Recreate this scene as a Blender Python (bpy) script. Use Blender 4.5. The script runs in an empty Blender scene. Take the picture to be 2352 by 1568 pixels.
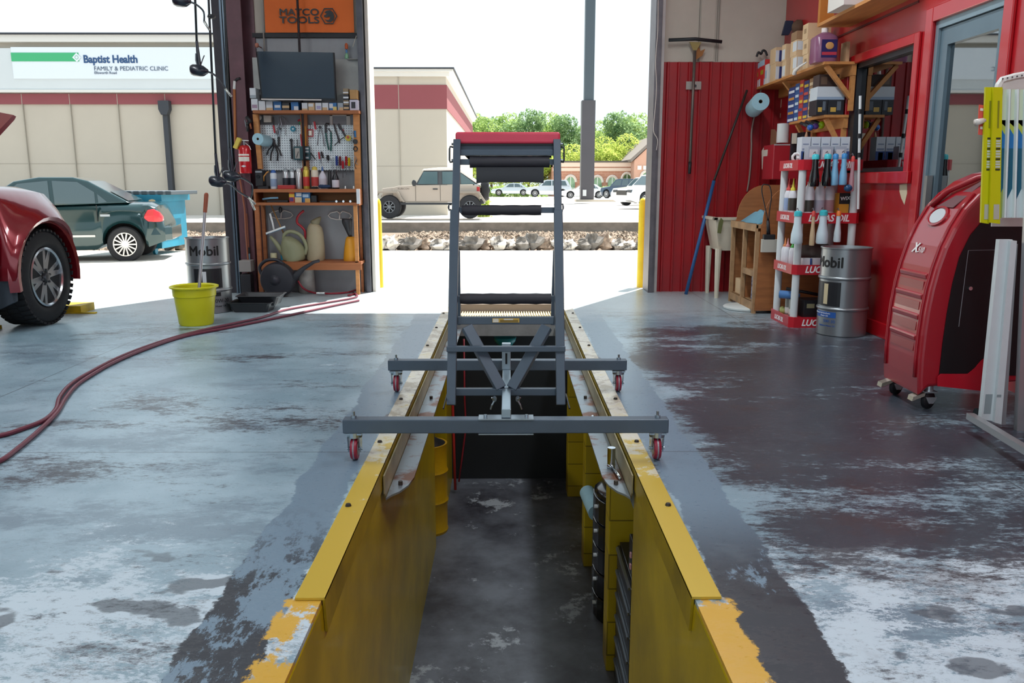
import bpy, math, random
from mathutils import Vector, Matrix
R = math.radians
random.seed(7)
# ---------------------------------------------------------------- camera
F, CX, CY, H = 1910.0, 1176.0, 784.0, 1.2
HZ, VX = 420.0, 1167.0
PITCH = math.atan((CY - HZ) / F)
YAW = math.atan((CX - VX) / F * math.cos(PITCH))
cam_d = bpy.data.cameras.new('camera'); cam = bpy.data.objects.new('camera', cam_d)
bpy.context.scene.collection.objects.link(cam)
cam_d.sensor_width = 36; cam_d.lens = F / 2352 * 36; cam_d.clip_end = 600; cam_d.clip_start = 0.05
cam.location = (0, 0, H); cam.rotation_euler = (R(90) - PITCH, 0, -YAW)
bpy.context.scene.camera = cam
sc = bpy.context.scene
sc.view_settings.view_transform = 'Standard'; sc.view_settings.look = 'None'
sc.view_settings.gamma = 1; sc.view_settings.use_curve_mapping = False
sc.view_settings.exposure = 0.28
# ---------------------------------------------------------------- light
w = bpy.data.worlds.new('sky'); sc.world = w; w.use_nodes = True
bg = w.node_tree.nodes['Background']; bg.inputs['Color'].default_value = (0.80, 0.92, 1.0, 1); bg.inputs['Strength'].default_value = 1.05
sd = bpy.data.lights.new('sun', 'SUN'); so = bpy.data.objects.new('sun', sd); sc.collection.objects.link(so)
sd.energy = 11.0; sd.angle = R(0.6); sd.color = (1.0, 0.95, 0.87)
so.rotation_euler = Vector((0.50, 0.86, 1.68)).to_track_quat('Z', 'Y').to_euler()
def lamp_area(name, loc, sx, sy, e, col=(1, 1, 1), rot=(0, 0, 0)):
    d = bpy.data.lights.new(name, 'AREA'); o = bpy.data.objects.new(name, d); sc.collection.objects.link(o)
    d.shape = 'RECTANGLE'; d.size = sx; d.size_y = sy; d.energy = e; d.color = col; o.location = loc; o.rotation_euler = rot
# added unseen fill lamps high under the ceiling, and daylight from the open rear doors
for q in ((-3.8, 5.2), (-3.8, 1.0), (1.2, 5.6), (1.2, 1.4)):
    lamp_area('added_ceiling_fill', (q[0], q[1], 3.95), 0.3, 2.4, 62, (0.93, 0.97, 1.0))
# ---------------------------------------------------------------- projection helpers: where a measured point stands
_cp, _sp, _cy, _sy = math.cos(PITCH), math.sin(PITCH), math.cos(YAW), math.sin(YAW)
def ray(x, y):
    a = (x - CX) / F; b = -(y - CY) / F
    d = (a, _cp + b * _sp, -_sp + b * _cp)
    return (d[0] * _cy + d[1] * _sy, -d[0] * _sy + d[1] * _cy, d[2])
def G(x, y, z=0.0):
    d = ray(x, y); t = (z - H) / d[2]; return Vector((d[0] * t, d[1] * t, z))
def P(x, y, Y):
    d = ray(x, y); t = Y / d[1]; return Vector((d[0] * t, Y, H + d[2] * t))
def PX(x, y, X):
    d = ray(x, y); t = X / d[0]; return Vector((X, d[1] * t, H + d[2] * t))
# ---------------------------------------------------------------- materials
def lin(c):
    if isinstance(c, str):
        c = tuple(int(c[i:i + 2], 16) for i in (0, 2, 4))
    return tuple(((v / 255) / 12.92 if v / 255 <= .04045 else ((v / 255 + .055) / 1.055) ** 2.4) for v in c)
_mats = {}
def M(col, rough=0.5, metal=0.0, var=0.0, scale=8.0, bump=0.0, col2=None, trans=0.0, coat=0.0, emit=0.0, stretch=(1, 1, 1), thr=None, name=None, spec=None):
    key = (col, rough, metal, var, scale, bump, col2, trans, coat, emit, stretch, thr, spec)
    if key in _mats: return _mats[key]
    m = bpy.data.materials.new(name or ('surface_' + str(col))); m.use_nodes = True
    nt = m.node_tree; b = nt.nodes['Principled BSDF']
    c = lin(col); b.inputs['Base Color'].default_value = (*c, 1)
    b.inputs['Roughness'].default_value = rough; b.inputs['Metallic'].default_value = metal
    if spec is not None: b.inputs['Specular IOR Level'].default_value = spec
    if coat: b.inputs['Coat Weight'].default_value = coat; b.inputs['Coat Roughness'].default_value = 0.06
    if trans: b.inputs['Transmission Weight'].default_value = trans
    if emit: b.inputs['Emission Color'].default_value = (*c, 1); b.inputs['Emission Strength'].default_value = emit
    if var or bump or col2:
        tc = nt.nodes.new('ShaderNodeTexCoord'); mp = nt.nodes.new('ShaderNodeMapping')
        mp.inputs['Scale'].default_value = stretch
        nz = nt.nodes.new('ShaderNodeTexNoise'); nz.inputs['Scale'].default_value = scale; nz.inputs['Detail'].default_value = 6; nz.inputs['Roughness'].default_value = 0.62
        nt.links.new(tc.outputs['Object'], mp.inputs['Vector']); nt.links.new(mp.outputs[0], nz.inputs['Vector'])
        if var or col2:
            rp = nt.nodes.new('ShaderNodeValToRGB')
            lo, hi = thr or (0.35, 0.65)
            rp.color_ramp.elements[0].position = lo; rp.color_ramp.elements[1].position = hi
            c2 = lin(col2) if col2 else tuple(v * (1 - var) for v in c)
            rp.color_ramp.elements[0].color = (*c2, 1); rp.color_ramp.elements[1].color = (*c, 1)
            nt.links.new(nz.outputs['Fac'], rp.inputs[0]); nt.links.new(rp.outputs[0], b.inputs['Base Color'])
        if bump:
            bp = nt.nodes.new('ShaderNodeBump'); bp.inputs['Strength'].default_value = bump; bp.inputs['Distance'].default_value = 0.01
            nt.links.new(nz.outputs['Fac'], bp.inputs['Height']); nt.links.new(bp.outputs[0], b.inputs['Normal'])
    _mats[key] = m
    return m
def glass(name, tint, refl, rough=0.02):
    m = bpy.data.materials.new(name); m.use_nodes = True; nt = m.node_tree; nt.nodes.clear()
    o = nt.nodes.new('ShaderNodeOutputMaterial'); mx = nt.nodes.new('ShaderNodeMixShader'); t = nt.nodes.new('ShaderNodeBsdfTransparent'); g = nt.nodes.new('ShaderNodeBsdfGlossy')
    t.inputs[0].default_value = (*lin(tint), 1); g.inputs['Roughness'].default_value = rough; g.inputs['Color'].default_value = (.9, .93, .95, 1)
    lw = nt.nodes.new('ShaderNodeLayerWeight'); lw.inputs[0].default_value = refl
    nt.links.new(lw.outputs['Fresnel'], mx.inputs[0]); nt.links.new(t.outputs[0], mx.inputs[1]); nt.links.new(g.outputs[0], mx.inputs[2]); nt.links.new(mx.outputs[0], o.inputs[0])
    return m
# ---------------------------------------------------------------- mesh helpers
WL = {}
def _basis(d):
    d = Vector(d).normalized(); u = Vector((0, 0, 1)) if abs(d.z) < .95 else Vector((0, 1, 0))
    x = d.cross(u).normalized(); y = x.cross(d).normalized(); return x, y, d
class MB:
    def __init__(s): s.v = []; s.f = []; s.mi = []; s.cur = 0; s.mats = []
    def use(s, m):
        if m not in s.mats: s.mats.append(m)
        s.cur = s.mats.index(m); return s
    def add(s, vs, fs):
        o = len(s.v); s.v += [Vector(q) for q in vs]; s.f += [tuple(i + o for i in f) for f in fs]; s.mi += [s.cur] * len(fs); return s
    def box(s, x0, y0, z0, x1, y1, z1):
        v = [(x, y, z) for z in (z0, z1) for y in (y0, y1) for x in (x0, x1)]
        return s.add(v, [(0, 2, 3, 1), (4, 5, 7, 6), (0, 1, 5, 4), (2, 6, 7, 3), (0, 4, 6, 2), (1, 3, 7, 5)])
    def obox(s, c, sx, sy, sz, rot=(0, 0, 0)):
        m = Matrix.Rotation(rot[2], 3, 'Z') @ Matrix.Rotation(rot[1], 3, 'Y') @ Matrix.Rotation(rot[0], 3, 'X'); c = Vector(c)
        v = [c + m @ Vector((x, y, z)) for z in (-sz / 2, sz / 2) for y in (-sy / 2, sy / 2) for x in (-sx / 2, sx / 2)]
        return s.add(v, [(0, 2, 3, 1), (4, 5, 7, 6), (0, 1, 5, 4), (2, 6, 7, 3), (0, 4, 6, 2), (1, 3, 7, 5)])
    def beam(s, p0, p1, w, h, side=None):
        p0 = Vector(p0); p1 = Vector(p1); x, y, d = _basis(p1 - p0)
        if side is not None:
            x = Vector(side); x = (x - d * x.dot(d)).normalized(); y = d.cross(x)
        v = [p + x * a * w / 2 + y * b * h / 2 for p in (p0, p1) for a, b in ((-1, -1), (1, -1), (1, 1), (-1, 1))]
        return s.add(v, [(3, 2, 1, 0), (4, 5, 6, 7), (0, 1, 5, 4), (1, 2, 6, 5), (2, 3, 7, 6), (3, 0, 4, 7)])
    def rings(s, rings, caps=True, closed=False):
        n = len(rings[0]); o = len(s.v); s.v += [Vector(q) for r in rings for q in r]; m = len(rings); k = 0
        for i in range(m if closed else m - 1):
            a = o + i * n; b = o + ((i + 1) % m) * n
            for j in range(n):
                s.f.append((a + j, a + (j + 1) % n, b + (j + 1) % n, b + j)); k += 1
        if caps and not closed:
            s.f.append(tuple(o + j for j in reversed(range(n)))); s.f.append(tuple(o + (m - 1) * n + j for j in range(n))); k += 2
        s.mi += [s.cur] * k; return s
    def cyl(s, p0, p1, r0, r1=None, n=16, caps=True):
        p0 = Vector(p0); p1 = Vector(p1); r1 = r0 if r1 is None else r1; x, y, d = _basis(p1 - p0)
        return s.rings([[p + (x * math.cos(t) + y * math.sin(t)) * r for t in (2 * math.pi * i / n for i in range(n))] for p, r in ((p0, r0), (p1, r1))], caps)
    def lathe(s, c, prof, ax=(0, 0, 1), n=24, sq=None, loop=False):
        c = Vector(c); x, y, d = _basis(ax)
        if tuple(ax) == (0, 0, 1): x, y = Vector((1, 0, 0)), Vector((0, 1, 0))
        rr = []
        for r, z in prof:
            ring = []
            for i in range(n):
                t = 2 * math.pi * i / n; ct, st = math.cos(t), math.sin(t)
                k = 1.0
                if sq: k = 1 / (abs(ct) ** sq + abs(st) ** sq) ** (1 / sq)
                ring.append(c + (x * ct + y * st) * max(r, 1e-5) * k + d * z)
            rr.append(ring)
        return s.rings(rr, not loop, loop)
    def tube(s, pts, r, n=8, closed=False, rr=None):
        pts = [Vector(p) for p in pts]; out = []; px = None; m = len(pts)
        for i, p in enumerate(pts):
            a = pts[i - 1] if (i > 0 or closed) else p; b = pts[(i + 1) % m] if (i < m - 1 or closed) else p
            d = (b - a).normalized()
            if px is None: px, y, d = _basis(d)
            px = (px - d * px.dot(d)).normalized(); y = d.cross(px); q = rr[i] if rr else r
            out.append([p + (px * math.cos(t) + y * math.sin(t)) * q for t in (2 * math.pi * k / n for k in range(n))])
        return s.rings(out, True, closed)
    def prism(s, pts, vec):
        vec = Vector(vec); pts = [Vector(p) for p in pts]; n = len(pts); v = pts + [p + vec for p in pts]
        nm = Vector((0, 0, 0))
        for i in range(n): nm += pts[i].cross(pts[(i + 1) % n])
        fs = [tuple(range(n)), tuple(reversed(range(n, 2 * n)))] + [(i, i + n, (i + 1) % n + n, (i + 1) % n) for i in range(n)]
        if nm.dot(vec) > 0: fs = [tuple(reversed(f)) for f in fs]
        return s.add(v, fs)
    def ell(s, c, rx, ry, rz, n=14, m=9, jit=0.0, seed=0):
        rnd = random.Random(seed); rr = []
        for i in range(1, m):
            ph = math.pi * i / m
            rr.append([Vector(c) + Vector((rx * math.sin(ph) * math.cos(t), ry * math.sin(ph) * math.sin(t), -rz * math.cos(ph))) * (1 + jit * (rnd.random() - .5)) - (Vector(c) * jit * 0) for t in (2 * math.pi * k / n for k in range(n))])
        if jit:
            rr = [[Vector(c) + (q - Vector(c)) * (1 + jit * (rnd.random() - .5)) for q in r] for r in rr]
        return s.rings(rr)
    def build(s, name, mat=None, parent=None, smooth=False, bevel=0.0, seg=2, auto=None):
        if mat is not None and not s.mats: s.mats = [mat]
        xs = [q.x for q in s.v]; ys = [q.y for q in s.v]; zs = [q.z for q in s.v]
        o = Vector(((min(xs) + max(xs)) / 2, (min(ys) + max(ys)) / 2, min(zs)))
        me = bpy.data.meshes.new(name); me.from_pydata([q - o for q in s.v], [], s.f)
        for m in s.mats: me.materials.append(m)
        me.polygons.foreach_set('material_index', s.mi)
        if smooth: me.polygons.foreach_set('use_smooth', [True] * len(s.f))
        me.update(); me.validate()
        ob = bpy.data.objects.new(name, me); sc.collection.objects.link(ob)
        if smooth and auto is not None: me.set_sharp_from_angle(angle=R(auto))
        if parent: ob.parent = parent; ob.location = o - WL[parent.name]
        else: ob.location = o
        WL[ob.name] = o
        if bevel:
            md = ob.modifiers.new('bevel', 'BEVEL'); md.width = bevel; md.segments = seg; md.limit_method = 'ANGLE'; md.angle_limit = R(40)
            md.harden_normals = False
        return ob
def tag(o, label=None, cat=None, group=None, kind=None):
    if label: o['label'] = label
    if cat: o['category'] = cat
    if group: o['group'] = group
    if kind: o['kind'] = kind
    return o
def thing(name, label, cat, loc=(0, 0, 0), group=None):
    o = bpy.data.objects.new(name, None); sc.collection.objects.link(o); o.location = loc; WL[o.name] = Vector(loc); o.empty_display_size = .1
    return tag(o, label, cat, group)
def struct(mb, name, mat=None, parent=None, **k):
    o = mb.build(name, mat, parent, **k)
    if not parent: o['kind'] = 'structure'
    return o
def one(mb, name, mat, label, cat, group=None, **k):
    return tag(mb.build(name, mat, None, **k), label, cat, group)
def ctree(o, loc=None, rotz=None, label=None, parent=None, scale=None, group=None):
    c = o.copy(); sc.collection.objects.link(c)
    if parent: c.parent = parent
    if loc is not None: c.location = loc
    if rotz is not None: c.rotation_euler = (0, 0, rotz)
    if scale is not None: c.scale = scale if hasattr(scale, '__len__') else (scale,) * 3
    if label: c['label'] = label
    if group: c['group'] = group
    for ch in list(o.children): ctree(ch, parent=c)
    return c
def text_mb(s, size, org, xd, yd, depth=0.002, mb=None, bold=0.0, shear=0.0, align='LEFT', sx=1.0, fit=None, fat=0.0):
    cu = bpy.data.curves.new('lettering', 'FONT'); cu.body = s; cu.size = size; cu.extrude = 0.5; cu.offset = bold; cu.shear = shear; cu.align_x = align; cu.resolution_u = 4
    ob = bpy.data.objects.new('lettering', cu); sc.collection.objects.link(ob)
    dg = bpy.context.evaluated_depsgraph_get(); me = bpy.data.meshes.new_from_object(ob.evaluated_get(dg))
    xd = Vector(xd).normalized(); yd = Vector(yd).normalized(); nd = xd.cross(yd); org = Vector(org)
    mb = mb or MB()
    if fit: sx = fit / max(v.co.x for v in me.vertices)
    for k, (ox, oy) in enumerate(((0, 0),) if not fat else ((-fat, 0), (fat, 0), (0, fat), (0, -fat))):
        mb.add([org + xd * (v.co.x * sx + ox) + yd * (v.co.y + oy) + nd * (depth + k * depth * .03 if v.co.z > 0 else 0.0) for v in me.vertices], [tuple(p.vertices) for p in me.polygons])
    bpy.data.objects.remove(ob); bpy.data.curves.remove(cu); bpy.data.meshes.remove(me)
    return mb
def pxpoly(pts, Y): return [P(x, y, Y) for x, y in pts]
# ================================================================ SETTING: shop floor, pit, walls
def node_floor():
    m = bpy.data.materials.new('painted_concrete_floor'); m.use_nodes = True; nt = m.node_tree; L = nt.links; b = nt.nodes['Principled BSDF']
    N = nt.nodes.new
    geo = N('ShaderNodeNewGeometry'); sp = N('ShaderNodeSeparateXYZ'); L.new(geo.outputs['Position'], sp.inputs[0])
    def noise(scale, sx=1, sy=1, det=8, rough=.65, off=(0, 0, 0), rz=0.0):
        mp = N('ShaderNodeMapping'); mp.inputs['Scale'].default_value = (sx, sy, 1); mp.inputs['Location'].default_value = off; mp.inputs['Rotation'].default_value = (0, 0, rz)
        L.new(geo.outputs['Position'], mp.inputs[0]); n = N('ShaderNodeTexNoise'); n.inputs['Scale'].default_value = scale; n.inputs['Detail'].default_value = det; n.inputs['Roughness'].default_value = rough
        L.new(mp.outputs[0], n.inputs['Vector']); return n.outputs['Fac']
    def math_(op, a, b_=None, c=None, clamp=False):
        n = N('ShaderNodeMath'); n.operation = op; n.use_clamp = clamp
        for i, q in enumerate((a, b_, c)):
            if q is None: continue
            if isinstance(q, (int, float)): n.inputs[i].default_value = q
            else: L.new(q, n.inputs[i])
        return n.outputs[0]
    def step(v, lo, hi, a=0.0, b2=1.0):
        n = N('ShaderNodeMapRange'); n.inputs['From Min'].default_value = lo; n.inputs['From Max'].default_value = hi; n.inputs['To Min'].default_value = a; n.inputs['To Max'].default_value = b2
        n.interpolation_type = 'SMOOTHSTEP'; L.new(v, n.inputs[0]); return n.outputs[0]
    def mix(f, c1, c2):
        n = N('ShaderNodeMix'); n.data_type = 'RGBA'; L.new(f, n.inputs[0])
        for i, q in ((6, c1), (7, c2)):
            if isinstance(q, tuple): n.inputs[i].default_value = (*q, 1)
            else: L.new(q, n.inputs[i])
        return n.outputs[2]
    X, Y = sp.outputs[0], sp.outputs[1]
    big = noise(.9, 1, 1, 4); st = noise(2.3, .8, 1.2, 14, .84, (3, 1, 0), .35); spk2 = noise(11, .7, 1.3, 10, .85, (4, 4, 0), -.35); st2 = noise(1.0, .6, 1.2, 12, .82, (9, 4, 0), -.3); fine = noise(30, .7, 1.5, 8, .85, (0, 0, 0), .3)
    base = mix(step(big, .35, .65), lin('7b96a4'), lin('9db6c3'))
    base = mix(math_('MULTIPLY', step(math_('ADD', st2, math_('MULTIPLY', math_('SUBTRACT', fine, .5), .25)), .50, .60), .6), base, lin('5f7282'))
    # bare worn patches, more of them where the cars stop (near) on both sides
    near = step(Y, 3.05, 2.15)
    nearR = math_('MULTIPLY', step(Y, 2.85, 2.25), step(X, .7, .9))
    wv = math_('ADD', st, math_('MULTIPLY', near, .15)); wv = math_('ADD', wv, math_('MULTIPLY', math_('SUBTRACT', fine, .5), .34))
    base = mix(step(wv, .60, .65), base, lin('bfd0da'))
    base = mix(math_('MULTIPLY', math_('MULTIPLY', step(spk2, .545, .60), step(wv, .57, .66)), .62), base, lin('6d7f8c'))
    base = mix(math_('MULTIPLY', math_('MULTIPLY', step(spk2, .60, .63), near), .6), base, lin('4c5358'))
    # oil-darkened traffic area right of the pit
    rx = math_('MULTIPLY', step(X, .72, 1.1), step(Y, 8.3, 6.0)); rn = math_('SUBTRACT', 1.0, nearR)
    dk = math_('ADD', noise(1.15, .55, 1.2, 12, .80, (1, 7, 0), .25), math_('MULTIPLY', math_('MULTIPLY', rx, rn), .155)); dk = math_('ADD', dk, math_('MULTIPLY', math_('SUBTRACT', fine, .5), .45))
    base = mix(math_('MULTIPLY', step(dk, .53, .63), .9), base, lin('2a2832'))
    brown = math_('MULTIPLY', step(noise(2.6, 1, 1, 6, .7, (5, 5, 5)), .5, .7), step(rx, .3, .9))
    base = mix(math_('MULTIPLY', brown, .45), base, lin('4a3a37'))
    # dark blotches
    bl = math_('MULTIPLY', step(math_('ADD', noise(2.6, 1.0, 1.5, 3, .55, (11, 2, 0), .3), math_('MULTIPLY', math_('SUBTRACT', spk2, .5), .12)), .60, .63), step(Y, 2.9, 2.4))
    base = mix(math_('MULTIPLY', bl, .75), base, lin('4d565e'))
    spk = math_('MULTIPLY', step(noise(9, 1, 1.6, 4, .6, (2, 12, 0)), .69, .71), step(Y, 5.5, 3.5))
    base = mix(math_('MULTIPLY', spk, .75), base, lin('434a50'))
    # freshly painted band along both edges of the pit
    ax = math_('ABSOLUTE', X); wob = math_('MULTIPLY', math_('SUBTRACT', noise(2.2, 1, 1, 9, .75), .5), .20)
    axw = math_('ADD', ax, wob)
    band = math_('MULTIPLY', step(axw, .625, .635), step(axw, .86, .85))
    chn = noise(3.2, 1.6, .7, 12, .8, (7, 7, 0)); chips = step(math_('ADD', chn, math_('ADD', math_('MULTIPLY', step(X, 0, .2), .08), math_('MULTIPLY', step(Y, 2.6, 1.9), .06))), .50, .53); nb = step(Y, 3.1, 2.3)
    bandc = mix(math_('MULTIPLY', chips, nb), lin('70889a'), lin('30353d'))
    base = mix(band, base, bandc)
    base = mix(math_('MULTIPLY', step(math_('ADD', Y, math_('MULTIPLY', math_('SUBTRACT', st, .5), 2.5)), 7.0, 8.2), .6), base, lin('c2cacc'))  # paler towards the doors: the sunlit glare there is put into the colour
    # yellow painted edge where the steel angle stops
    ye = math_('MULTIPLY', step(axw, .655, .645), step(Y, 2.27, 2.25)); worn = step(noise(4, 1, .7, 8, .7, (3, 3, 3)), .43, .47)
    base = mix(math_('MULTIPLY', ye, math_('MULTIPLY', worn, 1.0)), base, lin('d0a43a'))
    # saw-cut joints
    for (src, at_) in ((Y, 3.62), (Y, 7.3), (X, -2.9), (X, 2.05)):
        j = math_('COMPARE', src, at_, .004)
        base = mix(math_('MULTIPLY', j, .6), base, lin('3a4046'))
    L.new(base, b.inputs['Base Color'])
    r = math_('ADD', step(wv, .60, .68, .20, .48), math_('MULTIPLY', fine, .18)); L.new(r, b.inputs['Roughness'])
    bp = N('ShaderNodeBump'); bp.inputs['Strength'].default_value = .25; bp.inputs['Distance'].default_value = .004; L.new(math_('ADD', wv, math_('MULTIPLY', big, 1.0)), bp.inputs['Height']); L.new(bp.outputs[0], b.inputs['Normal'])
    return m
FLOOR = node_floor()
PW, PE = .548, 7.45           # half width of the pit mouth, far end of the pit
mb = MB()
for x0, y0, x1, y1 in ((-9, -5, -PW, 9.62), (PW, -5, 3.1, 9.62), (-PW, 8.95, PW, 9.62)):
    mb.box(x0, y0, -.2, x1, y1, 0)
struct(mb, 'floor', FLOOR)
YEL = M('c2a80c', .38, 0, .32, 3.0, .18, coat=.15)
YEL2 = M('b59a10', .42, 0, .45, 5.0, .3)
mb = MB(); mb.box(-.82, -3, -1.7, -.546, 5.9, -.012)
mb.box(-1.2, 5.75, -1.7, -.82, 5.9, -.2)
mb.box(-.95, 5.9, -1.7, -.78, 8.9, -.2)
mb.box(-.78, 6.75, -1.7, -.52, 7.35, -.2)
struct(mb, 'wall_left_of_pit', YEL, bevel=.008)
mb = MB(); mb.box(.545, -3, -1.7, .82, 3.42, -.012); mb.box(.95, 3.42, -1.7, 1.1, 7.5, -.2)
struct(mb, 'wall_right_of_pit', YEL, bevel=.008)
def blocks():
    m = bpy.data.materials.new('yellow_painted_blocks'); m.use_nodes = True; nt = m.node_tree; b = nt.nodes['Principled BSDF']
    tc = nt.nodes.new('ShaderNodeNewGeometry'); sp = nt.nodes.new('ShaderNodeSeparateXYZ'); cb = nt.nodes.new('ShaderNodeCombineXYZ')
    nt.links.new(tc.outputs['Position'], sp.inputs[0]); ad = nt.nodes.new('ShaderNodeMath'); ad.operation = 'ADD'; nt.links.new(sp.outputs[0], ad.inputs[0]); nt.links.new(sp.outputs[1], ad.inputs[1])
    nt.links.new(ad.outputs[0], cb.inputs[0]); nt.links.new(sp.outputs[2], cb.inputs[1])
    br = nt.nodes.new('ShaderNodeTexBrick'); br.inputs['Scale'].default_value = 1; br.inputs['Brick Width'].default_value = .4; br.inputs['Row Height'].default_value = .2; br.inputs['Mortar Size'].default_value = .004
    br.inputs['Color1'].default_value = (*lin('b8a010'), 1); br.inputs['Color2'].default_value = (*lin('ab9210'), 1); br.inputs['Mortar'].default_value = (*lin('6e5d0a'), 1)
    nt.links.new(cb.outputs[0], br.inputs[0]); nt.links.new(br.outputs[0], b.inputs['Base Color']); b.inputs['Roughness'].default_value = .42; return m
BLK = blocks()
for k, (y, x, t) in enumerate(((4.25, .548, .17), (5.55, .537, .17), (6.9, .517, .2))):
    mb = MB(); mb.box(x, y, -1.5, .95, y + t, -.14); struct(mb, 'wall_pit_pier_%d' % (k + 1), BLK, bevel=.006)
def pitfloor():
    m = M('6d727c', .38, 0, .5, 2.2, .15, col2='33323a', name='pit_floor'); nt = m.node_tree; b = nt.nodes['Principled BSDF']
    n = nt.nodes.new('ShaderNodeTexNoise'); n.inputs['Scale'].default_value = 3.0; n.inputs['Detail'].default_value = 9; n.inputs['Roughness'].default_value = .75
    g = nt.nodes.new('ShaderNodeNewGeometry'); nt.links.new(g.outputs['Position'], n.inputs['Vector'])
    r = nt.nodes.new('ShaderNodeValToRGB'); r.color_ramp.elements[0].position = .58; r.color_ramp.elements[1].position = .63
    nt.links.new(n.outputs['Fac'], r.inputs[0]); mx = nt.nodes.new('ShaderNodeMix'); mx.data_type = 'RGBA'
    src = b.inputs['Base Color'].links[0].from_socket; nt.links.new(src, mx.inputs[6]); mx.inputs[7].default_value = (*lin('a3aab2'), 1); nt.links.new(r.outputs[0], mx.inputs[0]); nt.links.new(mx.outputs[2], b.inputs['Base Color'])
    return m
mb = MB(); mb.box(-1.3, -3, -1.62, 1.2, 8.9, -1.5); struct(mb, 'floor_of_pit', pitfloor())
# far end of the pit: black panel, dark back wall, lintel and grating
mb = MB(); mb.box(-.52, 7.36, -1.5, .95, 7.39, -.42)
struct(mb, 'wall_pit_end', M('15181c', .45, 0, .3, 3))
mb = MB(); mb.box(-.95, 8.8, -1.5, .95, 8.95, -.2); struct(mb, 'wall_pit_back', M('2a2c30', .7))
CONC = M('8b8d8c', .8, 0, .25, 6, .2)
mb = MB(); mb.box(-.54, 7.62, -.2, .54, 7.8, -.05); mb.box(-.54, 7.8, -.14, .54, 8.95, -.055); struct(mb, 'trim_pit_lintel', CONC)
t = thing('stair_grating', 'pale serrated steel tread plate across the far end of the pit', 'grating', (0, 7.75, -.05))
mb = MB(); mb.box(-.47, 7.62, -.049, .47, 7.95, -.03)
for i in range(40): mb.box(-.465 + i * .0235, 7.62, -.03, -.465 + i * .0235 + .011, 7.95, -.015)
mb.build('tread', M('cdbf9a', .5, .3, .3, 12), t)
mb = MB(); mb.box(-.50, 7.951, -.05, .50, 8.0, .05); mb.build('riser', M('8d8074', .6, .1), t)
# steel edge angles, upright webs and inner ledges of the pit, left and right
STEEL = M('8e9aa0', .36, .65, .35, 6, .1, col2='9c8f70'); RUST = M('9aa6ae', .40, .55, .3, 5, .25, col2='7d4e36', thr=(.40, .50)); WORN = M('b0a37c', .45, .2, .4, 4, .1, col2='8d8768')
def flange():
    m = bpy.data.materials.new('worn_yellow_steel'); m.use_nodes = True; nt = m.node_tree; L = nt.links; b = nt.nodes['Principled BSDF']; N = nt.nodes.new
    g = N('ShaderNodeNewGeometry'); sp = N('ShaderNodeSeparateXYZ'); L.new(g.outputs['Position'], sp.inputs[0]); n = N('ShaderNodeTexNoise'); n.inputs['Scale'].default_value = 6; n.inputs['Detail'].default_value = 9; n.inputs['Roughness'].default_value = .75; L.new(g.outputs['Position'], n.inputs['Vector'])
    mr = N('ShaderNodeMapRange'); mr.inputs['From Min'].default_value = 2.6; mr.inputs['From Max'].default_value = 4.2; mr.inputs['To Min'].default_value = .32; mr.inputs['To Max'].default_value = -.02; L.new(sp.outputs[1], mr.inputs[0]); a = N('ShaderNodeMath'); a.operation = 'ADD'; L.new(n.outputs['Fac'], a.inputs[0]); L.new(mr.outputs[0], a.inputs[1])
    r = N('ShaderNodeValToRGB'); e = r.color_ramp.elements; e[0].position = .42; e[0].color = (*lin('a9a08c'), 1); e[1].position = .64; e[1].color = (*lin('c9ac3c'), 1); k = e.new(.5); k.color = (*lin('d6d4c8'), 1); k = e.new(.60); k.color = (*lin('cfc8a8'), 1); L.new(a.outputs[0], r.inputs[0]); L.new(r.outputs[0], b.inputs['Base Color']); b.inputs['Roughness'].default_value = .36; b.inputs['Metallic'].default_value = .15; return m
FLANGE = flange()
YST = M('b39a1e', .4, .1, .35, 4, .15, col2='8d7a22')
for s, nm in ((-1, 'left'), (1, 'right')):
    t = thing('edge_angle', 'worn steel angle lining the %s rim of the pit' % nm, 'steel edging', (s * .59, 2.25, .0005))
    mb = MB(); mb.box(min(s * .537, s * .625), 2.25, .0005, max(s * .537, s * .625), 8.95, .011); mb.build('top_flange', FLANGE, t, bevel=.002)
    mb = MB(); mb.prism([(s * .537, 2.25, .009), (s * .537, 8.95, .009), (s * .537, 8.95, -.07), (s * .537, 2.6, -.09), (s * .537, 2.27, -.11)], (s * .0075, 0, 0)); mb.build('drop_leg', YST, t)
    for i in range(7):
        y = 2.95 + i * .78; mb = MB(); mb.cyl((s * .60, y, .011), (s * .60, y, .02), .012, .009, 8); mb.build('bolt', M('3a3733', .5, .5), t, smooth=False)
    t = thing('inner_rail', 'rusty inner steel channel with rounded near end along the %s side of the pit' % nm, 'steel rail', (s * .5, 3.38, -.13))
    mb = MB(); pts = [(s * .522, 3.36, 0), (s * .522, 8.9, 0), (s * .43, 8.9, 0), (s * .43, 3.62, 0), (s * .445, 3.52, 0), (s * .475, 3.44, 0), (s * .505, 3.40, 0)]
    mb.prism([(x, y, -.12) for x, y, z in pts], (0, 0, -.009)); mb.build('ledge', RUST, t)
    mb = MB(); mb.prism([(s * .525, 3.36, -.02), (s * .525, 8.9, -.02), (s * .525, 8.9, -.14), (s * .525, 3.40, -.14), (s * .525, 3.36, -.10)], (s * .006, 0, 0)); mb.build('web', WORN, t)
    for i in range(2): mb = MB(); q = (s * .48, 3.52 + i * 1.5, -.12); mb.cyl(q, (q[0], q[1], -.102), .01, .01, 6); mb.build('bolt', M('4a4038', .5, .5), t)
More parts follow.
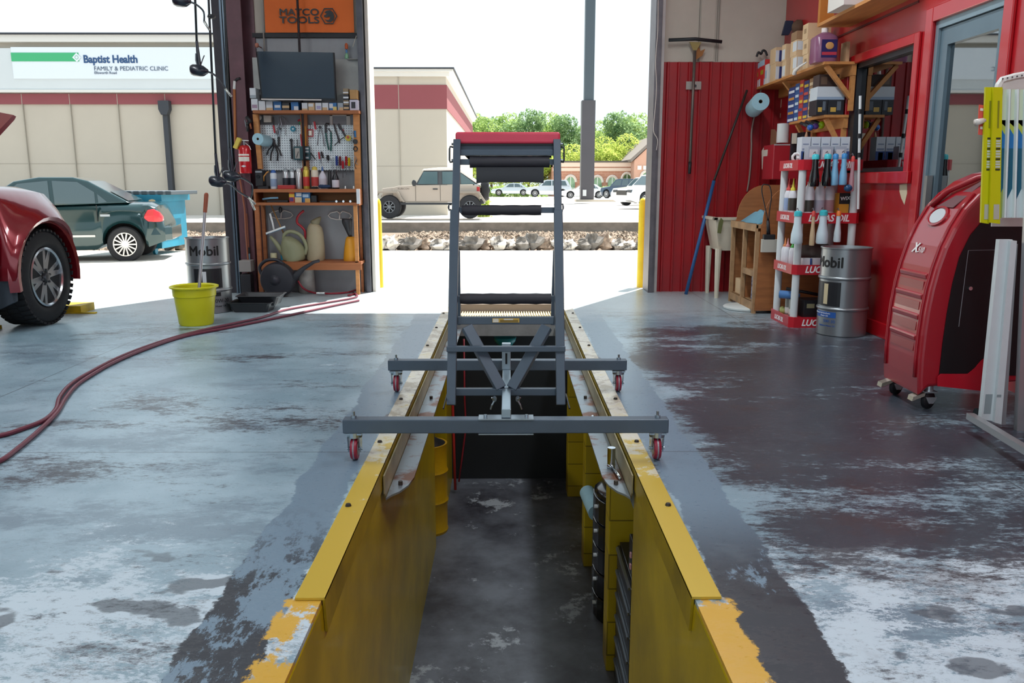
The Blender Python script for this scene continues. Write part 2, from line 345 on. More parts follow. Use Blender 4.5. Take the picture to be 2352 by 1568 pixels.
# ---------------------------------------------------------------- walls of the shop
BEIGE = M('c6bdb0', .75, 0, .12, 2, .05); GREYM = M('96989c', .55, .2, .15, 3, .05, stretch=(1, 1, .3)); JAMB = M('3b3840', .55, .2, .35, 4, .1); WHT = M('e4ddd2', .6)
MAROON = M('66414a', .5, .1, .3, 5, .1)
mb = MB(); mb.box(-3.05, 9.36, 0, -1.52, 9.56, 2.72); struct(mb, 'wall_front_pillar', GREYM)
mb = MB(); mb.box(-3.05, 9.36, 2.725, -1.52, 9.56, 4.3); struct(mb, 'wall_front_pillar_upper', BEIGE)
mb = MB(); mb.box(-1.52, 9.30, 0, -1.485, 9.60, 4.3); struct(mb, 'trim_jamb_right_of_pillar', WHT)
mb = MB(); mb.box(-1.575, 9.22, 0, -1.53, 9.355, 4.3); mb.box(-1.60, 9.27, 0, -1.58, 9.355, 4.3); struct(mb, 'trim_track_right_of_pillar', M('5f5f66', .4, .6, .3, 6))
mb = MB(); mb.box(-3.10, 9.20, 0, -3.05, 9.56, 4.3); mb.box(-3.05, 9.2, 0, -2.99, 9.23, 4.3); struct(mb, 'trim_jamb_left_of_pillar', JAMB)
mb = MB(); mb.box(-3.005, 9.16, 0.0, -2.985, 9.19, 4.3); mb.box(-2.975, 9.16, 0, -2.96, 9.19, 4.3); struct(mb, 'trim_track_left_of_pillar', M('5d6b78', .35, .6))
mb = MB(); mb.box(-2.935, 9.16, 0, -2.78, 9.18, 4.3); mb.box(-2.935, 9.34, 0, -2.70, 9.358, 4.3); mb.box(-2.86, 9.18, 0, -2.845, 9.34, 4.3); struct(mb, 'trim_maroon_column', MAROON)
# right part of the front wall: ribbed red sheet below, beige board above
mb = MB(); mb.box(1.66, 9.3, 0, 3.1, 9.5, 2.47)
RED = M('a5121c', .36, 0, .22, 3, .06, coat=.2, spec=.6); REDD = M('8f0d18', .4, 0, .3, 2.5, .08)
for i in range(11):
    x = 1.72 + i * .115
    mb.prism([(x - .022, 9.3, 0), (x - .012, 9.278, 0), (x + .004, 9.278, 0), (x + .012, 9.3, 0)], (0, 0, 2.47))
struct(mb, 'wall_front_right', M('a0141c', .42, 0, .2, 2.5, .05, col2='8d1a22'))
mb = MB(); mb.box(1.66, 9.31, 2.473, 3.1, 9.5, 4.3); struct(mb, 'wall_front_right_upper', BEIGE)
mb = MB()
for x in (2.03, 2.22, 2.24): mb.box(x, 9.300, 2.48, x + .008, 9.309, 4.3)
struct(mb, 'trim_panel_seams', M('8d867c', .7))
mb = MB(); mb.box(2.05, 9.295, 2.475, 2.20, 9.309, 4.3); struct(mb, 'trim_wall_batten', BEIGE)
mb = MB(); mb.box(1.555, 9.2, 0, 1.60, 9.56, 4.3); mb.box(1.60, 9.22, 0, 1.625, 9.5, 4.3); struct(mb, 'trim_jamb_right_door', M('6d6a70', .45, .4, .3, 5))
mb = MB(); mb.box(1.63, 9.24, 0, 1.66, 9.5, 4.3); struct(mb, 'trim_jamb_red_wall', M('b8b2b0', .5, .2, .2, 5))
mb = MB(); mb.box(-9.2, 9.3, 3.62, 3.1, 9.56, 4.5); struct(mb, 'wall_front_header', BEIGE)
mb = MB(); mb.box(-9.2, 9.3, 0, -7.2, 9.56, 4.3); struct(mb, 'wall_front_left', BEIGE)
mb = MB(); mb.box(-9.2, -5.2, 0, -9.0, 9.3, 4.3); struct(mb, 'wall_left', M('9d9890', .8))
mb = MB(); mb.box(-9.2, -5.2, 4.3, 6.2, 9.6, 4.45); struct(mb, 'ceiling', M('b9bcbd', .8))
# right wall (office front) with window and door openings
WY = (6.28, 7.45); WZ = (1.285, 2.19); DY = (5.18, 6.03); DZ = 2.29
mb = MB()
mb.box(2.95, WY[1], 0, 3.1, 9.3, 4.3); mb.box(2.95, WY[0], 0, 3.1, WY[1], WZ[0]); mb.box(2.95, WY[0], WZ[1], 3.1, WY[1], 4.3)
mb.box(2.95, DY[1], 0, 3.1, WY[0], 4.3); mb.box(2.95, DY[0], DZ, 3.1, DY[1], 4.3); mb.box(2.95, -5, 0, 3.1, DY[0], 4.3)
struct(mb, 'wall_right', M('b0131f', .3, 0, .16, 1.2, .06, coat=.25, spec=.6))
mb = MB()
for a, b_ in ((WY[0] - .07, WY[0]), (WY[1], WY[1] + .07)): mb.box(2.925, a, WZ[0] - .07, 2.949, b_, WZ[1] + .07)
mb.box(2.925, WY[0], WZ[1], 2.949, WY[1], WZ[1] + .07); mb.box(2.915, WY[0] - .1, WZ[0] - .09, 2.949, WY[1] + .1, WZ[0])
for a, b_ in ((DY[0] - .1, DY[0]), (DY[1], DY[1] + .1)): mb.box(2.925, a, 0, 2.949, b_, DZ + .1)
mb.box(2.925, DY[0], DZ, 2.949, DY[1], DZ + .1)
mb.box(2.93, WY[1] + .1, 0, 2.949, 9.3, .12); mb.box(2.93, DY[1] + .12, 0, 2.949, WY[1], .12)
struct(mb, 'trim_red_casings', M('bb1420', .28, 0, .1, 3, .0, coat=.4), bevel=.006)
PUT = M('d0c0a4', .8)
for nm, pts in (('trim_bare_patch', ((2066, 424), (2083, 422), (2083, 445), (2077, 470), (2070, 455), (2066, 440))), ('trim_bare_patch_upper', ((1790, 229), (1795, 228), (1794, 246), (1789, 250))), ('trim_bare_patch_lower', ((1788, 262), (1793, 260), (1792, 270), (1787, 272)))):
    mb = MB(); mb.prism([PX(x, y, 2.948) for x, y in pts], (.004, 0, 0)); struct(mb, nm, PUT)
mb = MB(); mb.box(2.94, 6.3, 2.47, 2.949, 9.3, 2.485); struct(mb, 'trim_wall_seam', M('5a0c14', .5))
# office behind
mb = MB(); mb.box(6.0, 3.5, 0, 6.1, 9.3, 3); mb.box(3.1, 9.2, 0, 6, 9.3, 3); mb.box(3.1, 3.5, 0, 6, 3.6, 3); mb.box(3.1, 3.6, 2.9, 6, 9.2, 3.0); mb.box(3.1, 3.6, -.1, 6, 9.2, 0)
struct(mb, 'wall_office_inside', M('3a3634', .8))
GL = glass('reflective_glass', '6b7478', .72)
ALU = M('8aa0ab', .35, .35, .1, 4); ALD = M('2b2c31', .4, .3)
w1 = thing('window_1', None, None, (3.0, 6.86, WZ[0])); w1['kind'] = 'structure'
mb = MB(); y0, y1 = WY; z0, z1 = WZ
for b_ in ((2.96, y0, z0, 3.04, y1, z0 + .035), (2.96, y0, z1 - .04, 3.04, y1, z1), (2.96, y0, z0, 3.04, y0 + .03, z1), (2.96, y1 - .12, z0, 3.04, y1, z1)): mb.box(*b_)
mb.build('window_frame', ALD, w1); mb = MB(); mb.box(3.0, y0 + .03, z0 + .035, 3.006, y1 - .12, z1 - .04); mb.build('pane', GL, w1)
d1 = thing('door_1', None, None, (3.0, 5.6, 0)); d1['kind'] = 'structure'
mb = MB(); y0, y1 = DY
for b_ in ((2.955, y0, DZ - .05, 3.05, y1, DZ), (2.955, y0, 0, 3.05, y0 + .04, DZ - .05), (2.955, y1 - .04, 0, 3.05, y1, DZ - .05)): mb.box(*b_)
mb.build('door_frame', ALU, d1)
mb = MB()
for b_ in ((2.975, y0 + .045, DZ - .17, 3.02, y1 - .045, DZ - .055), (2.975, y0 + .045, .02, 3.02, y1 - .045, .25), (2.975, y0 + .045, .25, 3.02, y0 + .11, DZ - .17), (2.975, y1 - .14, .25, 3.02, y1 - .045, DZ - .17)): mb.box(*b_)
lf = mb.build('door_leaf', M('6f8490', .35, .4, .1, 4), d1); mb = MB(); mb.box(3.0, y0 + .11, .25, 3.006, y1 - .14, DZ - .17); mb.build('pane', GL, d1)
mb = MB(); mb.box(2.93, y1 - .12, .9, 2.97, y1 - .08, 1.25); mb.build('door_handle', M('9a9c9c', .3, .8), d1)
# ================================================================ OUTSIDE GROUND
def gz(Y): return -.02 - .02 * (Y - 9.6)
mb = MB(); mb.prism([(-60, 9.62, -.01), (-60, 17.3, gz(17.3)), (-60, 17.3, -1), (-60, 9.62, -1)], (90, 0, 0)); struct(mb, 'ground_driveway', M('cfcbc2', .85, 0, .12, .8, .1))
mb = MB(); mb.prism([(-60, 17.3, gz(17.3) - .02), (-60, 28.3, gz(28.3) - .05), (-60, 28.3, -2), (-60, 17.3, -2)], (90, 0, 0)); struct(mb, 'ground_gravel_bed', M('8a7a69', .95, 0, .5, 14, .9, col2='4f463e'))
mb = MB(); mb.box(-60, 28.3, -2, 40, 28.62, -.11); struct(mb, 'trim_curb_wall', M('8d857c', .9, 0, .35, 2.2, .2, stretch=(1, 1, 1.5)))
mb = MB(); mb.prism([(-80, 28.62, -.125), (-80, 36, -.155), (-80, 150, -.75), (-80, 150, -3), (-80, 28.62, -3)], (190, 0, 0)); struct(mb, 'ground_parking_lot', M('d2cdc6', .85, 0, .08, .3, .05))
mb = MB(); mb.box(-250, 150, -3, 250, 420, -.7); struct(mb, 'ground_grass_far', M('6f8a45', .95, 0, .3, .2))
# ================================================================ OUTSIDE
STUC = M('bbb4a7', .85, 0, .05, .5, .03); BAND = M('8a4a50', .8, 0, .06, .5); CORN = M('d8d8d4', .7); DARK = M('3b3f46', .6, .3)
# right part of the clinic
b = thing('clinic_building', 'beige clinic building with wine red band and white cornice', 'building', (-14, 36, -.2))
Yb = 36.0; X1 = P(1026, 300, Yb).x; zt = P(1000, 157, Yb).z
Z = lambda y: P(1000, y, Yb).z
mb = MB(); mb.box(-9.5, Yb, -.4, X1, 62, zt - .25); mb.build('wall', STUC, b)
mb = MB(); mb.box(-9.52, Yb - .03, Z(250), X1 + .03, 62.03, Z(195)); mb.build('band', BAND, b)
mb = MB(); mb.box(-9.55, Yb - .15, Z(176), X1 + .15, 62.1, Z(162)); mb.box(-9.6, Yb - .3, Z(166), X1 + .3, 62.2, zt - .06); mb.build('cornice', CORN, b)
mb = MB(); mb.box(-9.6, Yb - .36, zt - .06, X1 + .36, 62.25, zt); mb.build('roof_edge', DARK, b)
mb = MB()
for px in (700, 808, 917): q = P(px, 300, Yb); mb.box(q.x, Yb - .034, -.2, q.x + .025, Yb - .001, Z(176))
for zz in (Z(250) - .02, Z(382)): mb.box(-9.5, Yb - .005, zz, X1, Yb - .001, zz + .025)
mb.build('panel_joints', M('a39d92', .9), b)
# left, taller part with the sign fascia
Zl = lambda y: P(260, y, Yb).z
XL = -34.0
mb = MB(); mb.box(XL, Yb + .1, -.4, -9.6, 60, Zl(78)); mb.build('wall', STUC, b)
mb = MB(); mb.box(XL, Yb + .02, Zl(239), -9.62, Yb + .15, Zl(215)); mb.build('band', BAND, b)
mb = MB(); mb.box(XL, Yb - .15, Zl(207), -9.7, Yb + .1, Zl(112)); mb.build('sign_fascia', M('cdd5d8', .6, 0, .04, .4), b)
mb = MB(); mb.box(XL, Yb - .25, Zl(98), -9.65, Yb + .1, Zl(82)); mb.box(XL, Yb - .2, Zl(213), -9.65, Yb + .1, Zl(207)); mb.build('cornice', CORN, b)
mb = MB(); mb.box(XL, Yb - .35, Zl(82), -9.6, Yb + .2, Zl(78)); mb.build('roof_edge', DARK, b)
mb = MB()
for px in range(-420, 520, 109): q = P(px + 40, 300, Yb); mb.box(q.x, Yb + .015, -.2, q.x + .025, Yb + .099, Zl(113) if px < 0 else Zl(215))
mb.box(XL, Yb + .09, Zl(376), -9.6, Yb + .099, Zl(375)); mb.build('panel_joints', M('a39d92', .9), b)
dp = thing('downspout', 'dark grey rain downspout with box head on the clinic wall', 'downspout', P(385, 500, 35.9))
mb = MB(); q = P(378, 240, 35.85); mb.box(q.x - .22, 35.7, q.z - .2, q.x + .22, 36.0, q.z + .15)
mb.prism([(q.x - .22, 35.7, q.z - .2), (q.x + .22, 35.7, q.z - .2), (q.x + .12, 35.7, q.z - .42), (q.x - .12, 35.7, q.z - .42)], (0, .3, 0)); mb.build('rain_head', DARK, dp)
mb = MB(); mb.box(q.x - .1, 35.8, -.3, q.x + .1, 36.05, q.z - .42); mb.build('pipe', DARK, dp)
# clinic sign banner
Ys = 35.8
s = thing('clinic_sign', 'white clinic sign banner with green bar on the taller building front', 'sign', P(200, 180, Ys))
a = P(24, 108, Ys); c = P(500, 181, Ys); mb = MB(); mb.box(a.x, Ys, c.z, c.x, Ys + .05, a.z); mb.build('banner', M('dce6ee', .6), s)
a = P(25, 121, Ys); c = P(182, 141, Ys); mb = MB(); mb.box(a.x, Ys - .02, c.z, c.x, Ys - .002, a.z); mb.build('green_bar', M('3fae77', .6), s)
q = P(179, 132, Ys); mb = MB(); mb.prism([(q.x - .22, Ys - .02, q.z), (q.x - .04, Ys - .02, q.z - .18), (q.x + .14, Ys - .02, q.z), (q.x - .04, Ys - .02, q.z + .18)], (0, -.01, 0))
mb.build('emblem_diamond', M('dce6ee', .6), s)
mb = MB(); mb.tube([(q.x - .04 + .07 * math.cos(t), Ys - .035, q.z + .07 * math.sin(t)) for t in [i * .785 for i in range(8)]], .012, 4, True); mb.build('emblem_ring', M('8fbfae', .6), s)
text_mb('Baptist Health', .42, P(192, 144, Ys) + Vector((0, -.01, 0)), (1, 0, 0), (0, 0, 1), .01, bold=.012, sx=.93).build('lettering', M('2a4f7d', .6), s)
text_mb('FAMILY & PEDIATRIC CLINIC', .24, P(216, 162, Ys) + Vector((0, -.01, 0)), (1, 0, 0), (0, 0, 1), .01).build('lettering', M('5a6a80', .6), s)
text_mb('Ellsworth Road', .15, P(217, 170, Ys) + Vector((0, -.01, 0)), (1, 0, 0), (0, 0, 1), .01).build('lettering', M('5a6a80', .6), s)
# ---------------------------------------------------------------- generic cars
TIRE = M('23252a', .8, 0, .2, 20, .1); RIM = M('b9bcc0', .3, .8)
CGL = glass('car_glass', '5f7a80', .6)
def wheel(parent, c, r, w, side, rim=RIM, spokes=10, rimr=.66, n=28):
    c = Vector(c); ax = Vector((0, side, 0))
    mb = MB(); mb.lathe(c, [(r * .62, -w / 2), (r * .9, -w / 2), (r, -w * .36), (r, w * .36), (r * .93, w / 2), (r * rimr, w / 2), (r * rimr, -w * .3)], ax, n)
    t = mb.build('tire', TIRE, parent, smooth=True, auto=50)
    mb = MB(); mb.lathe(c, [(0, 0), (r * rimr * .95, w * .02), (r * rimr * .95, w * .04), (0, w * .05)], ax, n); mb.build('brake_disc', M('26282c', .6, .3), parent)
    mb = MB(); mb.lathe(c, [(r * rimr * .98, w * .45), (r * rimr, w * .5), (r * rimr * .93, w * .5), (r * rimr * .9, w * .3), (r * rimr * .93, w * .1)], ax, n, loop=True)
    mb.cyl(c + ax * w * .05, c + ax * w * .5, r * .12, r * .1, 12)
    for i in range(spokes):
        a = 2 * math.pi * i / spokes; d = Vector((math.cos(a), 0, math.sin(a)))
        mb.beam(c + ax * w * .42 + d * r * .08, c + ax * w * .46 + d * r * rimr * .95, r * .075, w * .12, side=Vector((-math.sin(a), 0, math.cos(a))))
    mb.build('rim', rim, parent, smooth=True, auto=30)
def car(name, label, L=4.6, W=1.8, Ht=1.45, prof=None, gh=None, col='2c3a3c', wr=.33, wx=(.85, 3.6), spokes=10, rim=RIM, pillars=(), group=None, details=True, cat='car'):
    """side profile in (x from the nose, z); built at the origin, nose towards -X, both flanks modelled"""
    t = thing(name, label, cat, (0, 0, 0), group); PA = M(col, .18, .35, coat=.8, name='car_paint')
    # lower body lofted along its length; wheel arches raise the sill line
    belt = max(z for x, z in prof); tp = [q for q in prof]; mid = max(range(len(prof)), key=lambda i: prof[i][0]); up_ = prof[:mid + 1]
    def ztop(x):
        for (x0, z0), (x1, z1_) in zip(up_, up_[1:]):
            if x0 <= x <= x1: return z0 + (z1_ - z0) * (x - x0) / max(x1 - x0, 1e-6)
        return up_[-1][1] if x > up_[-1][0] else up_[0][1]
    def zbot(x):
        z = .22 + (.12 * max(0, (.35 - x) / .35) if x < .35 else 0) + (.14 * max(0, (x - L + .4) / .4) if x > L - .4 else 0); R_ = wr + .055
        for cx in wx:
            if abs(x - cx) < R_: z = max(z, wr + math.sqrt(R_ * R_ - (x - cx) ** 2))
        return z
    st_ = sorted(set([.02, .06, .12, .22, .4] + [L * i / 30 for i in range(1, 30)] + [L - .3, L - .16, L - .07, L - .02] + [cx + (wr + .055) * math.cos(k * math.pi / 12) for cx in wx for k in range(13)] + [x for x, z in up_ if x < L - .03]))
    rr = []
    for x in st_:
        e = max(0, 1 - x / .55) ** 2.2 + max(0, 1 - (L - x) / .45) ** 2.4; hw = W / 2 * (1 - .15 * min(e, 1)); zb = zbot(x); zt_ = max(ztop(x), zb + .05); d_ = zt_ - zb
        half = [(hw * .95, zb), (hw, zb + .12 * d_), (hw * 1.0, zb + .55 * d_), (hw * .97, zb + .80 * d_), (hw * .92, zt_ - .03), (hw * .84, zt_), (hw * .4, zt_ + .02)]
        rr.append([(x, -y, z) for y, z in half] + [(x, y, z) for y, z in reversed(half)])
    mb = MB(); mb.rings(rr); mb.build('body', PA, t, smooth=True, auto=38)
    for cx in wx: mb = MB(); mb.box(cx - wr - .04, -W / 2 + .24, .25, cx + wr + .04, W / 2 - .24, wr * 2 + .04); mb.build('wheel_well', M('111214', .9), t)
    # greenhouse: inset upward
    g = MB(); bot = gh[0]; top = gh[1]      # (x0,z0,x1,z1) belt line, roof line as point list
    ln = bot + list(reversed(top)); n = len(ln)
    def sidey(z): return W / 2 - .08 - (z - belt) / (Ht - belt) * .17
    r0 = [(x, -sidey(z), z) for x, z in ln]; r1 = [(x, sidey(z), z) for x, z in ln]
    g.rings([r0, r1]); g.build('cabin', PA, t, bevel=.03)
    for k, w_ in enumerate(pillars):
        for sd_ in (-1, 1):
            m2 = MB(); q = [(x, sd_ * (sidey(z) + .004), z) for x, z in w_]; m2.prism(q, (0, sd_ * .006, 0)); m2.build('side_window', M('3e5258', .08, 0, spec=1.0, name='side_glass'), t)
    # windscreen and rear glass lie on the sloping cabin ends
    for (i, j) in ((0, 0), (-1, -1)):
        a0 = Vector((bot[i][0], 0, bot[i][1])); a1 = Vector((top[j][0], 0, top[j][1])); d = a1 - a0; nrm = Vector((d.z, 0, -d.x)).normalized() * (-1 if i == 0 else 1)
        m2 = MB(); p0 = a0 + d * .12; p1 = a0 + d * .9
        m2.prism([p0 + Vector((0, -W / 2 + .2, 0)) + nrm * .008, p0 + Vector((0, W / 2 - .2, 0)) + nrm * .008, p1 + Vector((0, W / 2 - .3, 0)) + nrm * .008, p1 + Vector((0, -W / 2 + .3, 0)) + nrm * .008], nrm * .006)
        m2.build('windscreen' if i == 0 else 'rear_window', M('3e5258', .08, 0, spec=1.0, name='side_glass'), t)
    for x in wx:
        for sd_ in (-1, 1): wheel(t, (x, sd_ * (W / 2 - .12), wr), wr, .2, sd_, rim, spokes)
    return t
sed_prof = [(.02, .35), (.0, .58), (.15, .72), (1.2, .88), (1.5, .92), (3.75, .94), (4.62, .90), (4.72, .8), (4.75, .5), (4.7, .35)]
sed_gh = ([(1.35, .90), (4.05, .93)], [(2.05, 1.40), (2.5, 1.43), (3.1, 1.42), (3.45, 1.36)])
sed_win = ([(1.72, .97), (2.12, 1.33), (2.62, 1.36), (2.62, .97)], [(2.70, .97), (2.70, 1.36), (3.08, 1.35), (3.3, 1.28), (3.42, .97)], [(3.46, .97), (3.38, 1.2), (3.52, 1.1), (3.68, .97)])
g_prof = [(.02, .45), (.06, .62), (.2, .74), (1.2, .9), (1.5, .93), (3.65, .99), (4.15, .985), (4.27, .93), (4.35, .76), (4.40, .62), (4.42, .45)]
g_gh = ([(1.3, .92), (3.85, 1.0)], [(1.95, 1.36), (2.35, 1.43), (2.9, 1.43), (3.15, 1.37), (3.45, 1.21)])
g_win = ([(1.62, .98), (2.02, 1.32), (2.5, 1.37), (2.55, .98)], [(2.62, .99), (2.57, 1.37), (2.98, 1.35), (3.26, 1.18), (3.28, 1.0)], [(3.33, 1.0), (3.31, 1.15), (3.47, 1.02)])
c = car('sedan', 'dark green sedan parked outside the left bay behind the red truck', 4.42, 1.76, 1.44, g_prof, g_gh, '17383c', .305, (.9, 3.72), 14, M('e6e4e0', .3, .5), g_win, cat='car')
A_ = R(14); c.rotation_euler = (0, 0, A_); c.scale = (.94, 1, 1); _w = Vector((3.72 * .94, -.8, 0)); _q = P(292, 600, 14.3); c.location = (_q.x - (_w.x * math.cos(A_) - _w.y * math.sin(A_)), 14.3 - (_w.x * math.sin(A_) + _w.y * math.cos(A_)), gz(14.3) - .02)
mb = MB(); mb.rings([[(x, -hw, z0), (x, -hw - .004, (z0 + z1_) / 2), (x, -hw + .03, z1_), (x, -hw + .15, z1_), (x, -hw + .15, z0)] for x, hw, z0, z1_ in ((4.08, .874, .74, .80), (4.14, .872, .69, .88), (4.24, .862, .68, .90), (4.33, .84, .68, .84), (4.38, .80, .69, .76))])
tl = mb.build('tail_light', M('c8202c', .15, 0, coat=.5), c, bevel=.01); 
mb = MB(); mb.box(3.36, -.905, .78, 3.52, -.87, .815); mb.build('door_handle', M('c8ccce', .2, .8), c)
mb = MB(); mb.box(1.3, -.905, .44, 3.25, -.87, .475); mb.build('side_moulding', M('c9cccc', .25, .7), c)
mb = MB(); mb.rings([[(x, y_, z) for y_, z in ((-hw, .36), (-hw - .02, .46), (-hw - .01, .58), (hw + .01, .58), (hw + .02, .46), (hw, .36))] for x, hw in ((4.08, .85), (4.25, .83), (4.4, .74), (4.5, .6))]); mb.build('rear_bumper', M('17383c', .18, .35, coat=.8, name='car_paint'), c, bevel=.01)
for x in (2.585, 3.30):
    mb = MB(); mb.box(x, -.885, .3 if x < 3 else .7, x + .012, -.86, .97); mb.build('door_gap', M('0c1517', .6), c)
# far cars
sm = dict(L=4.75, W=1.8, Ht=1.43, prof=sed_prof, gh=sed_gh, wr=.34, wx=(.9, 3.72), pillars=sed_win)
def put(c, px, py, Y, z, rz=0, s=1.0):
    q = P(px, py, Y); c.location = (q.x, Y, z); c.rotation_euler = (0, 0, rz); c.scale = (s,) * 3
def lot(Y): return -.155 - (Y - 36) * .0052 if Y > 36 else -.14
c = car('sedan', 'white sedan parked behind the tall sign pole', col='e8edf0', **sm); Y = 84; put(c, 1288, 440, Y, lot(Y), 0, 1.0); c.location.z = P(1300, 455.5, Y).z
suv_prof = [(.05, .4), (.0, .75), (.15, .95), (1.1, 1.05), (1.4, 1.08), (4.5, 1.10), (4.6, .9), (4.62, .45)]
suv_gh = ([(1.25, 1.06), (4.45, 1.09)], [(1.85, 1.66), (2.3, 1.72), (4.0, 1.70), (4.2, 1.62)])
suv_win = ([(1.55, 1.14), (1.98, 1.6), (2.55, 1.63), (2.55, 1.14)], [(2.65, 1.14), (2.65, 1.63), (3.35, 1.63), (3.4, 1.14)], [(3.5, 1.14), (3.45, 1.62), (3.95, 1.6), (4.15, 1.14)])
su = dict(L=4.62, W=1.9, Ht=1.72, prof=suv_prof, gh=suv_gh, wr=.37, wx=(.9, 3.65), pillars=suv_win)
c = car('suv', 'silver sport utility vehicle beyond the left leg of the creeper, far in the lot', col='c3c9cf', **su); Y = 88; put(c, 1208, 440, Y, P(1230, 452, Y).z, 0, 1.02)
c = car('sedan', 'small blue grey car just right of the sign pole, furthest back', col='8fa3b5', **sm); Y = 92; put(c, 1400, 440, Y, P(1380, 452, Y).z, R(55), .9)
c = car('suv', 'dark blue sport utility vehicle right of the sign pole', col='33475c', **su); Y = 74; put(c, 1392, 440, Y, P(1400, 455, Y).z, R(-50), .97)
c = car('suv', 'larger white sport utility vehicle nose out beside the right door jamb', col='edf1f4', **su); Y = 46; put(c, 1428, 440, Y, P(1440, 474, Y).z, R(28), 1.02)
for y_ in (-.8, .5): mb = MB(); mb.box(.0, y_, .74, .16, y_ + .3, .88); mb.build('headlight', M('3b444c', .2), c)
mb = MB(); mb.box(-.03, -.45, .6, .1, .45, .85); mb.build('grille', M('2a2e33', .4), c)
c = car('suv', 'second white sport utility vehicle parked behind the larger one by the right jamb', col='e3e8ec', **su); Y = 56; put(c, 1418, 440, Y, P(1430, 466, Y).z, R(25), 1.0)
c = car('sedan', 'pale car far off between the off-road vehicle and the creeper pouch', col='b7c2c8', **sm); Y = 98; put(c, 1128, 440, Y, P(1180, 449, Y).z, 0, 1.0)
# ---------------------------------------------------------------- off-road vehicle (tan, soft top)
def jeep():
    t = thing('off_road_vehicle', 'tan four door off-road vehicle with pale soft top and spare wheel', 'car', (0, 0, 0))
    TAN = M('b3a89c', .35, .1, coat=.4); BLK_ = M('2f3338', .6)
    mb = MB(); mb.prism([(.75, -.78, .62), (.75, -.78, 1.16), (1.0, -.78, 1.22), (1.65, -.78, 1.25), (4.05, -.78, 1.25), (4.1, -.78, 1.2), (4.1, -.78, .7), (3.9, -.78, .62)], (0, 1.56, 0)); mb.prism([(.32, -.62, .7), (.32, -.62, 1.12), (.8, -.7, 1.17), (.8, -.7, .7)], (0, 1.24, 0)); mb.build('body', TAN, t, bevel=.03)
    mb = MB(); mb.prism([(1.62, -.72, 1.25), (1.95, -.68, 1.78), (2.05, -.68, 1.83), (3.3, -.68, 1.83), (4.08, -.72, 1.27)], (0, 1.42, 0)); mb.build('cab', M('4b5157', .6), t, bevel=.02)
    mb = MB(); mb.prism([(1.88, -.74, 1.78), (1.95, -.74, 1.84), (2.6, -.74, 1.90), (3.3, -.74, 1.88), (4.12, -.76, 1.30), (4.12, -.76, 1.22), (3.25, -.74, 1.79)], (0, 1.5, 0)); mb.build('soft_top', M('e4e2df', .8), t, bevel=.02)
    for q in ([(1.72, 1.28), (1.95, 1.74), (2.48, 1.74), (2.48, 1.28)], [(2.66, 1.28), (2.66, 1.74), (3.16, 1.74), (3.2, 1.28)], [(3.38, 1.28), (3.36, 1.7), (3.95, 1.28)]):
        mb = MB(); mb.prism([(x, -.735, z) for x, z in q], (0, -.012, 0)); mb.build('side_window', M('4c666c', .1, spec=.9), t)
    for x in (1.62, 2.57, 3.28): mb = MB(); mb.box(x, -.79, .66, x + .02, -.782, 1.25); mb.build('door_gap', M('6d665e', .7), t)
    for x in (2.3, 3.1): mb = MB(); mb.box(x, -.81, 1.08, x + .18, -.785, 1.12); mb.build('door_handle', BLK_, t)
    for cx in (.62, 3.72):
        mb = MB(); pts = [(cx - .58, .78), (cx - .42, 1.02), (cx + .35, 1.02), (cx + .62, .62)]
        inner = [(cx + .54, .62), (cx + .3, .95), (cx - .38, .95), (cx - .5, .78)]; mb.prism([(x, -.98, z) for x, z in pts + inner], (0, .24, 0)); mb.build('fender_flare', M('8d857b', .6), t); mb = MB(); mb.prism([(x, .76, z) for x, z in pts + inner], (0, .2, 0)); mb.build('fender_flare', M('8d857b', .6), t)
        for sd_ in (-1, 1): wheel(t, (cx, sd_ * .78, .44), .44, .30, sd_, M('6f767d', .5, .3), 8, .5)
    wheel(t, (4.28, 0, 1.05), .40, .26, 1, BLK_, 6, .5)
    t.children[-1].rotation_euler = t.children[-2].rotation_euler = (0, 0, R(-90))
    for k in (-1, -2): t.children[k].location = (4.28, 0, .66 + (.0 if k == -2 else .13))
    mb = MB(); mb.box(.05, -.75, .55, .3, .75, .72); mb.box(4.1, -.8, .55, 4.25, .8, .72); mb.build('bumper', BLK_, t)
    mb = MB(); mb.box(1.0, -.86, .52, 3.1, -.78, .60); mb.build('side_step', BLK_, t)
    mb = MB(); mb.ell((1.6, -.95, 1.32), .09, .05, .12); mb.build('mirror', BLK_, t)
    mb = MB(); mb.box(3.98, -.80, 1.0, 4.1, -.77, 1.18); mb.build('tail_light', M('b02a30', .3), t)
    text_mb('RUBICON', .1, (.95, -.782, 1.08), (1, 0, 0), (0, 0, 1), .004).build('lettering', M('6a635c', .6), t)
    return t
j = jeep(); Y = 31.6; q = P(866, 500, Y); j.location = (q.x, Y, P(900, 502, Y - .8).z); j.scale = (.95, .95, .97)
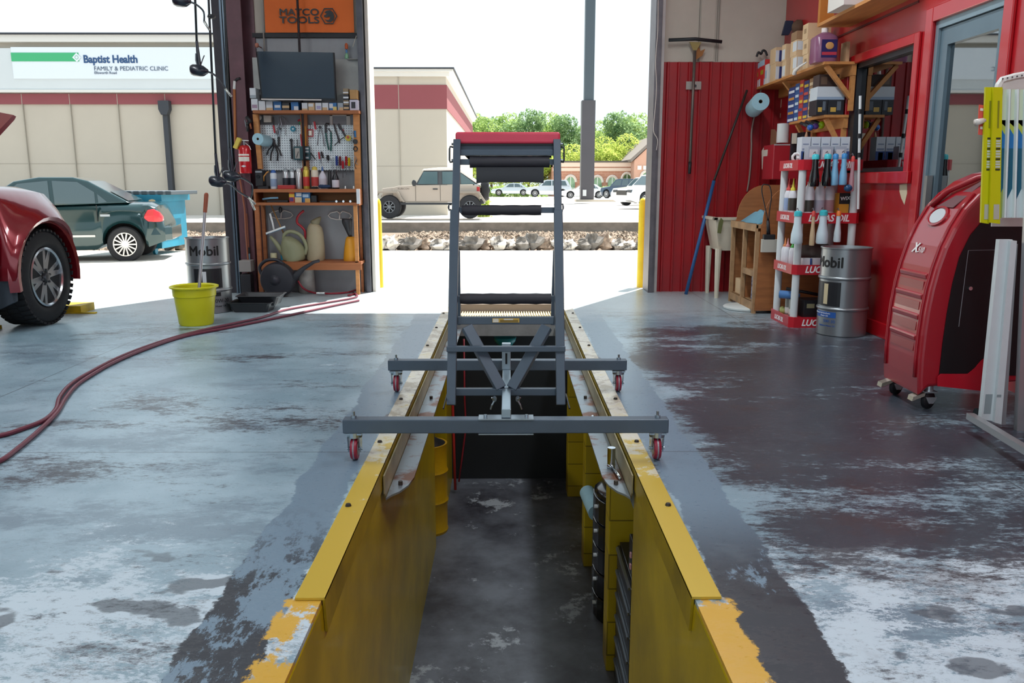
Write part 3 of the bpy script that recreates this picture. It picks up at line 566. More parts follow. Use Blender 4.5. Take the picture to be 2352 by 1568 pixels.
# dumpster
Y = 15.9; d = thing('dumpster', 'blue dumpster with dark lid behind the green sedan', 'dumpster', (P(315, 570, Y).x, Y, gz(Y)))
x0, x1 = P(240, 500, Y).x, P(367, 500, Y).x; z0 = gz(Y) + .12; z1 = P(300, 462, Y).z; BLU = M('1d7f9c', .5, 0, .2, 3)
mb = MB(); mb.prism([(x0, Y, z0), (x1, Y, z0), (x1, Y, z1), (x0, Y, z1)], (0, 1.3, 0)); mb.build('body', BLU, d)
mb = MB(); mb.box(x0 - .06, Y - .05, z1, x1 + .08, Y + 1.36, z1 + .12); mb.build('rim', BLU, d)
mb = MB()
for i in range(9): mb.box(x0 + i * .15, Y - .05, z1 + .12, x0 + i * .15 + .11, Y + 1.3, z1 + .19)
mb.build('lid', M('3f4a52', .5), d, bevel=.01)
for xx in (x0 + .2, x1 - .2): mb = MB(); mb.cyl((xx, Y + .1, gz(Y) + .07), (xx + .05, Y + .1, gz(Y) + .07), .07); mb.build('caster', M('1d7f9c', .5), d)
q = P(352, 462, Y); mb = MB(); mb.cyl((q.x, Y - .052, q.z - .05), (q.x, Y - .06, q.z - .05), .09, .09, 12); mb.build('round_sticker', M('e2c9a0', .6), d)
# tall sign pole
Y = 62.0; t = thing('sign_pole', 'tall dark square sign pole rising out of the parking lot', 'pole', P(1350, 462, Y))
a = P(1334.5, 400, Y); c = P(1365, 400, Y); zb = P(1350, 462, Y).z; zm = P(1350, 230, Y).z
mb = MB(); mb.box(a.x, Y, zb, c.x, Y + 1.0, zm); mb.build('lower_post', M('4b4a50', .5, .2, .1, .4), t)
mb = MB(); mb.box(a.x + .17, Y + .1, zm, c.x - .12, Y + .9, 26); mb.build('upper_post', M('46525a', .5, .2), t)
q = P(1342, 442, Y); mb = MB(); mb.box(q.x - .12, Y - .15, q.z - .25, q.x + .14, Y, q.z + .2); mb.build('electrical_box', M('c9cdd0', .5), t)
mb = MB(); mb.box(a.x - .35, Y - .3, zb - .05, c.x + 6.5, Y + 1.3, zb + .12); struct(mb, 'trim_island_curb', M('b7afa2', .9))
# brick building
def brick():
    m = bpy.data.materials.new('pink_brick'); m.use_nodes = True; nt = m.node_tree; b_ = nt.nodes['Principled BSDF']; g = nt.nodes.new('ShaderNodeNewGeometry'); sp = nt.nodes.new('ShaderNodeSeparateXYZ'); cb = nt.nodes.new('ShaderNodeCombineXYZ')
    nt.links.new(g.outputs['Position'], sp.inputs[0]); nt.links.new(sp.outputs[0], cb.inputs[0]); nt.links.new(sp.outputs[2], cb.inputs[1]); br = nt.nodes.new('ShaderNodeTexBrick')
    br.inputs['Scale'].default_value = 1; br.inputs['Brick Width'].default_value = .8; br.inputs['Row Height'].default_value = .3; br.inputs['Mortar Size'].default_value = .015
    br.inputs['Color1'].default_value = (*lin('b5846f'), 1); br.inputs['Color2'].default_value = (*lin('a97863'), 1); br.inputs['Mortar'].default_value = (*lin('c4a08c'), 1)
    nt.links.new(cb.outputs[0], br.inputs[0]); nt.links.new(br.outputs[0], b_.inputs['Base Color']); b_.inputs['Roughness'].default_value = .9; return m
BR = brick(); Y = 112.0; t = thing('brick_building', 'low pink brick building with arched green windows beyond the parked cars', 'building', (P(1400, 440, Y).x, Y, -.8))
a = P(1270, 374, Y); c = P(1459, 374, Y); mb = MB(); mb.box(a.x, Y, -1, c.x + 8, Y + 12, a.z); mb.build('wall', BR, t)
mb = MB(); z = P(1300, 389, Y).z; mb.box(a.x, Y - .1, z - .2, c.x, Y, z + .2); mb.box(a.x, Y - .2, a.z - .5, c.x, Y + 12, a.z + .05); mb.build('stone_band', M('d9c3b2', .8), t)
mb = MB(); mb.box(a.x, Y - .3, a.z + .05, c.x, Y + 12, a.z + .25); mb.build('roof_edge', M('5c5652', .8), t)
g0 = P(1459, 440, Y - 3); pk = P(1510, 318, Y - 3); l = P(1457, 368, Y - 3)
mb = MB(); mb.prism([(l.x, Y - 3, -1), (pk.x * 2 - l.x, Y - 3, -1), (pk.x * 2 - l.x, Y - 3, l.z), (pk.x, Y - 3, pk.z), (l.x, Y - 3, l.z)], (0, 14, 0)); mb.build('gable_wall', M('c39a86', .9, 0, .05, .5), t)
mb = MB(); mb.prism([(l.x - .4, Y - 3.3, l.z - .2), (pk.x, Y - 3.3, pk.z + .1), (pk.x, Y - 3.3, pk.z + .5), (l.x - .6, Y - 3.3, l.z + .1)], (0, 14.5, 0)); mb.build('gable_roof', M('77706a', .8), t)
GRN = M('3d6b48', .2, 0, .5, .8, 0, col2='8fb08a', spec=.8)
for px, yy, wd in ((1310.5, 410, 20), (1372, 411, 20), (1406, 411, 20), (1440, 404, 20), (1485, 400, 22)):
    Yw = Y if px < 1459 else Y - 3; q = P(px, yy, Yw); hw = wd / 2 / F * Yw; zb = -.6
    arc = [(q.x + hw * math.cos(k), Yw - .06, q.z - .5 + .75 * math.sin(k)) for k in [i * math.pi / 8 for i in range(9)]]
    mb = MB(); mb.prism([(q.x - hw, Yw - .06, zb), (q.x + hw, Yw - .06, zb)] + arc, (0, -.04, 0)); f = mb.build('arched_window', GRN if px != 1440 else M('4c6b3c', .6, 0, .6, .8), t)
    mb = MB(); mb.tube([(q.x + (hw + .12) * math.cos(k), Yw - .1, q.z - .45 + .85 * math.sin(k)) for k in [i * math.pi / 8 for i in range(9)]], .16, 4); mb.build('stone_arch', M('ddd2c8', .8), f)
    mb = MB(); mb.box(q.x - .05, Yw - .12, zb, q.x + .05, Yw - .1, q.z + .2); mb.box(q.x - hw, Yw - .12, q.z - 1.3, q.x + hw, Yw - .1, q.z - 1.2); mb.build('glazing_bar', M('d8ddd6', .6), f)
for px in (1469, 1482): q = P(px, 385, Y - 3.1); mb = MB(); mb.box(q.x - .25, Y - 3.1, q.z - .25, q.x + .25, Y - 3, q.z + .25); mb.build('stone_block', M('e8ddd2', .8), t)
# ---------------------------------------------------------------- trees
def leafmat(c1, c2):
    m = bpy.data.materials.new('foliage'); m.use_nodes = True; nt = m.node_tree; nt.nodes.clear(); o = nt.nodes.new('ShaderNodeOutputMaterial'); mx = nt.nodes.new('ShaderNodeMixShader'); d = nt.nodes.new('ShaderNodeBsdfDiffuse'); tr = nt.nodes.new('ShaderNodeBsdfTranslucent')
    tc = nt.nodes.new('ShaderNodeTexCoord'); n = nt.nodes.new('ShaderNodeTexNoise'); n.inputs['Scale'].default_value = .9; n.inputs['Detail'].default_value = 3; r = nt.nodes.new('ShaderNodeValToRGB')
    r.color_ramp.elements[0].position = .38; r.color_ramp.elements[1].position = .62; r.color_ramp.elements[0].color = (*lin(c1), 1); r.color_ramp.elements[1].color = (*lin(c2), 1)
    nt.links.new(tc.outputs['Object'], n.inputs[0]); nt.links.new(n.outputs['Fac'], r.inputs[0]); nt.links.new(r.outputs[0], d.inputs[0]); nt.links.new(r.outputs[0], tr.inputs[0]); mx.inputs[0].default_value = .45
    nt.links.new(d.outputs[0], mx.inputs[1]); nt.links.new(tr.outputs[0], mx.inputs[2]); nt.links.new(mx.outputs[0], o.inputs[0]); return m
LM = [leafmat('7f9c5c', 'b5ca80'), leafmat('9db356', 'd2d97e'), leafmat('6a8a60', '9db684')]
BARK = M('5a4c40', .9, 0, .3, 6)
def tree_proto(seed, hgt, rad, lm, n=6500, leaf=.2):
    rnd = random.Random(seed); t = thing('tree', None, 'tree', (0, 0, 0)); mb = MB(); mb.cyl((0, 0, -1), (0, 0, hgt * .55), .3, .16, 8)
    blobs = []
    for i in range(11):
        a = rnd.random() * 6.28; rr = rad * (.15 + .55 * rnd.random()); z = hgt * (.30 + .55 * rnd.random()); s_ = rad * (.34 + .22 * rnd.random()) * (1.1 - .35 * z / hgt); blobs.append((Vector((rr * math.cos(a) * (1.2 - .5 * z / hgt), rr * math.sin(a), z)), s_)); mb.cyl((0, 0, hgt * .3), blobs[-1][0], .1, .04, 5)
    blobs.append((Vector((0, 0, hgt * .84)), rad * .42))
    mb.build('trunk', BARK, t); mb = MB(); vs = []; fs = []
    for i in range(n):
        c_, s_ = rnd.choice(blobs); d = Vector((rnd.gauss(0, 1), rnd.gauss(0, 1), rnd.gauss(0, 1))).normalized(); p = c_ + d * s_ * (.65 + .42 * rnd.random() ** .5)
        u = Vector((rnd.gauss(0, 1), rnd.gauss(0, 1), rnd.gauss(0, 1))).normalized(); v = u.cross(Vector((rnd.gauss(0, 1), rnd.gauss(0, 1), rnd.gauss(0, 1)))).normalized(); s2 = leaf * (.6 + .8 * rnd.random())
        k = len(vs); vs += [p - u * s2, p + v * s2 * .6, p + u * s2, p - v * s2 * .6]; fs.append((k, k + 1, k + 2, k + 3))
    mb.add(vs, fs); mb.build('crown', lm, t); return t
protos = [tree_proto(1, 14, 5.2, LM[0]), tree_proto(2, 13, 5.5, LM[1]), tree_proto(3, 15, 4.8, LM[2])]
# (pixel x, pixel y of the top, distance, prototype)
TR = [(1085, 262, 128, 0, 'fresh green tree emerging from behind the clinic corner'), (1128, 268, 140, 2, 'deep green tree, second from the clinic corner in the tree line'), (1172, 262, 133, 0, 'broad light green tree above the left end of the red cushion'),
      (1215, 250, 128, 2, 'tallest rounded tree above the red cushion'), (1262, 262, 138, 0, 'light tree above the right half of the red cushion'), (1302, 262, 132, 2, 'slim tree between the red cushion and the sign pole'), (1345, 290, 136, 0, 'tree standing directly behind the sign pole'),
      (1385, 278, 138, 0, 'light green tree just right of the sign pole'), (1425, 254, 130, 2, 'dark crowned tree, the tallest right of the sign pole'), (1468, 262, 134, 0, 'tree next to the right door jamb, behind the brick gable'), (1520, 258, 132, 0, 'tree half hidden by the right door jamb'),
      (1318, 335, 121, 1, 'low yellow green tree above the flat brick roof, left of the pole'), (1388, 318, 120, 1, 'low yellow green tree above the brick roof, right of the pole'), (1440, 312, 121, 1, 'low yellow green tree beside the slope of the brick gable'),
      (1190, 330, 118, 1, 'low yellow green tree behind the creeper pouch'), (1120, 350, 117, 1, 'low bright tree between the clinic corner and the creeper'), (1245, 340, 119, 1, 'low bright tree behind the right post of the creeper'), (1070, 330, 130, 1, 'yellow green tree low against the clinic side wall')]
for i, (px, py, Y, k, lb) in enumerate(TR):
    o = ctree(protos[k]) if [q[3] for q in TR[:i]].count(k) else protos[k]
    o['label'] = lb; o['group'] = 'trees in the line beyond the lot'; q = P(px, py, Y); hh = (14, 13, 15)[k]; s_ = (q.z + .8) / (hh * .98); o.location = (q.x, Y, -.8); o.rotation_euler = (0, 0, i * 1.7); o.scale = (max(s_, .75), max(s_, .75), s_)
# shrub by the off-road vehicle and hedge by the brick wall
def shrub(name, label, c, rx, ry, rz, lm, n, leaf, cat='shrub'):
    rnd = random.Random(len(label)); mb = MB(); vs = []; fs = []; c = Vector(c)
    for i in range(n):
        d = Vector((rnd.gauss(0, 1), rnd.gauss(0, 1), abs(rnd.gauss(0, 1)))).normalized() * (.5 + .5 * rnd.random()); p = c + Vector((d.x * rx, d.y * ry, d.z * rz)); u = Vector((rnd.gauss(0, 1), rnd.gauss(0, 1), rnd.gauss(0, 1))).normalized(); v = u.cross(Vector((rnd.gauss(0, 1), rnd.gauss(0, 1), rnd.gauss(0, 1)))).normalized()
        k = len(vs); vs += [p - u * leaf, p + v * leaf * .6, p + u * leaf, p - v * leaf * .6]; fs.append((k, k + 1, k + 2, k + 3))
    mb.add(vs, fs); return one(mb, name, lm, label, cat)
q = P(1113, 468, 34); shrub('shrub', 'small yellow leaved shrub behind the tan off-road vehicle', (q.x, 34, -.2), .35, .35, 1.0, LM[1], 500, .07)
q = P(1386, 445, 108); shrub('hedge', 'green hedge under the arched windows', (q.x + 1, 108, -.8), 4.5, .8, 1.6, LM[2], 900, .25, 'hedge')
q = P(1250, 455, 106); shrub('hedge', 'green hedge in the lot left of the white sedan', (P(1170, 440, 106).x, 106, -.8), 5, .8, 1.8, LM[0], 900, .25, 'hedge')
# ---------------------------------------------------------------- gravel and the row of border rocks
rnd = random.Random(5); mb = MB(); vs = []; fs = []
for i in range(9000):
    X = rnd.uniform(-3.2, 5.6) if i < 7200 else rnd.uniform(-12.5, -6.5); Y = 17.72 + 10.4 * rnd.random() ** 1.3; s_ = rnd.uniform(.03, .09); z = gz(Y) - .02 + (Y - 17.3) / 11 * -.03; k = len(vs)
    vs += [Vector((X + rnd.uniform(-1, 1) * s_, Y + rnd.uniform(-1, 1) * s_, z + s_ * rnd.uniform(.6, 1.2)))] + [Vector((X + s_ * math.cos(a) * rnd.uniform(.8, 1.4), Y + s_ * math.sin(a), z)) for a in (0.3, 1.8, 3.4, 5.0)]
    fs += [(k, k + 1, k + 2), (k, k + 2, k + 3), (k, k + 3, k + 4), (k, k + 4, k + 1)]
mb.add(vs, fs); g = one(mb, 'gravel', M('a08f7e', .95, 0, .6, 2.5, 0, col2='5e5348', thr=(.42, .56)), 'brown crushed gravel between the rocks and the curb', 'gravel', kind=None) if False else tag(mb.build('gravel', M('a08f7e', .95, 0, .6, 2.5, 0, col2='5e5348', thr=(.42, .56))), 'brown crushed gravel filling the bed below the concrete curb', 'gravel', None, 'stuff')
ROCKM = [M('d0cbc4', .9, 0, .45, 5, .3, col2='6e6a66', thr=(.4, .5)), M('8d8984', .9, 0, .4, 5, .3, col2='57534f'), M('c2ad9a', .9, 0, .4, 5, .3, col2='6b5d52')]
rp = []
for k in range(5):
    mb = MB(); mb.ell((0, 0, .07), .21, .15, .13, 8, 6, .5, k); o = mb.build('rock', ROCKM[k % 3]); o['category'] = 'rock'; rp.append(o)
xs = [870 + i * 27.5 for i in range(23)] + [395, 425, 455, 490]
for i, px in enumerate(xs):
    k = (i * 3) % 5; o = rp[k] if i < 5 else rp[k].copy()
    if i >= 5: sc.collection.objects.link(o)
    q = P(px + rnd.uniform(-2, 2), 560, 17.45); o.location = (q.x, 17.45 + rnd.uniform(-.08, .15), gz(17.4) - .04); o.rotation_euler = (0, 0, rnd.uniform(-.5, .5)); o.scale = (rnd.uniform(.8, 1.05), 1, rnd.uniform(.8, 1.3))
    o['label'] = 'jagged border rock between driveway and gravel bed'; o['group'] = 'border rocks along the driveway'
for s, px, lb in ((-1, 866, 'yellow bollard beside the left jamb of the middle door'), (1, 1477, 'yellow bollard beside the right jamb of the middle door')):
    q = P(px, 560, 9.8); mb = MB(); mb.lathe((q.x, 9.8, -.03), [(.062, 0), (.062, .98), (.056, 1.02), (.04, 1.05), (.0, 1.065)], n=20); one(mb, 'bollard', M('e0c41c', .45, 0, .15, 5), lb, 'bollard', smooth=True, auto=50)
# ================================================================ TOPSIDE CREEPER over the pit
SLATE = M('4f5e6c', .42, .15, .08, 10, .03, name='slate_paint'); ZINC = M('a9b6be', .28, .85, .15, 8); VINYL = M('2b2b33', .5, 0, .1, 20, .08); REDV = M('dc465e', .42, 0, .08, 8, .05)
cr = thing('topside_creeper', 'slate grey topside mechanic creeper on four casters standing across the pit', 'creeper', (-.01, 4.1, 0))
def CR(px, py, dy=0.0): return P(px, py, 3.84 + (930 - py) / 628 * .42 + dy)
for (Y, x0, x1, z0, z1, nm) in ((3.52, -.722, .70, .126, .188, 'front_beam'), (4.74, -.698, .689, .130, .190, 'rear_beam')):
    mb = MB(); mb.box(x0, Y - .03, z0, x1, Y + .03, z1); bm_ = mb.build(nm, SLATE, cr, bevel=.004)
    for x in (x0 + .045, x1 - .045):
        c = thing('caster', None, None, (x, Y, 0)); c.parent = cr; c.location = Vector((x, Y, 0)) - WL[cr.name]
        mb = MB(); mb.cyl((x, Y, .104), (x, Y, .127), .034, .034, 16); mb.box(x - .036, Y - .03, .118, x + .036, Y + .03, .126); mb.build('swivel_plate', ZINC, c)
        mb = MB()
        for sx in (-1, 1): mb.prism([(x + sx * .025, Y - .03, .108), (x + sx * .025, Y + .03, .108), (x + sx * .025, Y + .022, .045), (x + sx * .025, Y - .012, .036)], (sx * .003, 0, 0))
        mb.cyl((x - .034, Y, .05), (x + .034, Y, .05), .007, .007, 8); mb.build('fork', ZINC, c)
        mb = MB(); mb.lathe((x, Y, .05), [(.03, -.016), (.045, -.015), (.05, -.008), (.05, .008), (.045, .015), (.03, .016)], (1, 0, 0), 28); mb.build('wheel', M('8f2038', .4, 0), c, smooth=True, auto=40)
        mb = MB(); mb.lathe((x, Y, .05), [(.046, -.0035), (.0504, -.003), (.0504, .003), (.046, .0035)], (1, 0, 0), 28); mb.lathe((x, Y, .05), [(.0, -.0175), (.03, -.0175), (.03, .0175), (.0, .0175)], (1, 0, 0), 20); mb.build('hub', M('8e959c', .45, .3), c)
        mb = MB(); mb.cyl((x, Y, z1), (x, Y, z1 + .012), .012, .012, 6); mb.cyl((x, Y, z1 + .012), (x, Y, z1 + .03), .006, .006, 8); mb.build('stem_bolt', ZINC, cr)
mb = MB(); mb.box(-.13, 3.485, .188, .11, 3.555, .193); mb.box(-.13, 3.485, .121, .11, 3.555, .126); mb.build('clamp_plate', ZINC, cr)
for x in (-.10, .08): mb = MB(); mb.cyl((x, 3.52, .112), (x, 3.52, .203), .008, .008, 6); mb.build('bolt', ZINC, cr)
mb = MB(); mb.box(-.03, 3.5, .194, .012, 4.72, .232); mb.build('center_tube', M('9fb2bd', .3, .75, .12, 6), cr, bevel=.003)
mb = MB(); q = P(1163, 847, 4.3); mb.box(q.x - .023, 4.29, .232, q.x + .023, 4.33, .37); mb.build('slotted_post', M('aebcc5', .3, .8), cr, bevel=.002)
mb = MB(); mb.box(q.x - .005, 4.286, .262, q.x + .005, 4.2895, .335); mb.build('slot', M('101216', .6), cr)
mb = MB(); mb.cyl((q.x, 4.27, .335), (q.x, 4.29, .335), .012, .012, 8); mb.beam((q.x - .02, 4.275, .333), (q.x + .03, 4.275, .337), .006, .008); mb.build('t_handle', ZINC, cr)
for x in (-.065, .045):
    mb = MB(); mb.cyl((x, 3.80, .195), (x, 3.84, .195), .010, .010, 8); mb.tube([(x, 3.79, .195), (x + (-.012 if x < 0 else .012), 3.78, .175), (x + (-.018 if x < 0 else .018), 3.78, .155)], .004, 6); mb.tube([(x, 3.79, .195), (x + (-.012 if x < 0 else .012), 3.78, .212)], .004, 6); mb.build('wing_nut', ZINC, cr)
# posts: lower square tube, slimmer upper tube
for s, lo, hi, a, b_ in ((-1, 1036.5, 1044.5, 1048.5, 1050), (1, 1288, 1282, 1279, 1279)):
    mb = MB(); mb.beam(CR(lo, 930), CR(hi, 484), .043, .045, side=(1, 0, 0)); mb.build('lower_post', SLATE, cr, bevel=.003)
    mb = MB(); mb.beam(CR(hi + (1.5 if s < 0 else 0), 520), CR(b_, 322), .036, .038, side=(1, 0, 0)); mb.build('upper_post', SLATE, cr, bevel=.003)
    # rear support leg behind
    p0 = P(1050 if s < 0 else 1277, 575, 4.35); p1 = P(1052 if s < 0 else 1271, 745, 4.4)
    mb = MB(); mb.beam(p0, p1, .03, .03, side=(1, 0, 0)); mb.build('support_leg', SLATE, cr, bevel=.002)
def bar(y0, y1, x0, x1, nm='crossbar', dy=0, mat=SLATE, th=.03):
    a = CR(x0, y0, dy); b_ = CR(x1, y1, dy); mb = MB(); mb.box(a.x, a.y, b_.z, b_.x, a.y + th, a.z); return mb.build(nm, mat, cr, bevel=.003)
bar(893, 910, 1045, 1280, dy=.0); bar(796, 809, 1025, 1299, dy=-.045); bar(728, 746, 1051, 1273)
bar(343, 357, 1057, 1275)
for s in (-1, 1):
    a = CR(1072 if s < 0 else 1256, 750, .02); b_ = CR(1150 if s < 0 else 1176, 892, .02); mb = MB(); mb.beam(a, b_, .052, .04, side=(1, 0, .5 * s)); mb.build('diagonal_brace', SLATE, cr, bevel=.003)
    x = 1027 if s < 0 else 1300; a = CR(x, 905, .05); mb = MB(); mb.cyl((a.x, a.y, a.z), (a.x, a.y, .0), .004, .004, 6) if False else mb.cyl((a.x, a.y, a.z), (a.x, a.y - .24, .19), .004, .004, 6); mb.build('stay_rod', M('2a2d33', .5, .5), cr)
a = CR(1131, 731, -.004); b_ = CR(1193, 741, -.004)
mb = MB(); mb.box(a.x, a.y, b_.z, b_.x, a.y + .002, a.z); lb = mb.build('warning_label', M('c9a84e', .6), cr)
mb = MB(); mb.box(a.x + .002, a.y - .001, b_.z + .001, a.x + .03, a.y, a.z - .002); mb.box(a.x + .055, a.y - .001, b_.z + .012, b_.x - .03, a.y, a.z - .002); mb.build('label_panel', M('d9d5c4', .6), lb)
mb = MB()
for k in range(3): mb.box(a.x + .036, a.y - .0015, b_.z + .003 + k * .004, b_.x - .006, a.y - .0005, b_.z + .0045 + k * .004)
mb.build('label_text', M('4a3f24', .6), lb)
# rolled pads (rungs with padding)
for (x0, x1, yc, h, bx0, bx1, red) in ((1079, 1262, 372, 25, 1054, 1278, 0), (1061, 1243, 482.5, 23, 1056, 1276, 1), (1057, 1266, 686, 25, 1052, 1272, 0)):
    a = CR(x0, yc, .03); b_ = CR(x1, yc, .03); r = (h / 2) / F * a.y
    mb = MB(); mb.rings([[(x, a.y + (r * .8) * math.cos(t), a.z + r * math.sin(t) * (1 + .04 * math.sin(x * 60))) for t in [2 * math.pi * k / 20 for k in range(20)]] for x in [a.x + (b_.x - a.x) * k / 12 for k in range(13)]])
    mb.build('padded_rung', VINYL, cr, smooth=True, auto=50)
    e0 = CR(bx0, yc, .03); e1 = CR(bx1, yc, .03); mb = MB(); mb.box(e0.x, e0.y - .012, e0.z - .014, e1.x, e0.y + .012, e0.z + .014); mb.build('rung_tube', SLATE, cr)
# hanging pouch
a = CR(1094, 384, .04); b_ = CR(1249, 421, .04); mb = MB(); rr = []
for k in range(13):
    u = k / 12; x = a.x + (b_.x - a.x) * u; sag = .010 * math.cos((u - .5) * math.pi * 2) ; bz = b_.z + .006 * math.sin(u * math.pi) + .002 * math.sin(u * 9)
    rr.append([(x, a.y - .012, a.z), (x, a.y - .018, (a.z + bz) / 2), (x, a.y - .012, bz), (x, a.y + .012, bz), (x, a.y + .02, (a.z + bz) / 2), (x, a.y + .012, a.z)])
mb.rings(rr); mb.build('hanging_pad', M('24262c', .38, 0, .1, 20, .05), cr, smooth=True, auto=60)
# deck: red cushion on a black board, tilted level, seen from just below
a = CR(1046, 303); b_ = CR(1287, 330); y0 = a.y - .01
mb = MB(); mb.box(a.x, y0, b_.z + .0, b_.x, y0 + .62, a.z); mb.build('deck_cushion', REDV, cr, bevel=.012, seg=3)
mb = MB(); mb.box(a.x + .002, y0 + .003, b_.z - .008, b_.x - .002, y0 + .62, b_.z + .001); mb.build('deck_board', M('17181c', .6), cr)
mb = MB(); mb.box(a.x + .01, y0 + .02, b_.z - .03, b_.x - .01, y0 + .05, b_.z - .006); mb.box(a.x + .01, y0 + .05, b_.z - .03, a.x + .04, y0 + .6, b_.z - .006); mb.box(b_.x - .04, y0 + .05, b_.z - .03, b_.x - .01, y0 + .6, b_.z - .006); mb.build('deck_frame', SLATE, cr)
# underside flap panels sloping down behind the top crossbar
for s in (-1, 1):
    xs = [1060, 1115, 1105, 1082] if s < 0 else [1272, 1222, 1228, 1252]
    pts = [CR(xs[0], 350, .10), CR(xs[1], 350, .3), CR(xs[2], 362, .3), CR(xs[3], 372, .12)]; mb = MB(); mb.prism(pts, (0, .01, .004)); mb.build('side_flap', M('15161a', .6), cr)
a = CR(1095, 352, .25); b_ = CR(1245, 362, .25); mb = MB(); mb.box(a.x - .05, a.y, b_.z, b_.x + .05, a.y + .02, b_.z + .012); mb.build('head_bar', M('17181c', .6), cr)
q = CR(1217, 354, .2); mb = MB(); mb.ell(q, .028, .02, .009, 10, 6, .3, 3); mb.build('red_rag', M('8c2a34', .8), cr)
for s in (-1, 1):
    for (yt, yb, w) in ((338, 371, 8), (470, 481, 6)):
        x = (1041 - (0 if yt < 400 else 4)) if s < 0 else 1287; d = s * w / F * 4.4
        a = CR(x, yt, .01); b_ = CR(x, yb, .01); mb = MB(); mb.tube([a, a + Vector((d * .8, 0, .003)), a + Vector((d, 0, -.008)), b_ + Vector((d, 0, .008)), b_ + Vector((d * .8, 0, -.003)), b_], .0045, 8); mb.build('side_handle', M('3a4149', .35, .5), cr, smooth=True)
    for yt in (331, 368, 484, 550, 650):
        q = CR(1041 if s < 0 else 1289, yt, .0); mb = MB(); mb.cyl(q + Vector((-.008, -.004, 0)), q + Vector((.008, -.004, 0)), .006, .006, 8); mb.build('side_bolt', ZINC, cr)
# ================================================================ THINGS IN THE PIT
Y = 6.2; t = thing('pit_drum', 'yellow open drum standing in the left recess of the pit', 'drum', (-.62, Y, -1.5))
mb = MB(); mb.lathe((-.62, Y, -1.5), [(.14, 0), (.145, .02), (.14, .03), (.14, .24), (.15, .26), (.14, .28), (.14, .48), (.15, .50), (.14, .52), (.14, .70), (.145, .72), (.13, .72), (.13, .1), (.0, .1)], n=28); mb.build('shell', M('c79a12', .4, 0, .2, 5), t, smooth=True, auto=40)
mb = MB(); mb.lathe((-.62, Y, -1.4), [(.128, 0), (.128, .62), (.05, .66), (.05, .95), (.0, .95)]); mb.build('liner_tube', M('16181c', .5), t, smooth=True)
# hoses hanging at the end wall
HR = M('c0302c', .4); 
mb = MB(); mb.tube([(-.49, 7.0, -.15), (-.485, 7.0, -.6), (-.48, 7.02, -1.0), (-.47, 7.0, -1.47)], .012); one(mb, 'hose', HR, 'thick red hose hanging straight down in the dark end of the pit', 'hose', smooth=True)
mb = MB(); mb.tube([(-.39, 7.2, -.15), (-.39, 7.2, -.7), (-.38, 7.2, -.95), (-.42, 7.2, -1.25), (-.45, 7.2, -1.47)], .008); one(mb, 'hose', M('8e2230', .4), 'thin dark red hose hanging right of the thick one in the pit', 'hose', smooth=True)
q = P(1160, 783, 7.9); mb = MB(); mb.lathe((q.x, 7.9, q.z - .06), [(.0, 0), (.06, .01), (.10, .06), (.11, .10), (.10, .10), (.05, .03), (.0, .02)], n=24); one(mb, 'bowl', M('1f8f94', .4), 'teal bowl under the lintel at the far end of the pit', 'bowl', smooth=True)
# paper towel roll on the second pier
def roll(name, label, p0, p1, r, mat, core=.35, tail=True):
    p0 = Vector(p0); p1 = Vector(p1); x, y, d = _basis(p1 - p0); L = (p1 - p0).length; mb = MB(); n = 28
    rr = []
    for rad, tt in ((r * core, 0), (r, 0), (r, L), (r * core, L)): rr.append([p0 + d * tt + (x * math.cos(a) + y * math.sin(a)) * rad for a in [2 * math.pi * k / n for k in range(n)]])
    t = thing(name, label, 'paper towels', p0); mb.rings(rr, caps=False); mb.build('paper', mat, t, smooth=True, auto=40)
    mb = MB(); rr = [[p0 + d * tt + (x * math.cos(a) + y * math.sin(a)) * rad for a in [2 * math.pi * k / n for k in range(n)]] for rad, tt in ((r * core, -.0005), (r * core, L + .0005), (r * core * .85, L + .0005), (r * core * .85, -.0005))]
    mb.rings(rr, caps=False, closed=True); mb.build('cardboard_core', M('6b5540', .8), t, smooth=True, auto=40)
    return t
BLP = M('9fc7d6', .8, 0, .06, 20, .1)
q = P(1370, 1178, 5.2); roll('paper_towel_roll', 'light blue paper towel roll on the yellow pier inside the pit', (q.x, 5.2, q.z), (q.x - .03, 5.52, q.z + .02), .055, BLP)
# stacked black bins and the tool cabinet in the niches
t = thing('bin_stack', 'column of glossy black open-fronted bins between two yellow pit piers', 'bins', (.68, 4.95, -1.5))
for k in range(5):
    z = -1.5 + k * .16; mb = MB(); x0 = .535
    mb.rings([[(x0 + .11 - .11 * math.cos(a), 4.95 + .22 * math.sin(a), z + zz) for a in [-math.pi / 2 + math.pi * i / 10 for i in range(11)]] + [(.85, 5.17, z + zz), (.85, 4.73, z + zz)] for zz in (0, .15)]); b_ = mb.build('bin', M('1b1e24', .2, .1, coat=.4), t, bevel=.006)
    mb = MB(); mb.cyl((x0 - .004, 4.85, z + .1), (x0 + .02, 4.85, z + .1), .012, .012, 10); mb.build('white_sticker', M('dfe5ea', .6), b_)
mb = MB(); mb.ell((.66, 4.95, -.70), .12, .2, .05); mb.build('domed_lid', M('1b1e24', .2, .1, coat=.4), t, smooth=True)
t = thing('tool_cabinet', 'black tool cabinet with angled drawers behind the near right pit wall', 'tool cabinet', (.70, 3.95, -1.5))
mb = MB(); mb.box(.60, 3.66, -1.5, .93, 4.2, -.70); mb.build('carcass', M('14161a', .35, .2), t, bevel=.004)
for k in range(6):
    mb = MB(); mb.box(.585, 3.68, -1.48 + k * .13, .60, 4.18, -1.36 + k * .13); d = mb.build('drawer', M('1d2026', .3, .2), t, bevel=.003)
    mb = MB(); mb.box(.575, 3.70, -1.375 + k * .13, .589, 4.16, -1.36 + k * .13); mb.build('drawer_pull', M('8b939b', .3, .8), d)
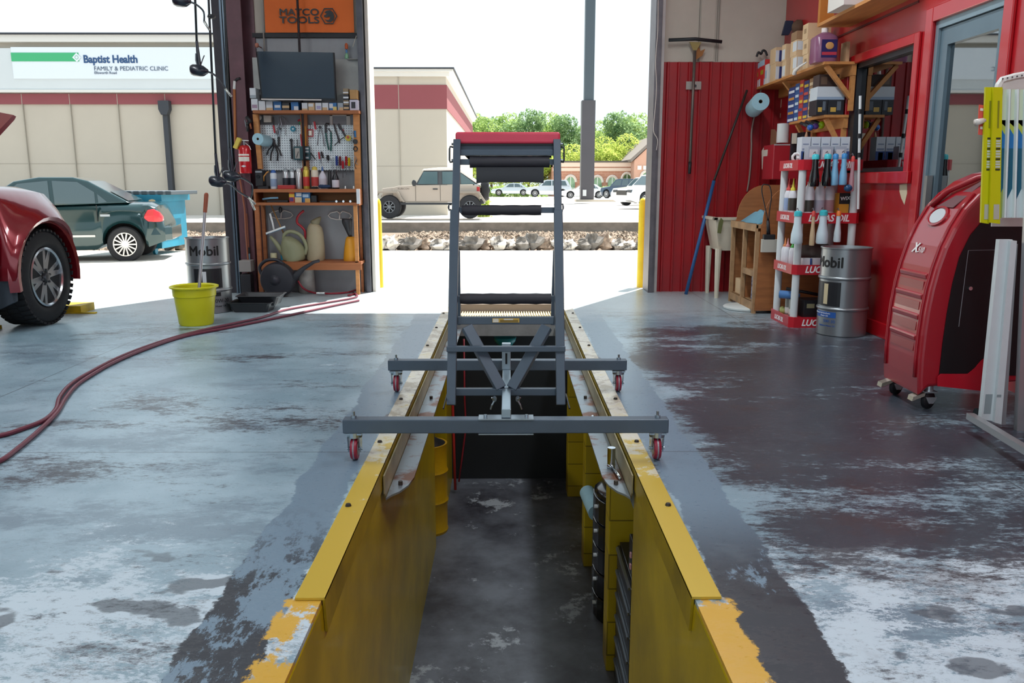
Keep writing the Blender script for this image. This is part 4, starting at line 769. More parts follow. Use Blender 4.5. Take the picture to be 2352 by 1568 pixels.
q = Vector((.65, 3.85, -.70)); t = thing('switch_box', 'small black control box with two lit pink buttons on the pit tool cabinet', 'control box', q)
mb = MB(); mb.box(.605, 3.78, -.699, .70, 3.9, -.52); mb.build('housing', M('181a1f', .4), t, bevel=.004)
for k in range(2): mb = MB(); mb.box(.598, 3.81, -.67 + k * .06, .605, 3.83, -.645 + k * .06); mb.build('button', M('e8b0b8', .5), t)
# tools lying on the right inner rail
t = thing('socket_wrench', 'chrome ratchet wrench with upright deep socket on the right inner rail', 'wrench', (.485, 3.75, -.12))
q = Vector((.485, 3.62, -.12)); mb = MB(); mb.cyl(q + Vector((0, .12, .02)), q + Vector((0, .12, .10)), .019, .019, 16); mb.build('socket', M('c4ccd2', .15, 1), t, smooth=True, auto=40)
mb = MB(); mb.cyl(q + Vector((0, .12, .0)), q + Vector((0, .12, .02)), .02, .02, 14); mb.tube([q + Vector((0, .12, .01)), q + Vector((.012, .04, .01)), q + Vector((.02, -.05, .01))], .008, 8); mb.build('ratchet_handle', M('c4ccd2', .15, 1), t, smooth=True)
q = Vector((.48, 4.55, -.12)); mb = MB(); mb.cyl(q + Vector((0, 0, .015)), q + Vector((0, -.12, .015)), .014, .014, 14); mb.cyl(q + Vector((0, -.12, .015)), q + Vector((0, -.15, .015)), .017, .017, 14); one(mb, 'socket', M('c4ccd2', .15, 1), 'chrome socket lying on the right inner rail behind the front beam', 'socket', smooth=True, auto=40)
# ================================================================ RED TRUCK, front right quarter seen; parallel to the pit
t = thing('pickup_truck', 'dark red four-wheel-drive truck with open hood at the left edge', 'truck', (-4.9, 5.9, 0))
RP = M('7d1220', .22, .35, 0, 8, 0, coat=.8, name='truck_paint'); FW = (-4.06, 7.12, .41)
# side section rings run along the truck (y), each an outline in (x, z) from sill over fender to the centre line
def ring(y, xo, zs, zt, tuck=0.0):
    # outer x at waist, sill z, top z
    return [(-4.95, y, zs), (xo - .10, y, zs), (xo, y, zs + .12), (xo + .03, y, zs + .32), (xo + .015, y, (zs + zt) / 2 + .1), (xo - .04, y, zt - .10), (xo - .14, y, zt - .02), (xo - .35, y, zt), (-4.95, y, zt + .03)]
mb = MB(); XO = -4.04
secs = [(3.1, XO, .42, 1.13), (5.2, XO, .42, 1.14), (6.2, XO, .42, 1.16), (6.58, XO, .44, 1.18)]
mb.rings([ring(*s_) for s_ in secs]); mb.build('cab_side', RP, t, smooth=True, auto=50)
# fender over the wheel: the wheel opening is left free
mb = MB(); rr = []
for k in range(15):
    a = math.pi * k / 14; y = FW[1] - .50 * math.cos(a); z0 = FW[2] + .46 * math.sin(a) + .02; y_ = y
    top = 1.20 - .05 * (k / 14) - max(0, k - 9) ** 2 * .010
    xo = XO + .05 + .05 * math.sin(a) - max(0, k - 9) ** 2 * .004
    rr.append([(xo - .06, y_, z0), (xo + .06, y_, z0), (xo + .075, y_, z0 + .03), (xo + .03, y_, z0 + .10), (xo - .03, y_, max(z0 + .15, top - .16)), (xo - .12, y_, max(z0 + .16, top - .05)), (xo - .32, y_, max(z0 + .17, top)), (-4.95, y_, max(z0 + .18, top + .02)), (-4.95, y_, z0)])
mb.rings(rr); mb.build('front_fender', RP, t, smooth=True, auto=55)
mb = MB(); pts = [(FW[1] - .46 * math.cos(math.pi * k / 16), FW[2] + .02 + .44 * math.sin(math.pi * k / 16)) for k in range(17)]
mb.rings([[(XO + .125, y, z), (XO + .13, y + (y - FW[1]) * .10, z + (z - FW[2]) * .10), (XO + .06, y + (y - FW[1]) * .16, z + (z - FW[2]) * .14), (XO + .03, y, z)] for y, z in [(FW[1] - .44 * math.cos(math.pi * k / 16), FW[2] + .02 + .44 * math.sin(math.pi * k / 16)) for k in range(-1, 18)]]); mb.build('fender_flare', RP, t, smooth=True, auto=60)
mb = MB(); mb.rings([[(x, FW[1] - .45 * math.cos(a), FW[2] + .02 + .45 * math.sin(a)) for x in (-5.0, XO + .04)] + [(XO + .04, FW[1] - .47 * math.cos(a), FW[2] + .02 + .47 * math.sin(a)), (-5.0, FW[1] - .47 * math.cos(a), FW[2] + .02 + .47 * math.sin(a))] for a in [math.pi * k / 14 for k in range(15)]]); mb.build('wheel_well', M('131418', .8), t)
mb = MB(); mb.rings([[(-4.95, y, .45), (xo - .05, y, .45), (xo, y, .62), (xo - .03, y, .85), (xo - .2, y, zt), (-4.95, y, zt + .02)] for y, xo, zt in ((7.62, XO + .0, 1.02), (7.75, XO - .10, .98), (7.9, XO - .28, .93), (8.02, XO - .55, .9))]); mb.build('front_bumper', RP, t, smooth=True, auto=55)
mb = MB(); mb.rings([[(x, y, z) for x, z in [(-5.85, .45), (-4.95, .45), (-4.95, 1.1), (-5.85, 1.1)]] for y in (3.1, 7.9)]); mb.build('far_body_side', RP, t)
mb = MB(); mb.rings([[(-5.7, y, 1.12), (-4.12, y, 1.12), (-4.12 + i_, y, zt), (-5.7 - i_, y, zt)] for y, zt, i_ in ((3.1, 1.85, -.15), (5.2, 1.88, -.15), (5.9, 1.80, -.15), (6.5, 1.16, 0))]); mb.build('cab', RP, t, bevel=.02)
mb = MB(); mb.prism([(-4.11, 3.6, 1.2), (-4.11, 5.1, 1.2), (-4.11, 5.9, 1.2), (-4.23, 5.6, 1.68), (-4.23, 3.6, 1.74)], (.006, 0, 0)); mb.build('side_window', M('29333a', .06, 0, spec=1.0), t)
# raised hood
mb = MB(); rr = []
for k in range(9):
    u = k / 8; x = -4.26 - 1.45 * u; cr_ = .09 * math.sin(u * math.pi)
    rr.append([(x, 6.55, 1.20), (x, 7.0, 1.52 + cr_ * .6), (x, 7.42, 1.775 + cr_), (x, 7.46, 1.765 + cr_), (x, 7.43, 1.735 + cr_), (x, 7.0, 1.47 + cr_ * .5), (x, 6.57, 1.165)])
mb.rings(rr); mb.build('hood', RP, t, smooth=True, auto=35)
mb = MB(); mb.prism([(-4.36, 6.75, 1.26), (-4.36, 7.3, 1.62), (-5.5, 7.3, 1.66), (-5.5, 6.75, 1.3)], (0, .02, -.03)); mb.build('hood_liner', M('55202a', .7, 0, .3, 5), t)
# wheel
w_ = thing('wheel', None, None, FW); w_.parent = t; w_.location = Vector(FW) - WL[t.name]
r, wd = .41, .27; c0 = Vector((XO - .04, FW[1], FW[2])); ax = Vector((1, 0, 0))
mb = MB(); mb.lathe(c0, [(.22, -wd / 2), (.36, -wd / 2), (.395, -wd * .44), (.402, -wd * .3), (.404, 0), (.402, wd * .3), (.395, wd * .44), (.375, wd * .5), (.30, wd * .53), (.27, wd * .5), (.25, wd * .42)], ax, 56)
for k in range(44):
    a = 2 * math.pi * k / 44
    for off, x0, x1 in ((0, -.135, -.05), (.5, -.045, .045), (0, .05, .142)):
        a2 = a + off * 2 * math.pi / 44; d = Vector((0, math.cos(a2), math.sin(a2))); tt = Vector((0, -math.sin(a2), math.cos(a2)))
        mb.beam(c0 + ax * x0 + d * .3985 + tt * .008, c0 + ax * x1 + d * .3985 - tt * .008, .036, .018, side=tt)
mb.build('tire', M('1e2024', .75, 0, .3, 30, .1), w_, smooth=True, auto=35)
DK = M('5b5d62', .3, .6); BR_ = M('c9ccd0', .22, .9)
mb = MB(); mb.lathe(c0, [(.0, -.02), (.23, -.02), (.245, .05), (.252, .135), (.24, .142), (.228, .13), (.22, .0), (.0, .01)], ax, 48); mb.build('rim', BR_, w_, smooth=True, auto=30)
mb = MB(); mb.lathe(c0, [(.0, .0), (.222, .02), (.222, .03), (.0, .02)], ax, 32); mb.build('rim_back', M('2b2d31', .5, .4), w_)
for k in range(6):
    a = 2 * math.pi * k / 6 + .26; d = Vector((0, math.cos(a), math.sin(a))); tt = Vector((0, -math.sin(a), math.cos(a)))
    mb = MB(); p0 = c0 + ax * .06; mb.prism([p0 + d * .05 + tt * .03, p0 + d * .235 + tt * .062, p0 + d * .235 + tt * .022, p0 + d * .15 + tt * .005, p0 + d * .235 - tt * .022, p0 + d * .235 - tt * .062, p0 + d * .05 - tt * .03], ax * .055); mb.build('spoke', M('a7a9ad', .3, .8), w_, bevel=.006)
    mb = MB(); mb.cyl(c0 + ax * .09 + d * .062, c0 + ax * .13 + d * .062, .011, .011, 6); mb.build('lug_nut', DK, w_)
mb = MB(); mb.lathe(c0, [(.0, .14), (.035, .138), (.04, .125), (.045, .05)], ax, 24); mb.build('center_cap', DK, w_, smooth=True, auto=40)
mb = MB(); mb.prism([(XO + .08, 6.665, .26), (XO + .10, 6.66, .60), (XO + .02, 6.66, .64), (XO - .10, 6.6, .55), (XO - .28, 6.6, .25), (XO - .05, 6.64, .20)], (0, .02, 0)); mb.build('mud_flap', M('39424c', .5, 0, .1, 6), t, bevel=.006)
mb = MB(); mb.tube([(XO + .02, 3.2, .40), (XO + .02, 6.1, .40), (XO + .0, 6.3, .40), (XO - .06, 6.42, .42), (XO - .3, 6.5, .44)], .045, 12); mb.build('side_step', M('8b949c', .25, .8), t, smooth=True, auto=60)
mb = MB(); mb.rings([[(-5.85 + .2, FW[1] + .4 * math.cos(a), FW[2] + .4 * math.sin(a)) for a in [2 * math.pi * k / 24 for k in range(24)]], [(-5.9, FW[1] + .4 * math.cos(a), FW[2] + .4 * math.sin(a)) for a in [2 * math.pi * k / 24 for k in range(24)]]]); mb.build('far_tire', M('1e2024', .8), t)
for yy in (3.75,): mb = MB(); mb.cyl((-4.3, yy, .41), (-4.03, yy, .41), .40, .40, 30); mb.build('rear_tire', M('1e2024', .8), t); mb = MB(); mb.cyl((-5.85, yy, .41), (-5.6, yy, .41), .40, .40, 30); mb.build('rear_tire', M('1e2024', .8), t)
# yellow pit edge of the neighbouring bay
mb = MB(); mb.box(-4.28, 7.72, 0, -4.0, 7.98, .07); mb.box(-4.28, 7.7, .0, -3.86, 7.74, .012); one(mb, 'yellow_kerb_block', M('d8b81c', .5, 0, .3, 6, col2='a58c18'), 'yellow painted curb block just beyond the truck tire', 'curb block')
mb = MB(); mb.box(-4.5, 6.45, 0, -4.25, 6.9, .03); one(mb, 'yellow_guide_plate', M('cfae1c', .5, 0, .3, 6, col2='7e6c1a'), 'flat yellow steel guide plate beneath the red truck', 'guide plate')
# ================================================================ DRUMS
DRM = M('9ba1a5', .32, .75, .1, 4, .03, name='drum_steel')
def drum(name, label, c, r, h, yaw):
    c = Vector(c); t = thing(name, label, 'drum', c); s_ = h / .69
    mb = MB(); mb.lathe(c, [(.0, .012), (r - .012, .012), (r - .01, .0), (r, .004), (r, .20 * s_), (r + .008, .205 * s_), (r + .01, .213 * s_), (r + .008, .221 * s_), (r, .226 * s_), (r, .44 * s_), (r + .008, .446 * s_), (r + .01, .454 * s_), (r + .008, .462 * s_), (r, .467 * s_), (r, h - .012), (r + .006, h - .008), (r + .006, h), (r - .006, h), (r - .01, h - .025), (.0, h - .02)], n=56); mb.build('shell', DRM, t, smooth=True, auto=50)
    return t, s_
def curved(fn_pts_mb, c, r, yaw):
    """wrap flat lettering (x along the girth, z up) around the drum"""
    c = Vector(c); return fn_pts_mb
def wrap_text(s, size, c, r, ang, z, mat, parent, nm='lettering', bold=0.0, lift=.0015, end=None):
    mb = text_mb(s, size, (0, 0, 0), (1, 0, 0), (0, 0, 1), .0015, fat=bold)
    if end is not None: ang = end - max(q.x for q in mb.v) / r
    out = MB(); out.mats = [mat]
    out.v = [Vector((c[0] + (r + lift - v.y) * math.sin(ang + v.x / r), c[1] - (r + lift - v.y) * math.cos(ang + v.x / r), z + v.z)) for v in mb.v]; out.f = mb.f; out.mi = [0] * len(mb.f); out.cur = 0
    return out.build(nm, mat, parent)
def wrap_rect(c, r, a0, a1, z0, z1, mat, parent, nm, lift=.001):
    mb = MB(); n = 10
    mb.rings([[(c[0] + (r + q) * math.sin(a), c[1] - (r + q) * math.cos(a), z) for q, z in ((0, z0), (lift, z0), (lift, z1), (0, z1))] for a in [a0 + (a1 - a0) * k / n for k in range(n + 1)]]); return mb.build(nm, mat, parent)
BK = M('1a1c20', .45); BLT = M('1f57a5', .5)
c = (-2.83, 7.86, 0); r = .195; t, s_ = drum('oil_drum', 'silver oil drum with black lettering behind the yellow bucket', c, r, .70, 0); v = .34
wrap_text('Mobil', .125, c, r, v - .92, .535 * s_, M('08090b', .5), t, bold=.0028)
wrap_rect(c, r, v - .72, v + .62, .235 * s_, .415 * s_, M('1b1d22', .4), t, 'black_label'); lab = wrap_rect(c, r + .0012, v - .30, v - .12, .25 * s_, .39 * s_, M('c9cdd2', .5), t, 'pale_panel')
wrap_text('0W-20', .05, c, r, v + .20, .10 * s_, BK, t); wrap_text('Motor Oil', .025, c, r, v + .20, .06 * s_, BK, t); wrap_rect(c, r, v + .25, v + .5, .16 * s_, .195 * s_, BK, t, 'black_square')
c = (2.70, 6.64, 0); r = .19; t, s_ = drum('oil_drum', 'silver oil drum with black lettering in front of the red and white rack', c, r, .70, 0); v = -.42
wrap_text('Mobil', .116, c, r, 0, .54 * s_, M('08090b', .5), t, bold=.0028, end=-.47)
wrap_rect(c, r, -1.75, -.49, .235 * s_, .425 * s_, M('1b1d22', .4), t, 'black_label'); wrap_rect(c, r + .0012, -1.24, -1.03, .25 * s_, .41 * s_, M('cdbf9a', .5), t, 'pale_panel')
wrap_rect(c, r, -1.7, -.62, .145 * s_, .19 * s_, BLT, t, 'blue_stripe'); wrap_text('Advanced Full Synthetic', .018, c, r + .001, 0, .172 * s_, M('dfe5ee', .5), t, end=-.85); wrap_text('Motor Oil', .018, c, r + .001, 0, .152 * s_, M('dfe5ee', .5), t, end=-.95)
wrap_text('5W-30', .036, c, r, 0, .105 * s_, BLT, t, end=-.63); wrap_text('Synthetic Motor Oil', .018, c, r, 0, .075 * s_, BLT, t, end=-.63)
# bucket with squeegee handle
q = Vector((-2.70, 7.12, 0)); t = thing('bucket', 'yellow plastic bucket on the floor in front of the left drum', 'bucket', q)
mb = MB(); mb.lathe(q, [(.0, .006), (.135, .0), (.142, .01), (.168, .245), (.176, .25), (.18, .315), (.20, .32), (.202, .332), (.192, .336), (.172, .325), (.166, .26), (.135, .02), (.0, .016)], n=48); mb.build('shell', M('d3cf10', .4, 0, .06, 5), t, smooth=True, auto=45)
mb = MB(); mb.lathe(q, [(.163, .24), (.0, .24)], n=32); mb.build('water', M('5a5b2a', .1), t)
mb = MB(); mb.tube([(q.x + .18 * math.cos(a), q.y + .19 * math.sin(a) - .0, .33 - .012 * math.sin(a) ** 2) for a in [-.1 - 1.0 * k / 8 for k in range(9)]], .005, 6); mb.build('wire_handle', M('2b2b2e', .4, .5), t)
a = Vector((-2.69, 7.10, .03)); b_ = P(474, 447, 7.25); h = thing('squeegee_pole', 'grey pole with red brown grip leaning in the yellow bucket', 'cleaning pole', a)
m_ = a + (b_ - a) * .86; mb = MB(); mb.cyl(a, m_, .0135, .0135, 12); mb.build('pole', M('a9aaae', .35, .6), h, smooth=True, auto=40)
mb = MB(); mb.cyl(m_, b_, .017, .019, 12); mb.ell(b_, .018, .018, .018); mb.build('grip', M('8f4a32', .6), h, smooth=True, auto=50)
# drain pans
for k, (dx, dy, dz, lb) in enumerate(((0, 0, 0, 'black rectangular drain pan on the floor beside the left drum'), (.06, .06, .055, 'second black drain pan stacked askew in the lower one'))):
    c = Vector((-2.43 + dx, 7.88 + dy, dz)); t = thing('drain_pan', lb, 'drain pan', c, 'stacked drain pans'); mb = MB(); rz = -.03 + k * .07
    def rr(w, d, z, q=.78): w *= q; d *= q; return [(c.x + (x * w) * math.cos(rz) - y * d * math.sin(rz), c.y + x * w * math.sin(rz) + y * d * math.cos(rz), c.z + z) for x, y in ((-.9, -1), (.9, -1), (1, -.85), (1, .85), (.9, 1), (-.9, 1), (-1, .85), (-1, -.85))]
    mb.rings([rr(.20, .145, 0), rr(.25, .19, .085), rr(.27, .205, .09), rr(.27, .205, .098), rr(.245, .18, .092), rr(.195, .14, .012)]); mb.build('tray', M('24262b', .4), t, bevel=.003)
# floor hose
pts = [(812, 672), (818, 682), (760, 693), (700, 703), (650, 713), (600, 729), (540, 742), (470, 757), (400, 775), (330, 798), (270, 822), (215, 850), (165, 880), (137, 912), (128, 940), (100, 965), (50, 985), (0, 1000), (-80, 1012)]
def spl(P_, n=5):
    out = []
    for i in range(len(P_) - 1):
        p0 = P_[max(i - 1, 0)]; p1 = P_[i]; p2 = P_[i + 1]; p3 = P_[min(i + 2, len(P_) - 1)]
        for k in range(n): u = k / n; out.append(.5 * ((2 * p1) + (p2 - p0) * u + (2 * p0 - 5 * p1 + 4 * p2 - p3) * u * u + (3 * p1 - p0 - 3 * p2 + p3) * u ** 3))
    return out + [P_[-1]]
HOSE = M('6b2a3c', .4, 0, .1, 10)
mb = MB(); mb.tube(spl([G(x, y, .012) for x, y in pts]), .0115, 10); one(mb, 'air_hose', HOSE, 'maroon air hose snaking from the tool bench across the floor', 'hose', 'maroon floor hoses', smooth=True)
pts = [(-60, 1078), (0, 1058), (40, 1030), (90, 988), (130, 948), (150, 915), (175, 885), (215, 858), (262, 832), (330, 803), (420, 773), (520, 753), (620, 733), (700, 716), (770, 701), (824, 690)]
mb = MB(); mb.tube(spl([G(x, y, .012) + Vector((.0, 0, .0)) for x, y in pts]), .0115, 10); one(mb, 'air_hose', HOSE, 'second loop of maroon hose, running nearest the lower left edge', 'hose', 'maroon floor hoses', smooth=True)
# ================================================================ HANGING DISPENSER GUNS
def gun(label, px, py, Y, top, flip=1, face=1, spx=68, spy=55):
    q = P(px, py, Y); t = thing('dispenser_gun', label, 'dispensing nozzle', q, 'hanging dispenser nozzles'); k = Y / F
    GM = M('1d2430', .3, .1, coat=.3)
    mb = MB(); mb.rings([[Vector((q.x + x * k, q.y + r * k * math.cos(a), q.z + r * k * math.sin(a) + x * -.08 * k)) for a in [2 * math.pi * i / 14 for i in range(14)]] for x, r in ((-18, 6), (-17, 10), (-12, 12.5), (2, 13), (10, 11), (17, 6), (20, 4))]); mb.build('meter_body', GM, t, smooth=True, auto=60)
    mb = MB(); mb.cyl(q + Vector((2 * k, 0, 8 * k)), q + Vector((0, 0, 44 * k)), 4.5 * k, 3.6 * k, 12); mb.cyl(q + Vector((0, 0, 44 * k)), q + Vector((-.5 * k, 0, 62 * k)), 3.4 * k, 3 * k, 12); mb.build('grip', GM, t, smooth=True, auto=50)
    mb = MB(); mb.tube([q + Vector((-3 * k, 0, 12 * k)), q + Vector((-5 * k, 0, 22 * k)), q + Vector((-4 * k, 0, 36 * k))], 2 * k, 6); mb.tube([q + Vector((5 * k, 0, 12 * k)), q + Vector((10 * k, 0, 24 * k)), q + Vector((14 * k, 0, 32 * k))], 1.2 * k, 6); mb.build('trigger', M('6a6f74', .35, .6), t)
    sp = [q + Vector((18 * k, 0, -2 * k)), q + Vector((32 * k, 0, -8 * k)), q + Vector((46 * k, 0, -22 * k)), q + Vector((spx * .82 * k, 0, -spy * .7 * k))]; e = q + Vector((spx * k, 0, -spy * k))
    mb = MB(); mb.tube(spl(sp, 4), 2 * k, 8); mb.build('spout', M('4c5258', .25, .8), t, smooth=True); mb = MB(); mb.cyl(sp[-1], e, 2.8 * k, 2.2 * k, 10); mb.build('tip', M('b9bdb9', .3, .7), t, smooth=True)
    h0 = q + Vector((-.5 * k, 0, 62 * k)); mb = MB(); mb.tube([h0, Vector(((h0.x + top.x) / 2 + .01, Y, (h0.z + top.z) / 2)), top], 2.6 * k, 10); mb.build('feed_hose', M('20262c', .45), t, smooth=True)
    return t
q0 = P(458, 0, 7.4); gun('black dispenser nozzle on a hanging hose, in front of the clinic sign end', 457, 162, 7.4, Vector((q0.x - .01, 7.4, 4.2)))
q0 = P(487, 0, 7.6); gun('lowest black dispenser nozzle, hanging against the beige clinic wall', 500, 417, 7.6, Vector((q0.x - .02, 7.6, 4.2)), spx=82, spy=50)
mb = MB(); q = P(486, 38, 7.6); mb.lathe((q.x, 7.6, q.z - .015), [(.0, .0), (.03, .0), (.037, .012), (.03, .03), (.0, .03)]); one(mb, 'hose_stop', M('2a2d31', .5), 'black rubber stopper ball on the hose of the lowest nozzle', 'hose stopper', smooth=True)
q0 = P(520, 0, 8.1); gun('black dispenser nozzle on the hose against the dark door jamb', 532, 405, 8.1, Vector((q0.x, 8.1, 4.2)), spx=48, spy=75)
q0 = P(400, -20, 7.2); gun('black dispenser nozzle cut by the top edge above the clinic sign', 417, 2, 7.2, Vector((P(417, -60, 7.2).x, 7.2, 4.2)), spx=56, spy=60)
# ================================================================ WORKBENCH SHELVING on the pillar
WOOD = M('a8653a', .6, 0, .3, 9, .1, stretch=(.3, 3, 3), name='stained_wood'); WOODL = M('c98a50', .6, 0, .25, 9, .1, stretch=(.3, 3, 3))
BY = 9.02
wb = thing('tool_bench', 'brown wooden tool bench with open shelves against the pillar between the doors', 'workbench', (P(700, 675, BY).x, BY, 0))
XA, XB = P(582, 440, BY).x, P(824, 440, BY).x
def zB(y, Y=BY): return P(700, y, Y).z
ZT, ZM, ZL, ZTOP = zB(434), zB(465), zB(601), zB(253, 9.1)
mb = MB(); mb.box(XA, BY, ZT - .035, XB, 9.34, ZT); mb.build('bench_top', WOOD, wb)
mb = MB(); mb.box(XA, BY, ZM - .03, XB, 9.34, ZM); mb.build('middle_shelf', WOOD, wb)
mb = MB(); mb.box(XA + .02, 9.31, ZM, XB - .02, 9.33, ZT - .035); mb.build('back_panel', M('b9824e', .6, 0, .35, 6, .1, stretch=(.4, 1, 3)), wb)
mb = MB(); mb.box(XA + .04, BY + .02, ZL - .03, XB, 9.34, ZL); mb.box(XA + .04, BY, ZL - .09, XB, BY + .02, ZL - .01); mb.build('lower_shelf', WOOD, wb)
for x0, x1, z0, z1 in ((XA + .0, XA + .02, ZM, ZT - .035), (XB - .02, XB, ZM, ZT - .035)): mb = MB(); mb.box(x0, BY, z0, x1, 9.34, z1); mb.build('side_panel', WOOD, wb)
for px0, px1, yy in ((588, 598, BY), (603, 611, 9.28), (814, 822, BY), (826, 832, 9.24)):
    a = P(px0, 570, yy).x; b_ = P(px1, 570, yy).x; mb = MB(); mb.box(a, yy + .02, 0, b_, yy + .06, ZM - .03); mb.build('post', WOOD if px0 != 814 else WOODL, wb)
mb = MB(); mb.box(P(580, 250, 9.1).x, 9.1, ZTOP - .03, P(824, 250, 9.1).x, 9.34, ZTOP); mb.build('top_shelf', WOOD, wb)
for px0, px1, px2, px3 in ((580, 592, 592, 602), (811, 825, 815, 829)):
    a, b_, c, d = P(px0, 262, 9.18), P(px1, 262, 9.18), P(px3, 388 if px0 < 700 else 434, 9.18), P(px2, 388 if px0 < 700 else 434, 9.18); mb = MB(); mb.prism([a, b_, c, d], (0, .05, 0)); mb.build('upright', WOODL, wb)
mb = MB(); a = P(691, 300, 9.27).x; mb.box(a, 9.27, ZT, a + .07, 9.30, ZTOP - .03); mb.build('center_strip', M('a86f48', .6, 0, .2, 6), wb)
# pegboard
def peg():
    m = bpy.data.materials.new('white_pegboard'); m.use_nodes = True; nt = m.node_tree; L = nt.links; b_ = nt.nodes['Principled BSDF']; g = nt.nodes.new('ShaderNodeNewGeometry'); v = nt.nodes.new('ShaderNodeVectorMath'); v.operation = 'MULTIPLY'; v.inputs[1].default_value = (1 / .026,) * 3
    f = nt.nodes.new('ShaderNodeVectorMath'); f.operation = 'FRACTION'; sb = nt.nodes.new('ShaderNodeVectorMath'); sb.operation = 'SUBTRACT'; sb.inputs[1].default_value = (.5, .5, .5); ml = nt.nodes.new('ShaderNodeVectorMath'); ml.operation = 'MULTIPLY'; ml.inputs[1].default_value = (1, 0, 1); ln = nt.nodes.new('ShaderNodeVectorMath'); ln.operation = 'LENGTH'
    L.new(g.outputs['Position'], v.inputs[0]); L.new(v.outputs[0], f.inputs[0]); L.new(f.outputs[0], sb.inputs[0]); L.new(sb.outputs[0], ml.inputs[0]); L.new(ml.outputs[0], ln.inputs[0]); lt = nt.nodes.new('ShaderNodeMath'); lt.operation = 'LESS_THAN'; lt.inputs[1].default_value = .2; L.new(ln.outputs['Value'], lt.inputs[0])
    mx = nt.nodes.new('ShaderNodeMix'); mx.data_type = 'RGBA'; mx.inputs[6].default_value = (*lin('dce6ea'), 1); mx.inputs[7].default_value = (*lin('4a5662'), 1); L.new(lt.outputs[0], mx.inputs[0]); L.new(mx.outputs[2], b_.inputs['Base Color']); b_.inputs['Roughness'].default_value = .6; return m
a, b_ = P(595, 287, 9.31), P(816, 391, 9.31); mb = MB(); mb.box(a.x, 9.31, b_.z, b_.x, 9.325, a.z); one(mb, 'pegboard', peg(), 'white perforated pegboard holding hand tools above the bench', 'pegboard')
# pole in front of the pegboard
a, b_ = P(692, 258, 9.2), P(697, 412, 9.2); mb = MB(); mb.cyl((a.x + .01, 9.2, ZT), (P(687, 78, 9.2).x, 9.2, 4.3), .014, .012, 10); one(mb, 'black_pipe', M('2b2226', .5, .3), 'thin dark pipe running down the middle of the pillar behind the television', 'pipe', smooth=True)
mb = MB(); mb.cyl((P(604, 78, 9.3).x, 9.32, zB(118, 9.3)), (P(602, 0, 9.3).x, 9.32, 4.3), .009, .009, 8); one(mb, 'white_conduit', M('b5b0a8', .5), 'pale thin conduit coming down to the top left of the television', 'conduit', smooth=True)
mb = MB(); mb.box(P(580, 80, 9.34).x, 9.33, zB(86, 9.34), P(820, 80, 9.34).x, 9.358, zB(76, 9.34)); struct(mb, 'trim_dark_ledge', M('25262b', .6))
mb = MB(); mb.box(P(770, 135, 9.33).x, 9.335, zB(235, 9.33), P(822, 135, 9.33).x, 9.358, zB(136, 9.33)); mb.box(P(579, 130, 9.3).x, 9.3, zB(205, 9.3), P(596, 130, 9.3).x, 9.31, zB(132, 9.3)); struct(mb, 'trim_steel_plates', M('a5a5a2', .5, .3, .15, 5))
# ---------------------------------------------------------------- television
tv = thing('television', 'large black flat television tilted forward above the tool bench', 'television', P(690, 235, 9.1))
c4 = [P(588, 118, 8.98), P(768, 121, 9.06), P(773, 231, 9.14), P(600, 229, 9.06)]
nrm = (c4[1] - c4[0]).cross(c4[3] - c4[0]).normalized(); nrm = -nrm if nrm.y > 0 else nrm
mb = MB(); mb.prism(c4, -nrm * .06); mb.build('housing', M('14171c', .3), tv, bevel=.006)
cc = sum(c4, Vector()) / 4; ins = [cc + (q - cc) * .955 + Vector((0, 0, .012)) for q in c4]
mb = MB(); mb.prism([q + nrm * .001 for q in ins], nrm * .002); mb.build('screen', M('0d2233', .16, 0, spec=.8), tv)
a = (c4[3] + c4[2]) / 2 + Vector((0, 0, .012)); text_mb('SAMSUNG', .02, a + nrm * .003 + Vector((-.04, 0, 0)), c4[2] - c4[3], c4[0] - c4[3], .001).build('brand_lettering', M('c8ccd0', .4), tv)
mb = MB(); a = c4[3] + (c4[2] - c4[3]) * .02; mb.prism([c4[3] + nrm * .001, c4[3] + (c4[2] - c4[3]) * .8 + nrm * .001, c4[3] + (c4[2] - c4[3]) * .8 + nrm * .001 + Vector((0, 0, .012)), c4[3] + nrm * .001 + Vector((0, 0, .012))], nrm * .004); mb.build('silver_edge', M('b9aea8', .3, .6), tv)
mb = MB(); mb.box(cc.x - .1, 9.12, cc.z - .1, cc.x + .1, 9.34, cc.z + .1); mb.build('wall_mount', M('1a1b1f', .6), tv)
# ---------------------------------------------------------------- banner
bn = thing('tool_banner', 'orange banner with black lettering and hexagon emblem hanging over the television', 'banner', P(700, 75, 9.3)); mb = MB(); rr = []
for k in range(25):
    u = k / 24; x = P(607, 40, 9.3).x + (P(812, 40, 9.3).x - P(607, 40, 9.3).x) * u; y = 9.315 + .006 * math.sin(u * 9) + .003 * math.sin(u * 23)
    rr.append([(x, y, zB(74, 9.3)), (x + (.004 if k < 3 else 0), y, 3.6), (x, y + .003, 3.6), (x, y + .003, zB(74, 9.3))])
mb.rings(rr); mb.build('cloth', M('e8702a', .7, 0, .08, 3), bn, smooth=True, auto=40)
text_mb('MATCO', .094, P(641, 35, 9.3), (1, 0, 0), (0, 0, 1), .002, fit=.42, fat=.0025).build('lettering', BK, bn); text_mb('TOOLS', .094, P(642, 53, 9.3), (1, 0, 0), (0, 0, 1), .002, fit=.42, fat=.0025).build('lettering', BK, bn)
q = P(755, 37, 9.3); rr = [[q + Vector((rad * math.cos(math.pi / 3 * k + 0), y, rad * math.sin(math.pi / 3 * k))) for k in range(6)] for rad, y in ((.092, 0), (.092, -.003), (.080, -.003), (.080, 0))]
mb = MB(); mb.rings(rr, caps=False, closed=True); mb.build('hexagon_mark', BK, bn)
